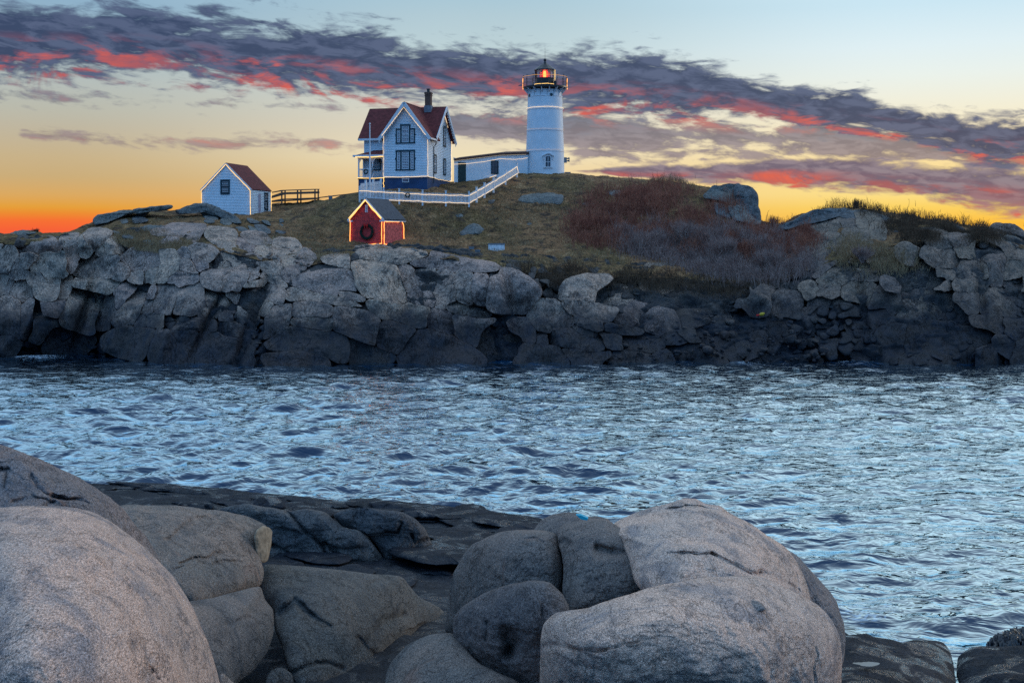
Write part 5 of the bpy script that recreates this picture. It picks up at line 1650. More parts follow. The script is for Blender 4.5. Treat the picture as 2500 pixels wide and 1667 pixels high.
zee = SE + .12 - ov * s1
for sgn in (-1, 1):
    xe, xm = (-SW / 2 + sgn * (SW / 2 + ov)), -SW / 2
    m = MB(); roof_slab(m, (xe, -fo, zee), (xe, SD + fo, zee), (xm, SD + fo, zt2), (xm, -fo, zt2), .10); m.build('roof_slope', REDROOF, shed)
    m = MB(); m.bar((xe, -fo - .03, zee - .10), (xm, -fo - .03, zt2 - .12), .05, .18); m.build('rake_board', TRIMW, shed)
for x, y in ((0, 0), (-SW, 0), (0, SD)):
    m = MB(); m.box(x - .06, x + .045, y - .045, y + .06, -.6, SE); m.build('corner_board', TRIMW, shed)
window(wf, shed, 2.42, 2.22, .78, 1.22, t=.10, sash=GREEN, nx=1, nz=1, glass=simple_mat('boarded_brown_pane', (0.045, 0.028, 0.03), .35, .4, 3, spec=.5))
window(wr, shed, 3.40, .75, .66, 1.55, t=.09, sash=GREEN, nx=2, nz=2)
m = MB(wr); m.box(1.55, 2.2, 0, .05, .0, 2.25); dr = m.build('door', TRIMW, shed)
m = MB(wr); m.box(1.6, 2.15, .05, .065, .05, 2.2); m.build('door_panel', simple_mat('lilac_grey_door', (0.42, 0.38, 0.46), .6), dr)
m = MB(wr); m.tube([(1.66, .1, 1.0), (1.70, .1, 1.0)], .04, 8); m.build('handle', BLACK, dr)
SM = Matrix.Translation(Vector(sl0)) @ Matrix.Rotation(yaw, 4, 'Z')
string_lights('light_string', 'warm light string outlining the gable of the white shed', [SM @ Vector(p) for p in ((-SW - .02, -.16, -.3), (-SW - .02, -.16, SE - .1), (-SW + .1, -.18, SE + .02), (-SW / 2, -.18, SR - .06), (-.1, -.18, SE + .02), (.02, -.16, SE - .15), (.05, -.12, -.3))], mat=LITEY, r=.021, sag=.01)
string_lights('light_string', 'warm light string on the far right corner of the white shed', [SM @ Vector(p) for p in ((.08, SD + .05, -.5), (.08, SD + .05, SE - .05))], mat=LITEY, r=.021, sag=.01)

# ------------------------------------------------------------------ red oil house
OY = 103.2
ol = P(934.9, 602, OY)
oyaw = math.radians(-24)
oil = thing('oil_house', 'small red brick oil house with slate grey roof above the cliff edge', 'oil house', tuple(ol), oyaw)
OW, OD, OE, OR = 3.27, 3.65, 2.42, 4.10
m = MB(); b = .0
m.prism([(-OW, 0, -.6), (0, 0, -.6), (0, 0, OE), (-OW / 2, 0, OR), (-OW, 0, OE)], (0, .25, 0)); m.build('front_wall', REDWALL, oil)
m = MB(); m.prism([(-OW, OD, -.6), (0, OD, -.6), (0, OD, OE), (-OW / 2, OD, OR), (-OW, OD, OE)], (0, -.25, 0)); m.build('back_wall', REDWALL, oil)
m = MB(); m.box(-.25, -.003, .25, OD - .25, -.6, OE - .02); m.build('side_wall', REDSIDE, oil)
m = MB(); m.box(-OW + .003, -OW + .25, .25, OD - .25, -.6, OE - .02); m.build('side_wall', REDWALL, oil)
s1 = (OR - OE) / (OW / 2); ov, fo, zt2 = .17, .16, OR + .12
zee = OE + .12 - ov * s1
for sgn in (-1, 1):
    xe, xm = (-OW / 2 + sgn * (OW / 2 + ov)), -OW / 2
    m = MB(); roof_slab(m, (xe, -fo, zee), (xe, OD + fo, zee), (xm, OD + fo, zt2), (xm, -fo, zt2), .10); m.build('roof_slope', GREYROOF, oil)
    m = MB(); m.bar((xe, -fo - .04, zee - .10), (xm, -fo - .04, zt2 - .13), .06, .17); m.build('rake_board', TRIMW, oil)
    m = MB(); m.box(*sorted((xe - sgn * .42, xe)), -fo, -.001, zee - .22, zee - .08); m.build('eave_return', TRIMW, oil)
m = MB(); m.box(.0, ov, 0, OD + fo - .02, zee - .18, zee - .10); m.build('eave_board', TRIMW, oil)
m = MB(); m.box(-OW / 2 - .12, -OW / 2 + .14, -.04, 0, 2.98, 3.62); vent = m.build('louvre_vent', TRIMW, oil)
lm = None
for i in range(6):
    if lm is None:
        m = MB(); m.hexa([(-OW / 2 - .02, -.05, 0), (-OW / 2 + .12, -.05, 0), (-OW / 2 + .12, -.04, 0), (-OW / 2 - .02, -.04, 0), (-OW / 2 - .02, -.09, .045), (-OW / 2 + .12, -.09, .045), (-OW / 2 + .12, -.04, .045), (-OW / 2 - .02, -.04, .045)]); lm = m.mesh('slat'); lm.materials.append(STONEG)
    o = link('slat', lm, None, vent); o.location = (0, 0, 3.04 + i * .09)
m = MB(); m.box(-OW + .35, -.3, -.006, 0.0, OE - .22, OE - .2); m.build('door_head_track', BLACK, oil)
m = MB(); m.box(-OW / 2 - .25, -OW / 2 + .22, -.35, -.02, -.25, .02); m.build('doorstep', STONEG, oil)
OM = Matrix.Translation(Vector(ol)) @ Matrix.Rotation(oyaw, 4, 'Z')
string_lights('light_string', 'orange light string outlining the front of the red oil house', [OM @ Vector(p) for p in ((-.06, -.12, .25), (-.06, -.12, OE - .1), (-.10, -fo - .08, OE + .02), (-OW / 2, -fo - .08, OR - .10), (-OW + .05, -fo - .08, OE + .0), (-OW + .03, -.12, OE - .3), (-OW + .04, -.12, .28), (-OW * .8, -.12, .2), (-.06, -.12, .25))], mat=LITEO, r=.030, sag=.02, seed=4)
string_lights('light_string', 'yellow light string under the oil house gable boards', [OM @ Vector(p) for p in ((-.02, -fo - .10, OE + .05), (-OW / 2, -fo - .10, OR - .03), (-OW - .03, -fo - .10, OE + .05))], mat=LITEY, r=.03, sag=.02, seed=5)
string_lights('light_string', 'orange light string framing the side wall of the red oil house', [OM @ Vector(p) for p in ((.06, .10, .25), (.06, .12, OE - .25), (.06, OD - .4, OE - .22), (.06, OD - .1, OE - .5), (.06, OD - .05, .3), (.06, OD - .5, .10), (.06, OD - 1.2, .22), (.06, .1, .22))], mat=LITEO, r=.030, sag=.02, seed=6)
ofr = OM.to_3x3()
wreath('wreath', 'large evergreen wreath with red bow on the red oil house', tuple(OM @ Vector((-OW / 2 + .08, -.02, 1.28))), .58, .17, Wall((0, 0, 0), ofr @ Vector((1, 0, 0)), ofr @ Vector((0, -1, 0))))

# ------------------------------------------------------------------ white picket fence
pk = None
def picket_mesh():
    m = MB()
    m.prism([(-.038, -.012, 0), (.038, -.012, 0), (.038, -.012, .90), (0, -.012, .98), (-.038, -.012, .90)], (0, .024, 0))
    me = m.mesh('picket'); me.materials.append(TRIMW); return me
PK = picket_mesh()
m = MB(); m.box(-.075, .075, -.075, .075, -.3, 1.16); m.box(-.10, .10, -.10, .10, 1.16, 1.22)
POST = m.mesh('fence_post'); POST.materials.append(TRIMW)


def fence_run(root, a, b, n, posts, ztops=None):
    """pickets between two ground points; rails run straight between them"""
    a, b = Vector(a), Vector(b)
    d = b - a
    ang = math.atan2(d.y, d.x)
    for i in range(n):
        p = a.lerp(b, (i + .5) / n)
        o = link('picket', PK, None, root); o.location = p; o.rotation_euler = (0, 0, ang)
    for t_ in posts:
        o = link('fence_post', POST, None, root); o.location = a.lerp(b, t_); o.rotation_euler = (0, 0, ang)
    nv = Vector((math.sin(ang), -math.cos(ang), 0)) * -.04
    for h in (.22, .72):
        m = MB(); m.bar(a + nv + Vector((0, 0, h)), b + nv + Vector((0, 0, h)), .05, .08); m.build('rail', TRIMW, root)


fA, fB, fC, fD = P(878, 486.5, 111.6), P(1010, 494, 112.6), P(1145, 498.5, 113.2), P(1262, 426.5, 125.6)
fence = thing('picket_fence', 'long white picket fence below the house with light strings', 'fence', tuple(fA))
inv = Vector(fA)
off = lambda p: tuple(Vector(p) - inv)
fence_run(fence, off(fA), off(fB), 40, (0.0, .44, .73))
fence_run(fence, off(fB), off(fC), 40, (.16, .58, 1.0))
fence_run(fence, off(fC), off(P(1205, 463.5, 118.5)), 42, (.3, .62))
fence_run(fence, off(P(1205, 463.5, 118.5)), off(fD), 46, (.0, .5, 1.0))
fence2 = thing('picket_fence', 'short white picket fence climbing back towards the porch', 'fence', tuple(fA))
gA, gB = P(880, 473, 112.2), P(930, 466, 115.8)
fence_run(fence2, off(gA), off(gB), 26, (0.25, .62, 1.0))
zo = np.array([0, -.07, 0])
string_lights('light_string', 'white light string along the upper rail of the picket fence', [np.array(p) + [0, -.08, .80] for p in (fA, fB, fC, P(1205, 463.5, 118.5), fD)], r=.019, sag=.03, seed=8)
string_lights('light_string', 'white light string along the foot of the picket fence', [np.array(p) + [0, -.10, .10] for p in (P(950, 490.5, 112.1), fB, fC, P(1205, 463.5, 118.5), fD)] + [np.array(fD) + [.25, -.1, .15], np.array(fD) + [.1, -.1, .5], np.array(fD) + [0, -.1, .85]], r=.019, sag=.03, seed=9)
wreath('wreath', 'small evergreen wreath hung on the picket fence', tuple(np.array(P(995.5, 477, 112.3)) + [0, -.10, 0]), .19, .075, Wall((0, 0, 0), (1, 0.1, 0), (0.1, -1, 0)), bow=False)

# ------------------------------------------------------------------ boardwalk rails behind the shed
bw = thing('boardwalk', 'weathered wooden boardwalk with hand rails on the skyline', 'boardwalk', tuple(P(700, 490, 121)))
bo = Vector(P(700, 490, 121))
for dy, dx in ((0, 0), (1.5, 8)):
    Yb = 121.0 + dy
    for pxp, t0, b0 in ((688, 465, 494), (726.5, 463, 491.5), (769, 462, 489.5)):
        m = MB(); m.bar(Vector(P(pxp + dx, b0 + 4, Yb)) - bo, Vector(P(pxp + dx, t0, Yb)) - bo, .13, .13, (0, 1, 0)); m.build('post', WOODG, bw)
    for r0, r1, r2, hh in ((471, 465.2, 462.5, .09), (483, 472.5, 470, .22), (492.5, 487, 484, .13)):
        q = [Vector(P(658, r0, Yb)) - bo, Vector(P(688 + dx, r1, Yb)) - bo, Vector(P(772 + dx, r2, Yb)) - bo]
        for u, v in zip(q[:-1], q[1:]):
            m = MB(); m.bar(u, v, .05, hh); m.build('rail', WOODG, bw)
m = MB(); m.hexa([Vector(P(658, 494, 121)) - bo, Vector(P(772, 486.5, 121)) - bo, Vector(P(780, 486.5, 122.5)) - bo, Vector(P(666, 494, 122.5)) - bo, Vector(P(658, 491.5, 121)) - bo, Vector(P(772, 484.5, 121)) - bo, Vector(P(780, 484.5, 122.5)) - bo, Vector(P(666, 491.5, 122.5)) - bo]); m.build('deck', WOODG, bw)
m = MB(); q = [P(778, 483, 121.5), P(810, 479, 121.3), P(850, 474.5, 120), P(876, 470.5, 118)]
for u, v in zip(q[:-1], q[1:]):
    m.bar(Vector(u) - bo, Vector(v) - bo, .10, .10)
m.build('handrail', WOODG, bw)
x, y, z = P(807, 484, 120.5)
m = MB(); m.box(x - .17, x + .17, y - .15, y + .15, z - .15, z + .2); m.box(x - .2, x + .2, y - .18, y + .18, z + .2, z + .25)
tag(m.build('utility_box', STONEG), 'small grey utility box by the rail on the skyline', 'box')

# ------------------------------------------------------------------ white masonry box on the lawn
x, y, z = ground(np.array([1212.]), np.array([611.]))[0]
t = thing('masonry_box', 'low whitewashed masonry box with grey slab top on the lawn', 'box', (x, y, z))
m = MB(); m.box(-.71, .71, 0, .9, -.3, .47); m.build('wall', simple_mat('peeling_whitewash', (0.72, 0.72, 0.72), .8, .4, 6.0), t)
m = MB(); m.box(-.74, .74, -.04, .94, .475, .60); m.build('slab', STONEG, t)
bm_ = None
for i in range(5):
    for j in range(3):
        if bm_ is None:
            m = MB(); m.box(-.135, .135, -.02, .0, 0, .13); bm_ = m.mesh('block'); bm_.materials.append(simple_mat('whitewashed_block', (0.84, 0.84, 0.84), .8, .2, 5.0))
        if (i, j) in ((1, 0), (4, 0)):
            continue
        o = link('block', bm_, None, t); o.location = (-.57 + i * .285, 0, .02 + j * .15)
for k, (px, py) in enumerate(((1151, 609), (1166, 615))):
    x, y, z = ground(np.array([float(px)]), np.array([float(py)]))[0]
    m = MB(); m.box(x - .22, x + .22, y - .2, y + .2, z - .1, z + .2 - .06 * k); m.box(x - .24, x + .24, y - .22, y + .22, z + .2 - .06 * k, z + .25 - .06 * k)
    tag(m.build('stone_block', STONEG), ('grey stone block left of the white masonry box', 'low grey stone near the white masonry box, nearer the water')[k], 'stone')

# ------------------------------------------------------------------ washed-up float in the cove
x, y, z = P(1853, 768, 96.2)
t = thing('lobster_buoy', 'tiny red and yellow buoy washed up among the cove boulders', 'buoy', (x, y - 1.2, z))
m = MB(); m.tube([(-.2, 0, .05), (0, 0, .1), (.2, 0, .18)], [.09, .15, .06], 8); m.build('float_body', simple_mat('yellow_float', (0.55, 0.38, 0.03)), t)
m = MB(); m.tube([(-.45, 0, 0), (-.2, 0, .05)], .07, 6); m.build('spindle', BOW, t)

# ------------------------------------------------------------------ water of the channel and the open sea
def water_mat():
    m, T, b = mat_new('sea_water')
    pos = T.new('ShaderNodeNewGeometry').outputs['Position']
    b.inputs['Base Color'].default_value = (0.003, 0.032, 0.075, 1)
    b.inputs['Roughness'].default_value = 0.04
    b.inputs['IOR'].default_value = 1.33
    b.inputs['Specular IOR Level'].default_value = 0.5
    b.inputs['Specular Tint'].default_value = (0.86, 0.95, 1.0, 1)
    mp = T.new('ShaderNodeMapping')
    T.l.new(pos, mp.inputs[0])
    mp.inputs['Scale'].default_value = (0.75, 1.25, 1)
    mp.inputs['Rotation'].default_value = (0, 0, 0.25)
    n1 = T.noise(mp.outputs[0], 1.25, 3, 0.50, 0.5)
    n2 = T.noise(mp.outputs[0], 0.45, 3, 0.55, 0.3)
    bp = T.new('ShaderNodeBump')
    bp.inputs['Strength'].default_value = 0.8
    bp.inputs['Distance'].default_value = 0.20
    T.l.new(T.math('ADD', n1, T.math('MULTIPLY', n2, 0.9)), bp.inputs['Height'])
    T.l.new(bp.outputs[0], b.inputs['Normal'])
    gl = T.new('ShaderNodeBsdfGlossy')
    gl.inputs['Color'].default_value = (0.75, 0.91, 1.0, 1)
    gl.inputs['Roughness'].default_value = 0.05
    T.l.new(bp.outputs[0], gl.inputs['Normal'])
    fz = T.new('ShaderNodeFresnel')
    fz.inputs['IOR'].default_value = 1.34
    T.l.new(bp.outputs[0], fz.inputs['Normal'])
    m1 = T.new('ShaderNodeMixShader')
    T.l.new(T.mrange(fz.outputs[0], 0.045, 0.28, 0.0, 0.98), m1.inputs[0])
    T.l.new(b.outputs[0], m1.inputs[1]); T.l.new(gl.outputs[0], m1.inputs[2])
    # foam where the swell breaks on the rocks
    at = T.new('ShaderNodeAttribute')
    at.attribute_name = 'foam'
    mf_ = T.new('ShaderNodeMapping')
    T.l.new(pos, mf_.inputs[0])
    mf_.inputs['Scale'].default_value = (0.8, 1.3, 1)
    nf = T.noise(mf_.outputs[0], 1.9, 8, 0.66, 2.2)
    fm = T.mrange(T.math('ADD', nf, T.math('MULTIPLY', T.math('SUBTRACT', at.outputs['Fac'], 0.5), 0.42)), 0.53, 0.63)
    fm = T.math('MULTIPLY', fm, T.mrange(at.outputs['Fac'], 0.05, 0.75, 0, 0.75))
    fo = T.new('ShaderNodeBsdfDiffuse')
    fo.inputs[0].default_value = (0.62, 0.72, 0.80, 1)
    T.l.new(bp.outputs[0], fo.inputs['Normal'])
    mx = T.new('ShaderNodeMixShader')
    T.l.new(fm, mx.inputs[0]); T.l.new(m1.outputs[0], mx.inputs[1]); T.l.new(fo.outputs[0], mx.inputs[2])
    out = [n for n in T.n if n.type == 'OUTPUT_MATERIAL'][0]
    T.l.new(mx.outputs[0], out.inputs[0])
    return m


WATER = water_mat()


def channel():
    r = np.random.default_rng(21)
    rows = np.concatenate([np.linspace(2000, 1680, 40, endpoint=False), np.linspace(1680, 860, 560)])
    Yr = CH * F / (rows - HY)
    Yr = np.concatenate([np.linspace(3, Yr[0], 40, endpoint=False), Yr, np.linspace(Yr[-1] + .6, 150, 60)])
    cols_ = np.concatenate([np.linspace(-4500, -300, 120, endpoint=False), np.linspace(-300, 2800, 710, endpoint=False), np.linspace(2800, 7000, 121)])
    Y = Yr[:, None] + 0 * cols_[None]
    X = (cols_[None] - CX) / F * Y
    dY = np.gradient(Yr)[:, None]
    dX = np.gradient(cols_)[None] / F * Y
    Z = np.zeros_like(Y)
    for k in range(90):
        lam = 0.5 * (5.0 / 0.5) ** r.random()
        th = -math.pi / 2 + r.normal(0.35, 0.62)
        kx, ky = math.cos(th) * 2 * math.pi / lam, math.sin(th) * 2 * math.pi / lam
        amp = 0.0040 * lam ** 0.85 * r.uniform(0.6, 1.4)
        step = np.hypot(kx * dX, ky * dY) / (2 * math.pi)          # waves per grid step
        att = np.clip(1.6 - step * 4.5, 0, 1)
        ph = kx * X + ky * Y + r.uniform(0, 6.28)
        s = np.sin(ph)
        Z += att * amp * (s + 0.25 * (2 * ((s + 1) / 2) ** 2 - 1))
    gust = fbm(np.stack([X * 0.06, Y * 0.045, 0 * X], -1), 3, 3)
    Z *= 1.0 + 0.45 * gust
    V = np.stack([X, Y, Z], -1)
    me = mesh_np('channel_water', V.reshape(-1, 3), [grid_faces(*X.shape)])
    # foam map
    PXg = cols_[None] + 0 * Y
    PYg = HY + CH * F / Y
    fo = np.zeros_like(Y)
    for cx, cy, rx, ry, a in ((2090, 1490, 190, 75, 0.58), (2220, 1560, 140, 45, 0.55), (2050, 1400, 70, 60, 0.45), (80, 868, 110, 9, 0.8), (420, 885, 90, 7, 0.55), (860, 884, 60, 5, 0.5), (1250, 884, 60, 5, 0.45), (2080, 882, 120, 7, 0.6), (2440, 886, 60, 6, 0.5), (1830, 884, 80, 5, 0.55), (1560, 886, 120, 4, 0.4), (1100, 1320, 120, 25, 0.4)):
        fo = np.maximum(fo, a * np.exp(-((PXg - cx) / rx) ** 2 - ((PYg - cy) / ry) ** 2))
    at = me.attributes.new('foam', 'FLOAT', 'POINT')
    at.data.foreach_set('value', fo.astype(np.float32).ravel())
    return tag(link('channel_water', me, WATER), 'choppy blue channel water between the shore and the island', 'water', None, 'structure')


channel()
m = MB()
m.add([(-9000, -400, -.55), (9000, -400, -.55), (9000, 14000, -.55), (-9000, 14000, -.55)], [(0, 1, 2, 3)])
tag(m.build('sea', WATER), 'open sea out to the horizon', 'sea', None, 'structure')

# ------------------------------------------------------------------ near shore: bedrock and boulders
def depth_from(anchors):
    """smooth quadratic inverse-depth surface through (px, py, height) anchors"""
    A = np.array([(a[0] / 400.0, a[1] / 400.0) for a in anchors])
    w = np.array([1.0 / z_to_Y(a[1], a[2]) for a in anchors])
    c0 = A.mean(0)
    def basis(q):
        u, v = q[:, 0] - c0[0], q[:, 1] - c0[1]
        return np.stack([np.ones_like(u), u, v, u * u, u * v, v * v], 1)
    n = len(A)
    reg = np.diag([0, 1e-4, 1e-4] + ([0.02] * 3 if n >= 7 else [1.0] * 3))
    B = basis(A)
    c = np.linalg.solve(B.T @ B + reg, B.T @ w)
    lo, hi = w.min() * 0.96, w.max() * 1.04
    def f(px, py):
        q = np.stack([np.asarray(px, float) / 400.0, np.asarray(py, float) / 400.0], -1)
        v = basis(q) @ c
        k = (hi - lo)
        return 1.0 / (lo + k / (1 + np.exp(-4 * ((v - lo) / k - 0.5))) if False else np.clip(v, lo, hi))
    return f


cA = lambda pts: [(0 + x / 2.583, 1060 + y / 2.583) for x, y in pts]
cB = lambda pts: [(500 + x / 2.976, 1140 + y / 2.976) for x, y in pts]
cC = lambda pts: [(1000 + x / 3.22, 1180 + y / 3.22) for x, y in pts]
cD = lambda pts: [(1500 + x / 3.22, 1180 + y / 3.22) for x, y in pts]
cE = lambda pts: [(1900 + x / 3.92, 1400 + y / 3.92) for x, y in pts]


def boulder(label, poly, anchors, mat, name='boulder', R=0.4, thick=2.0, amp=0.05, nscale=1.1, seed=1, rough=0.006, spokes=180, rings=60, grooves=(), ridged=0.35, center=None, cat='boulder', keep=0.13, facet=(0.12, 1.4)):
    me = rock_body(name, poly, depth_from(anchors), spokes=spokes, rings=rings, R=R, thick=thick, amp=amp, nscale=nscale, seed=seed, rough=rough, grooves=grooves, ridged=ridged, center=center, keep=keep, facet=facet)
    return tag(link(name, me, mat), label, cat)


# bedrock under everything
bed_poly = [(-500, 1215), (150, 1196), (230, 1184), (300, 1175), (420, 1178), (560, 1199), (700, 1209), (850, 1224), (1000, 1239), (1200, 1254), (1310, 1264), (1420, 1300), (2080, 1530), (2130, 1640), (2150, 2000), (-500, 2000)]
bed_anch = [(-400, 1230, .5), (250, 1187, .25), (450, 1182, .2), (700, 1213, .2), (1000, 1243, .15), (1290, 1270, .1), (450, 1235, .75), (1120, 1300, .45), (1080, 1420, .9), (800, 1290, .8), (1050, 1550, 1.9), (600, 1430, 2.2), (300, 1400, 2.6), (650, 1660, 2.7), (1500, 1500, 2.2), (1500, 1700, 2.6), (2040, 1560, .2), (2100, 1700, .6), (0, 1700, 3.2), (800, 1950, 3.4), (2100, 1980, .8), (-400, 1900, 3.6)]
def bed_depth(px, py):
    # height of the shelf falls from the land to the water
    z = pchip([1150, 1190, 1245, 1300, 1420, 1560, 1700, 2000], [0.15, 0.25, 0.55, 0.85, 1.5, 2.2, 2.8, 3.6], py)
    z = z * np.clip(1 - (px - 1150) / 900, 0.12, 1) - np.clip((px - 1000) / 300, 0, 1) * 0.1
    return z_to_Y(np.maximum(py, 1150), z)


me = rock_body('bedrock', bed_poly, bed_depth, spokes=320, rings=110, R=.12, thick=1.0, amp=.17, nscale=.8, seed=61, rough=.003, ridged=.7, center=(900, 1560))
bedrock = tag(link('bedrock', me, ROCK_WET), 'wet dark bedrock shelf sloping into the channel', 'bedrock', None, 'structure')
# long low slabs of the shelf, parted by joints
_r = np.random.default_rng(91)
for i in range(96):
    py = 1186 + 230 * _r.random() ** 1.3
    px = _r.uniform(160, 1330) if py < 1260 else _r.uniform(300, 1330)
    if py < 1182 + 0.068 * (px - 300):
        py = 1186 + 0.068 * (px - 300) + _r.uniform(0, 25)
    w = _r.uniform(45, 130); h = _r.uniform(6, 15) * (py - 1100) / 110
    k = 8
    an_ = np.linspace(0, 2 * np.pi, k, endpoint=False) + _r.uniform(-.25, .25, k)
    q = np.stack([px + np.cos(an_) * w * _r.uniform(.75, 1.1, k), py + np.sin(an_) * h * _r.uniform(.75, 1.1, k) + 0.10 * np.cos(an_) * w], 1)
    o_ = _r.uniform(.1, 1.0)
    me = rock_body('ledge_slab', q, lambda x, y, o_=o_: bed_depth(x, y) - o_ * np.clip((y - 1100) / 100, .7, 2), spokes=70, rings=18, R=.3, thick=1.0, amp=.07, facet=(.14, .9), nscale=1.3, seed=600 + i, rough=.02, ridged=.8, iters=1, keep=.15)
    link('ledge_slab', me, ROCK_WET, bedrock)

boulder('broad pale pink granite dome filling the lower left corner',
        cA([(-300, 480), (0, 465), (200, 440), (480, 455), (580, 480), (690, 540), (800, 620), (920, 710), (1010, 800), (1100, 900), (1180, 1010), (1240, 1120), (1290, 1240), (1340, 1350), (1370, 1470), (1390, 1600), (1400, 1900), (-300, 1900)]),
        [(-100, 1240, 6.7), (0, 1240, 6.7), (230, 1245, 6.6), (0, 1450, 6.75), (0, 1667, 6.5), (300, 1450, 6.5), (400, 1400, 6.15), (250, 1667, 6.4), (500, 1640, 5.7), (450, 1500, 5.95), (250, 1780, 6.2)],
        ROCK_PINK, R=.75, thick=3, amp=0.068, nscale=1.3, seed=3, spokes=300, rings=130, ridged=.5,
        grooves=[(cA([(850, 1360), (890, 1420), (1000, 1540)]), 3.0, .05), (cA([(700, 600), (800, 690), (960, 770)]), 3, .03)])
boulder('grey pink slab of rock behind the dome at the left edge',
        cA([(-300, 0), (0, 65), (100, 100), (250, 155), (380, 215), (520, 290), (620, 345), (700, 400), (780, 470), (850, 570), (920, 640), (980, 740), (1022, 808), (1000, 830), (850, 760), (600, 640), (300, 560), (-300, 560)]),
        [(-100, 1060, 7.1), (0, 1090, 7.0), (200, 1190, 6.65), (330, 1290, 6.1), (385, 1370, 5.75), (0, 1235, 6.62), (200, 1240, 6.55), (300, 1290, 6.2)],
        ROCK_GREY, R=.35, thick=2.2, amp=0.105, nscale=1.6, seed=4, spokes=220, rings=70, center=cA([(330, 390)])[0], ridged=.7,
        grooves=[(cA([(0, 220), (60, 210), (30, 320)]), 4, .10), (cA([(200, 250), (240, 320), (330, 380), (420, 430), (520, 455)]), 6, .14), (cA([(80, 420), (200, 400), (330, 430)]), 5, .08)])
boulder('flat topped grey rock with dark cracks beside the left dome',
        cA([(700, 470), (760, 445), (900, 440), (1200, 455), (1400, 480), (1560, 520), (1650, 560), (1690, 590), (1650, 640), (1640, 760), (1670, 880), (1640, 960), (1500, 1000), (1250, 1090), (1100, 1000), (900, 820), (760, 620)]),
        [(290, 1235, 5.0), (380, 1235, 4.95), (500, 1242, 4.85), (630, 1290, 4.5), (640, 1390, 4.05), (420, 1370, 4.75), (560, 1330, 4.6), (620, 1420, 4.0), (480, 1470, 4.15), (360, 1330, 4.9), (540, 1420, 4.25)],
        ROCK_MID, R=.32, thick=1.8, amp=0.105, seed=6, spokes=200, rings=70, ridged=.6,
        grooves=[(cA([(940, 690), (1060, 650), (1170, 580), (1320, 560)]), 5, .07, .08), (cA([(1130, 830), (1250, 790), (1400, 750), (1470, 755)]), 4.5, .16, .10), (cA([(1230, 830), (1400, 815), (1560, 810)]), 3.5, .08), (cA([(1080, 870), (1140, 855)]), 3, .08)])
boulder('tan weathered block on the corner of the cracked grey rock',
        cA([(1600, 640), (1618, 600), (1655, 572), (1700, 588), (1718, 612), (1712, 690), (1690, 800), (1650, 815), (1615, 760), (1606, 690)]),
        [(630, 1290, 4.62), (660, 1300, 4.46), (645, 1370, 4.06), (625, 1350, 4.28)], simple_mat('tan_rock', (0.30, 0.235, 0.165), .9, .35, 9.0, bump=.6, bscale=14), R=.12, thick=.8, amp=0.045, seed=8, spokes=60, rings=16, center=None)
boulder('rounded grey brown boulder under the cracked grey rock',
        cA([(1150, 1050), (1300, 1040), (1500, 985), (1640, 955), (1665, 1040), (1722, 1100), (1728, 1250), (1685, 1370), (1600, 1490), (1480, 1580), (1420, 1900), (1200, 1900), (1150, 1500)]),
        [(480, 1475, 4.3), (630, 1440, 4.05), (650, 1490, 3.95), (540, 1540, 4.25), (640, 1570, 3.5), (560, 1640, 3.6), (500, 1660, 3.9), (450, 1780, 3.4), (460, 1500, 4.4)],
        ROCK_MID, R=.55, thick=1.6, amp=0.068, seed=9, spokes=160, rings=60, center=cA([(1420, 1330)])[0], grooves=[(cA([(1440, 1190), (1560, 1185), (1640, 1195)]), 7, .07), (cA([(1380, 910), (1520, 930)]), 8, .08)])
boulder('long dark charcoal rock near the water, left of its twin',
        cB([(100, 300), (180, 280), (300, 262), (480, 288), (620, 325), (750, 298), (880, 330), (950, 400), (1000, 440), (1130, 460), (1230, 560), (1300, 660), (1312, 790), (1000, 790), (640, 760), (300, 760), (250, 500)]),
        [(560, 1240, 2.5), (700, 1245, 2.5), (850, 1300, 2.15), (935, 1395, 1.0), (700, 1370, 1.35), (780, 1300, 2.2), (800, 1255, 2.45), (600, 1300, 2.0), (850, 1350, 1.5)],
        ROCK_SLATE, R=.5, thick=2.5, amp=.12, nscale=.8, seed=12, spokes=200, rings=70, ridged=.7, grooves=[(cB([(600, 330), (690, 420), (740, 490), (860, 600), (900, 700)]), 6, .35), (cB([(870, 560), (950, 620), (1000, 740)]), 7, .25), (cB([(480, 590), (600, 640), (650, 700)]), 6, .3)])
boulder('blocky dark charcoal rock with undercut end at the wet shelf',
        cB([(925, 345), (1010, 310), (1100, 295), (1400, 315), (1520, 365), (1600, 445), (1650, 555), (1690, 630), (1665, 720), (1590, 805), (1480, 830), (1310, 800), (1290, 640), (1220, 530), (1120, 455), (1000, 435)]),
        [(850, 1255, 2.3), (960, 1262, 2.25), (1020, 1290, 1.95), (1000, 1340, 1.55), (1035, 1395, .75), (950, 1300, 2.15), (960, 1390, .95), (900, 1275, 2.3), (1055, 1350, 1.2)],
        ROCK_SLATE, R=.35, thick=2.2, amp=.12, nscale=.9, seed=13, spokes=180, rings=60, ridged=.8, grooves=[(cB([(1230, 490), (1400, 480), (1430, 400)]), 5, .22), (cB([(1500, 500), (1540, 600), (1560, 760)]), 5, .22), (cB([(1560, 640), (1650, 590)]), 5, .2), (cB([(1540, 560), (1660, 520)]), 6, .2)])
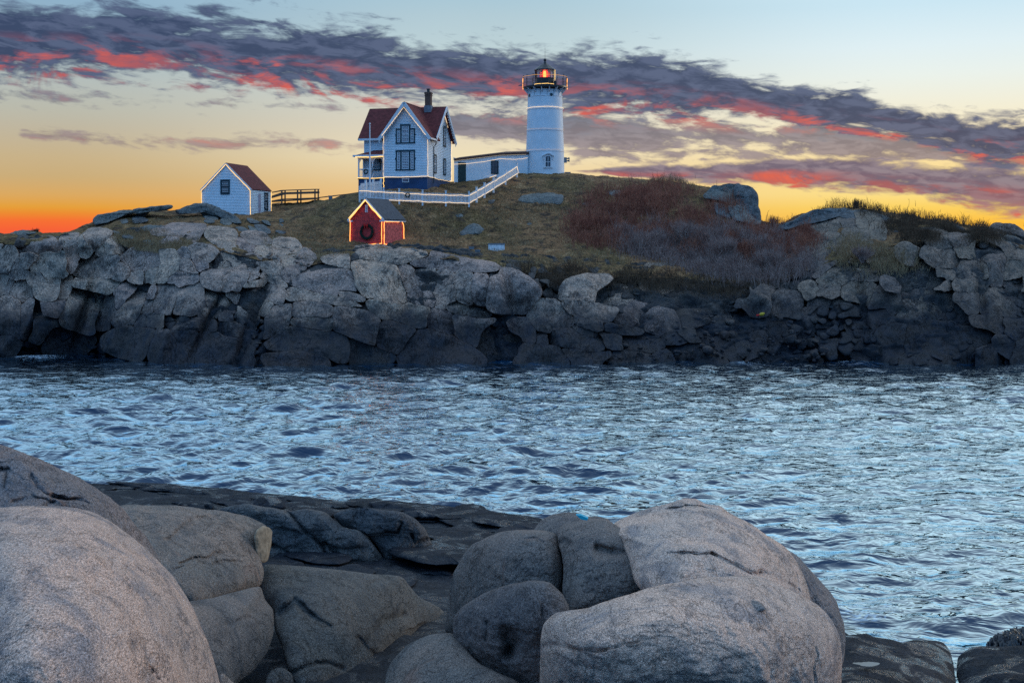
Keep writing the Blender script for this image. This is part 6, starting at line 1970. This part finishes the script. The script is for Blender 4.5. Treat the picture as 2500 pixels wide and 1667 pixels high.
boulder('wide slate grey boulder with pitted flank in the lower middle',
        cB([(425, 705), (640, 710), (1000, 748), (1200, 772), (1430, 783), (1480, 850), (1560, 940), (1680, 1000), (1748, 1060), (1740, 1140), (1600, 1165), (1500, 1240), (1390, 1350), (1330, 1450), (1320, 1700), (700, 1700), (600, 1450), (560, 1300), (510, 1200), (500, 1050), (430, 960), (410, 880)]),
        [(660, 1385, 3.6), (970, 1405, 3.1), (700, 1480, 3.55), (900, 1500, 3.05), (1060, 1500, 2.1), (750, 1600, 3.15), (950, 1570, 2.2), (900, 1660, 2.3), (700, 1660, 2.9), (1000, 1440, 2.9), (820, 1440, 3.4), (1000, 1530, 2.2), (800, 1560, 3.2)],
        ROCK_SLATE, R=.45, thick=2.4, amp=0.090, seed=15, spokes=240, rings=90, ridged=.5, facet=(0.11, 1.0), grooves=[(cB([(900, 850), (960, 840), (1000, 870), (930, 880)]), 8, .07), (cB([(1210, 830), (1300, 820), (1420, 800)]), 6, .10), (cB([(540, 1080), (640, 1010), (760, 1090), (900, 1180)]), 9, .12), (cB([(1060, 1380), (1180, 1250), (1320, 1120), (1440, 1060)]), 16, .14), (cB([(1120, 1250), (1240, 1330), (1300, 1360)]), 8, .12), (cB([(640, 1500), (800, 1440), (1000, 1470)]), 7, .1)])
boulder('smooth grey boulder low in the frame between the dark rock and the boulder pile',
        cB([(1290, 1800), (1310, 1520), (1360, 1400), (1480, 1280), (1640, 1213), (1800, 1203), (1870, 1290), (2000, 1430), (2120, 1490), (2300, 1560), (2300, 1800)]),
        [(1060, 1550, 4.15), (980, 1600, 3.9), (1110, 1620, 4.15), (960, 1667, 3.6), (1150, 1660, 4.1), (1050, 1700, 4.0), (1250, 1700, 4.0), (1000, 1740, 3.7)],
        ROCK_MID, R=.5, thick=1.6, amp=0.045, seed=17, spokes=160, rings=60)
boulder('rounded brown grey boulder at the left of the boulder pile',
        cC([(275, 1170), (290, 1000), (310, 850), (340, 700), (400, 590), (480, 490), (600, 420), (720, 370), (900, 362), (1050, 368), (1155, 385), (1190, 480), (1210, 600), (1218, 700), (1215, 900), (900, 1000), (500, 1150), (340, 1200)]),
        [(1230, 1297, 4.95), (1130, 1380, 4.3), (1340, 1305, 4.95), (1200, 1400, 4.55), (1350, 1420, 4.45), (1100, 1480, 3.5), (1250, 1350, 4.85), (1300, 1440, 4.3), (1160, 1460, 4.0)],
        ROCK_MID, R=.6, thick=1.8, amp=0.075, seed=19, spokes=180, rings=70, grooves=[(cC([(900, 440), (990, 430), (1050, 470)]), 5, .04)])
boulder('tall grey boulder with a jutting brow in the middle of the pile',
        cC([(1158, 360), (1200, 320), (1290, 298), (1400, 270), (1550, 278), (1700, 375), (1800, 468), (1880, 570), (1912, 700), (1915, 850), (1700, 960), (1400, 1050), (1250, 1040), (1195, 850), (1212, 700), (1198, 560), (1165, 470)]),
        [(1420, 1270, 5.15), (1385, 1310, 5.05), (1480, 1275, 5.15), (1390, 1360, 4.75), (1560, 1330, 5.05), (1440, 1470, 4.4), (1580, 1420, 4.6), (1480, 1350, 5.1), (1470, 1400, 4.75)],
        ROCK_MID, R=.38, thick=1.6, amp=0.105, seed=21, spokes=160, rings=70, ridged=.3, grooves=[(cC([(1480, 520), (1580, 545), (1690, 560)]), 13, .16), (cC([(1180, 470), (1260, 500)]), 9, .12)])
boulder('small grey rock peeking over the back of the boulder pile',
        cC([(960, 375), (1040, 282), (1130, 238), (1240, 224), (1330, 228), (1400, 262), (1480, 255), (1560, 275), (1590, 320), (1500, 420), (1200, 450), (1000, 420)]),
        [(1330, 1290, 4.55), (1390, 1252, 4.75), (1480, 1265, 4.75), (1420, 1300, 4.6)], ROCK_MID, R=.3, thick=1.2, amp=0.105, seed=22, spokes=110, rings=30, ridged=.6)
boulder('largest pink granite dome at the back of the boulder pile',
        cD([(0, 312), (150, 232), (330, 182), (480, 142), (540, 118), (640, 122), (720, 162), (830, 168), (890, 217), (1080, 322), (1200, 402), (1340, 492), (1440, 622), (1500, 742), (1550, 905), (1500, 1000), (1200, 950), (700, 950), (330, 950), (150, 760), (120, 600), (40, 440), (-60, 370)]),
        [(1680, 1225, 5.35), (1550, 1275, 5.25), (1800, 1285, 5.15), (1950, 1380, 4.7), (1650, 1400, 5.15), (1900, 1400, 4.95), (1970, 1450, 4.5), (1700, 1300, 5.35), (1650, 1440, 4.95), (1800, 1350, 5.25)],
        ROCK_PINK, R=.65, thick=2.2, amp=0.068, seed=24, spokes=240, rings=100, ridged=.5,
        grooves=[(cD([(190, 240), (400, 215), (560, 185), (680, 185), (860, 225), (1000, 290), (1080, 330)]), 4.5, .20), (cD([(430, 610), (640, 600), (780, 600), (860, 640), (960, 660), (1080, 710), (1250, 730), (1460, 860)]), 4.0, .12, .10), (cD([(520, 620), (700, 600), (790, 610)]), 3, .05), (cD([(1440, 720), (1450, 830)]), 4, .10)])
boulder('thin curved rock flake on the seaward side of the pile',
        cD([(1310, 490), (1440, 560), (1560, 700), (1680, 830), (1750, 930), (1800, 1080), (1822, 1250), (1795, 1450), (1600, 1400), (1520, 1150), (1450, 950), (1420, 800), (1360, 640)]),
        [(1950, 1370, 4.55), (2060, 1540, 3.6), (2030, 1480, 3.95), (1990, 1450, 4.15)], ROCK_GREY, R=.25, thick=1.2, amp=0.060, seed=26, spokes=120, rings=36, center=cD([(1610, 980)])[0])
boulder('great pink topped boulder in front of the pile, brown stained face',
        cD([(-600, 1850), (-592, 1400), (-585, 1230), (-565, 1100), (-460, 1005), (-210, 985), (-10, 900), (240, 820), (400, 780), (700, 742), (900, 726), (1100, 726), (1250, 760), (1460, 868), (1600, 950), (1720, 1080), (1780, 1220), (1792, 1400), (1785, 1567), (1780, 1850)]),
        [(1780, 1412, 5.3), (1500, 1475, 5.4), (1900, 1440, 5.2), (1600, 1525, 5.5), (1900, 1540, 5.3), (2000, 1510, 5.0), (1400, 1520, 5.3), (1335, 1600, 4.95), (1600, 1600, 5.15), (1600, 1667, 4.8), (1900, 1667, 4.75), (2040, 1600, 4.5), (1750, 1560, 5.35), (1400, 1667, 4.7), (1750, 1640, 4.95), (1450, 1590, 5.1), (1600, 1750, 4.4)],
        ROCK_PINK, R=.5, thick=2.6, amp=0.060, seed=28, spokes=300, rings=130, ridged=.45, center=cD([(620, 1250)])[0],
        grooves=[(cD([(-600, 1290), (-450, 1250), (-200, 1260), (60, 1235), (240, 1245)]), 6, .09), (cD([(1560, 1230), (1590, 1330), (1560, 1440), (1580, 1567)]), 4, .07), (cD([(1650, 1500), (1760, 1480)]), 5, .16), (cD([(840, 1290), (960, 1350), (1100, 1430)]), 4, .05)])
boulder('flat loose knob of grey stone lying on the great pink boulder',
        cD([(955, 915), (1010, 905), (1080, 920), (1180, 955), (1195, 992), (1130, 1004), (1060, 1002), (990, 950)]), [(1800, 1465, 5.32), (1870, 1480, 5.32), (1840, 1490, 5.30)], ROCK_GREY, R=.07, thick=.3, amp=0.022, nscale=4, seed=30, spokes=50, rings=14, cat='stone', name='stone')
boulder('hollowed grey boulder at the left front of the pile',
        cC([(335, 1250), (345, 1050), (420, 960), (600, 850), (800, 785), (960, 760), (1100, 770), (1200, 860), (1265, 985), (1200, 1100), (1150, 1400), (1100, 1750), (900, 1750), (600, 1520), (440, 1460), (352, 1380)]),
        [(1300, 1420, 5.0), (1150, 1480, 4.65), (1370, 1480, 4.9), (1200, 1550, 4.35), (1300, 1550, 4.55), (1150, 1620, 4.0), (1300, 1650, 4.0), (1250, 1460, 4.95), (1120, 1560, 4.2), (1330, 1610, 4.2)],
        ROCK_MID, R=.42, thick=1.6, amp=0.075, seed=32, spokes=170, rings=70, center=cC([(740, 1150)])[0],
        grooves=[(cC([(760, 1180), (800, 1250), (780, 1330)]), 22, .40), (cC([(610, 1080), (600, 1230)]), 6, .12), (cC([(1040, 880), (1040, 1000), (1070, 1070)]), 4, .08)])
boulder('wet dark ledge with a bright puddle at the lower right',
        cE([(560, 640), (650, 580), (860, 566), (900, 600), (1100, 632), (1180, 660), (1300, 632), (1580, 642), (1640, 720), (1680, 850), (1700, 1047), (1710, 1400), (560, 1400)]),
        [(2070, 1550, .95), (2280, 1572, .95), (2200, 1600, 1.3), (2310, 1650, .6), (2100, 1640, 1.45), (2250, 1640, 1.4), (2150, 1570, 1.1), (2200, 1720, 1.3), (2080, 1600, 1.35)],
        ROCK_WET, R=.3, thick=2.5, amp=0.105, seed=34, spokes=160, rings=60, ridged=.6, cat='ledge', name='wet_ledge', grooves=[(cE([(960, 795), (1080, 715), (1300, 760), (1380, 770)]), 3, .12), (cE([(650, 660), (800, 625)]), 3, .1)])
boulder('dark wet rock at the right edge below the seaweed',
        cE([(1700, 960), (1720, 790), (1830, 710), (2000, 692), (2100, 700), (2352, 682), (2700, 690), (2700, 1000), (2350, 1050), (2000, 1080), (1740, 1080)]),
        [(2400, 1580, .95), (2500, 1578, .95), (2350, 1630, .6), (2450, 1625, 1.2), (2550, 1620, 1.2), (2400, 1655, .8)], ROCK_WET, R=.35, thick=2, amp=0.090, seed=36, spokes=120, rings=40, ridged=.5)
boulder('lowest dark wet rock in the bottom right corner',
        cE([(1690, 1300), (1720, 1050), (1860, 975), (2060, 940), (2200, 912), (2352, 960), (2700, 980), (2700, 1300)]),
        [(2380, 1655, 1.15), (2450, 1640, 1.3), (2540, 1645, 1.3), (2450, 1700, 1.1), (2350, 1700, .9)], ROCK_WET, R=.35, thick=2, amp=0.090, seed=38, spokes=120, rings=40, ridged=.5)
for k, (q, an, lb) in enumerate((
    ([(340, 275), (380, 222), (500, 208), (575, 248), (600, 300), (480, 330), (380, 320)], [(620, 1230, 1.35), (690, 1230, 1.35), (650, 1210, 1.5)], 'low dark rock lump on the wet shelf left of centre'),
    ([(1180, 250), (1300, 245), (1450, 290), (1560, 330), (1500, 380), (1250, 330)], [(900, 1232, .85), (1010, 1252, .8), (950, 1225, .95)], 'low dark rock ridge at the water on the wet shelf'),
    ([(-10, 275), (20, 262), (60, 285), (70, 310), (10, 315)], [(505, 1230, 1.6), (520, 1243, 1.5), (512, 1228, 1.7)], 'small black rock on the shelf behind the cracked grey rock'),
    ([(1735, 770), (1790, 735), (1850, 760), (1850, 830), (1760, 825)], [(1090, 1395, 1.1), (1110, 1415, .95), (1100, 1390, 1.2)], 'small black rock against the foot of the boulder pile'),
    ([(430, 1560), (480, 1470), (560, 1450), (640, 1500), (660, 1700), (430, 1700)], [(660, 1640, 3.1), (690, 1650, 3.0), (660, 1690, 2.9)], 'small dark rock in the gap at the bottom left of centre'))):
    boulder(lb, cB(q), an, ROCK_SLATE if k == 4 else ROCK_WET, R=.25, thick=1.2, amp=0.120, seed=40 + k, spokes=70, rings=22, ridged=.6)
boulder('small pale rock wedged at the bottom beside the left dome', cA([(1385, 1500), (1420, 1510), (1480, 1570), (1500, 1700), (1380, 1700)]), [(545, 1650, 4.9), (560, 1667, 4.8), (545, 1690, 4.8)], ROCK_GREY, R=.2, thick=.6, amp=0.045, seed=47, spokes=50, rings=16)

# seaweed mat at the right edge
def seaweed():
    dep = depth_from([(2420, 1560, .55), (2500, 1540, .9), (2560, 1530, .9), (2480, 1570, .7)])
    poly = cE([(1975, 680), (2080, 590), (2250, 530), (2352, 510), (2700, 490), (2700, 720), (2150, 700), (2040, 705)])
    me = rock_body('weed_rock', poly, dep, spokes=90, rings=30, R=.3, thick=1.5, amp=0.105, nscale=3, seed=50, ridged=.6)
    t = thing('seaweed_rock', 'small rock draped in black seaweed at the right edge', 'seaweed rock', (0, 0, 0))
    link('rock', me, ROCK_WET, t)
    r = np.random.default_rng(3)
    V = np.array([v.co[:] for v in me.vertices][:1 + 30 * 90])
    vs_, fs = [], []
    for i in range(900):
        p = V[r.integers(len(V))] + r.normal(0, .02, 3)
        d = np.array([r.normal(0, .5), -.6, -r.uniform(.4, 1.0)]); d /= np.linalg.norm(d)
        L = r.uniform(.10, .24); w = r.uniform(.012, .03)
        s = np.cross(d, [0, 0, 1]); s /= np.linalg.norm(s) + 1e-6
        n = len(vs_)
        p = p + [0, -.03, .03]
        for j in range(4):
            q = p + d * L * j / 3 + np.array([0, -.02 * j, -.015 * j * j])
            ww = w * (1 - j / 3.5)
            vs_ += [tuple(q - s * ww), tuple(q + s * ww)]
        fs += [(n + 2 * j, n + 2 * j + 1, n + 2 * j + 3, n + 2 * j + 2) for j in range(3)]
    m = bpy.data.meshes.new('fronds'); m.from_pydata(vs_, [], fs); m.update()
    tag(link('fronds', m, simple_mat('black_weed', (0.012, 0.012, 0.014), .3, .5, 9, spec=.6), t), kind='stuff')
seaweed()

# scrap of cyan plastic on the pile, puddles on the wet ledges
def puddle(label, pts, z, seed):
    b = smooth_outline(pts, 40, .03, seed, 2)
    V = np.array([P(x, y, z_to_Y(y, z)) for x, y in b])
    me = bpy.data.meshes.new('puddle'); me.from_pydata([tuple(v) for v in V], [], [tuple(range(40))]); me.update()
    return tag(link('puddle', me, PUD), label, 'puddle')
PUD = glass_mat('still_water', (0.02, 0.03, 0.04), .03)
puddle('bright still puddle on the wet ledge at lower right', cE([(690, 850), (800, 845), (900, 840), (985, 855), (940, 880), (840, 890), (760, 865)]), 1.52, 1)
p3 = [P(x, y, 15.9) for x, y in cC([(1310, 248), (1350, 250), (1405, 275), (1395, 290), (1345, 280)])]
m = MB(); m.prism([tuple(p) for p in p3], (0, .05, 0.01)); tag(m.build('plastic_scrap', simple_mat('cyan_plastic', (0.0, 0.36, 0.48), .4)), 'scrap of bright cyan plastic on top of the boulder pile', 'scrap')

# ------------------------------------------------------------------ winter vegetation
def in_poly(x, y, poly):
    ins = np.zeros(len(x), bool)
    a = np.asarray(poly, float)
    for k in range(len(a)):
        (ax, ay), (bx, by) = a[k], a[(k + 1) % len(a)]
        ins ^= ((ay > y) != (by > y)) & (x < (bx - ax) * (y - ay) / (by - ay + 1e-12) + ax)
    return ins


def sample_poly(poly, n, r):
    a = np.asarray(poly, float)
    xs, ys = [], []
    while sum(map(len, xs)) < n:
        x = r.uniform(a[:, 0].min(), a[:, 0].max(), n); y = r.uniform(a[:, 1].min(), a[:, 1].max(), n)
        k = in_poly(x, y, a)
        xs.append(x[k]); ys.append(y[k])
    return np.concatenate(xs)[:n], np.concatenate(ys)[:n]


def stem_geo(base, height, lean, width, r, segs=3, twigs=3, curl=0.12):
    """thin tapering stems with side twigs; base (n,3)"""
    n = len(base)
    d = np.stack([r.normal(0, lean, n), r.normal(0, lean * .7, n), np.ones(n)], 1)
    d /= np.linalg.norm(d, axis=1)[:, None]
    th = r.uniform(-.9, .9, n)
    side = np.stack([np.cos(th), np.sin(th) * .6, 0 * th], 1)
    bend = np.stack([r.normal(0, curl, n), r.normal(0, curl, n), 0 * th], 1)
    V, Fq, cnt = [], [], 0
    pts = []
    for j in range(segs + 1):
        t = j / segs
        p = base + d * (height * t)[:, None] + bend * (height * t * t)[:, None]
        pts.append(p)
        w = (width * (1 - .75 * t))[:, None]
        V.append(p - side * w); V.append(p + side * w)
    idx = np.arange(n)
    for j in range(segs):
        a = (2 * j) * n + idx; b = (2 * j + 1) * n + idx; c = (2 * j + 3) * n + idx; e = (2 * j + 2) * n + idx
        Fq.append(np.stack([a, b, c, e], 1))
    off = 2 * (segs + 1) * n
    Ft = []
    for k in range(twigs):
        t = r.uniform(.3, .95, n)[:, None]
        p = base + d * height[:, None] * t + bend * height[:, None] * t * t
        td = np.stack([r.normal(0, .8, n), r.normal(0, .5, n), r.uniform(.4, 1.0, n)], 1)
        td /= np.linalg.norm(td, axis=1)[:, None]
        L = (height * r.uniform(.18, .42, n))[:, None]
        w = (width * .6)[:, None]
        V += [p - side * w, p + side * w, p + td * L]
        Ft.append(np.stack([off + idx, off + n + idx, off + 2 * n + idx], 1))
        off += 3 * n
    return np.vstack(V), [np.vstack(Fq)] + ([np.vstack(Ft)] if Ft else [])


def stem_mat(name, c0, c1):
    m, T, b = mat_new(name)
    pos = T.new('ShaderNodeNewGeometry').outputs['Position']
    n = T.noise(pos, 1.1, 4, .6)
    n2 = T.noise(pos, 9.0, 2, .5)
    c = T.mix(T.mrange(T.math('ADD', T.math('MULTIPLY', n, .6), T.math('MULTIPLY', n2, .4)), .38, .62), (*c0, 1), (*c1, 1))
    T.l.new(c, b.inputs['Base Color'])
    b.inputs['Roughness'].default_value = .9
    b.inputs['Specular IOR Level'].default_value = .1
    return m


REDSTEM = stem_mat('red_stems', (0.23, 0.075, 0.050), (0.46, 0.18, 0.105))
GREYSTEM = stem_mat('grey_stems', (0.20, 0.115, 0.095), (0.42, 0.28, 0.23))
STRAW = stem_mat('straw', (0.26, 0.15, 0.072), (0.44, 0.285, 0.15))
OLIVE = stem_mat('olive_grass', (0.12, 0.072, 0.034), (0.23, 0.14, 0.064))
BROWNW = stem_mat('brown_weeds', (0.075, 0.045, 0.028), (0.17, 0.10, 0.06))


def stand(name, label, cat, poly, n, h, mat, seed, lean=.25, width=(.012, .022), segs=3, twigs=3, fwd=0.15, clump=None):
    r = np.random.default_rng(seed)
    x, y = sample_poly(poly, n, r)
    if clump:
        keep = fbm(np.stack([x * clump, y * clump * 2, 0 * x], 1), 3, seed) > (-.45 if twigs > 1 else -.12)
        x, y = x[keep], y[keep]
    if twigs > 1 and n > 2000:
        x = x + r.normal(0, 20, len(x)); y = y + r.normal(0, 8, len(x))
    base = ground(x, y) - np.array([0, fwd, 0.05])
    hh = r.uniform(*h, len(x)) * np.clip(0.95 + (.8 if twigs > 1 else .35) * fbm(np.stack([x * .028, y * .05, 0 * x], 1), 2, seed + 1), .25, 2)
    V, fs = stem_geo(base, hh, lean, r.uniform(*width, len(x)), r, segs, twigs)
    o = link(name, mesh_np(name, V, fs, False), mat)
    return tag(o, label, cat, None, 'stuff')


stand('thicket', 'dense dark red thicket of bare stems right of the tower', 'thicket',
      [(1398, 588), (1402, 535), (1440, 495), (1500, 468), (1570, 456), (1660, 458), (1730, 480), (1790, 510), (1850, 550), (1900, 556), (1950, 560), (1985, 600), (1950, 640), (1880, 655), (1790, 648), (1700, 622), (1600, 614), (1480, 606)], 24000, (.45, 1.2), REDSTEM, 31, width=(.014, .026), clump=.010)
stand('thicket', 'grey purple bare thicket along the foot of the red stems', 'thicket',
      [(1480, 606), (1520, 575), (1600, 560), (1700, 560), (1790, 580), (1880, 590), (1960, 600), (1985, 640), (1930, 680), (1850, 690), (1760, 680), (1650, 640), (1560, 622)], 19000, (.5, 1.35), GREYSTEM, 33, width=(.013, .024), clump=.014)
stand('dry_grass', 'pale dry grass among the rocks of the right hill', 'dry grass',
      [(2030, 600), (2080, 590), (2180, 600), (2240, 640), (2220, 660), (2120, 670), (2060, 655)], 2600, (.35, .9), STRAW, 35, twigs=2, lean=.35, clump=.03)
stand('brush', 'brown brush covering the top of the right hill', 'brush',
      [(2060, 512), (2110, 512), (2170, 524), (2300, 543), (2420, 564), (2470, 582), (2420, 590), (2300, 580), (2230, 590), (2180, 570), (2160, 545)], 12000, (.2, .55), BROWNW, 37, twigs=2)
stand('brush', 'low red brown brush in the gap left of the right hill', 'brush',
      [(1850, 548), (1890, 553), (1930, 545), (1975, 560), (2000, 585), (1960, 600), (1900, 590)], 3500, (.25, .6), REDSTEM, 39)
stand('dry_grass', 'thin golden grass on the skyline left of the rock knob', 'dry grass', [(1585, 441), (1640, 445), (1700, 455), (1715, 460), (1640, 452), (1590, 448)], 700, (.35, .8), STRAW, 41, twigs=2, width=(.010, .016))
stand('dry_grass', 'thin golden weeds along the skyline of the right hill', 'dry grass', [(1985, 516), (2100, 509), (2200, 526), (2300, 541), (2420, 562), (2420, 566), (2300, 545), (2200, 530), (2100, 513), (1990, 522)], 900, (.3, .9), BROWNW, 43, twigs=4, width=(.012, .02))
stand('dry_grass', 'straw tufts growing among the rocks on the left cliff top', 'dry grass', [(250, 575), (330, 560), (420, 565), (470, 590), (480, 612), (420, 622), (330, 610), (290, 595)], 6000, (.12, .38), STRAW, 45, twigs=0, lean=.5)
stand('dry_grass', 'straw tufts along the cliff edge left of the oil house', 'dry grass', [(640, 580), (760, 590), (850, 605), (860, 625), (760, 640), (700, 625), (640, 600)], 5000, (.12, .35), STRAW, 47, twigs=0, lean=.5)
stand('dry_grass', 'short brown turf blades on the slope below the fence', 'grass', [(160, 573), (230, 545), (480, 520), (660, 525), (870, 478), (1000, 495), (1150, 500), (1280, 428), (1500, 437), (1600, 450), (1420, 520), (1400, 600), (1560, 625), (1500, 655), (1300, 650), (1150, 632), (1000, 610), (850, 615), (640, 600), (480, 590), (300, 578)], 42000, (.08, .24), STRAW, 49, twigs=0, lean=.6, segs=2, clump=.02)
stand('grass', 'olive green turf blades across the island lawn', 'grass', [(160, 573), (230, 545), (480, 520), (660, 525), (870, 478), (1000, 495), (1150, 500), (1280, 428), (1500, 437), (1600, 450), (1420, 520), (1400, 600), (1700, 640), (1500, 660), (1300, 650), (1150, 632), (1000, 610), (850, 615), (640, 600), (480, 590), (300, 578)], 30000, (.06, .20), OLIVE, 51, twigs=0, lean=.6, segs=2, clump=.013)
stand('weeds', 'dark brown weeds on the earth bank of the cove', 'weeds', [(1240, 640), (1400, 650), (1600, 665), (1780, 680), (1900, 690), (1800, 720), (1500, 700), (1300, 690)], 9000, (.15, .45), BROWNW, 53, twigs=2, lean=.4)


def shrub(label, px, py, h, spread, n, mat, seed, fwd=.6, flat=False):
    """one bare shrub: stems fanning from its foot, branching to fine twigs"""
    r = np.random.default_rng(seed)
    g = ground(np.array([px]), np.array([py]))[0] - np.array([0, fwd, .05])
    t = thing('bare_shrub', label, 'shrub', tuple(g))
    k = 16
    a = np.linspace(0, 2 * np.pi, k, endpoint=False) + r.uniform(0, .4, k)
    m = MB()
    tips = []
    for i in range(k):
        rad = spread * r.uniform(.25, 1.0)
        p0 = Vector((r.normal(0, .05), r.normal(0, .05), 0))
        p2 = Vector((math.cos(a[i]) * rad, math.sin(a[i]) * rad * .7, h * r.uniform(.55, .8) * (1 - .25 * rad / spread)))
        p1 = p0.lerp(p2, .5) + Vector((r.normal(0, .06), r.normal(0, .06), h * .08))
        m.tube([p0, p1, p2], [.030, .020, .012], 4, cap=False)
        tips += [p1, p0.lerp(p1, .6), p1.lerp(p2, .5), p2]
    m.build('branches', mat, t)
    tp = np.array([list(q) for q in tips])
    base = tp[r.integers(len(tp), size=n)] + r.normal(0, .05, (n, 3))
    V, fs = stem_geo(base, h * r.uniform(.18, .42, n), .10 if flat else .42, np.full(n, .010), r, 3, 4)
    tag(link('twigs', mesh_np('twigs', V, fs, False), mat, t), kind='stuff')


for a in (('tallest grey bare shrub in the middle of the red thicket', 1668, 606, 2.6, 1.3, 900, GREYSTEM, 1), ('grey bare shrub at the left front of the red thicket', 1560, 614, 2.2, 1.0, 600, GREYSTEM, 2),
          ('spreading grey shrub below the rock knob', 1770, 640, 2.4, 1.4, 800, GREYSTEM, 3), ('dark tangled shrub above the cove cliff', 1870, 660, 2.0, 1.3, 800, GREYSTEM, 4),
          ('red bare shrub at the left edge of the thicket', 1420, 570, 1.5, .9, 600, REDSTEM, 5), ('red bare shrub high in the thicket under the skyline', 1520, 500, 1.5, 1.0, 600, REDSTEM, 6),
          ('pale bare shrub among the rocks of the right hill', 2100, 640, 1.5, 1.1, 600, GREYSTEM, 8), ('thin leaning shrub in the gap beside the rock knob', 1885, 556, 1.2, .7, 300, REDSTEM, 9)):
    shrub(*a)
shrub('flat topped dark shrub standing alone on the right skyline', 2096, 513, 1.15, .55, 500, BROWNW, 7, fwd=-.8, flat=True)
shrub('small dark shrub on the low skyline at far left', 85, 569, .45, .4, 300, BROWNW, 10, fwd=-.3)
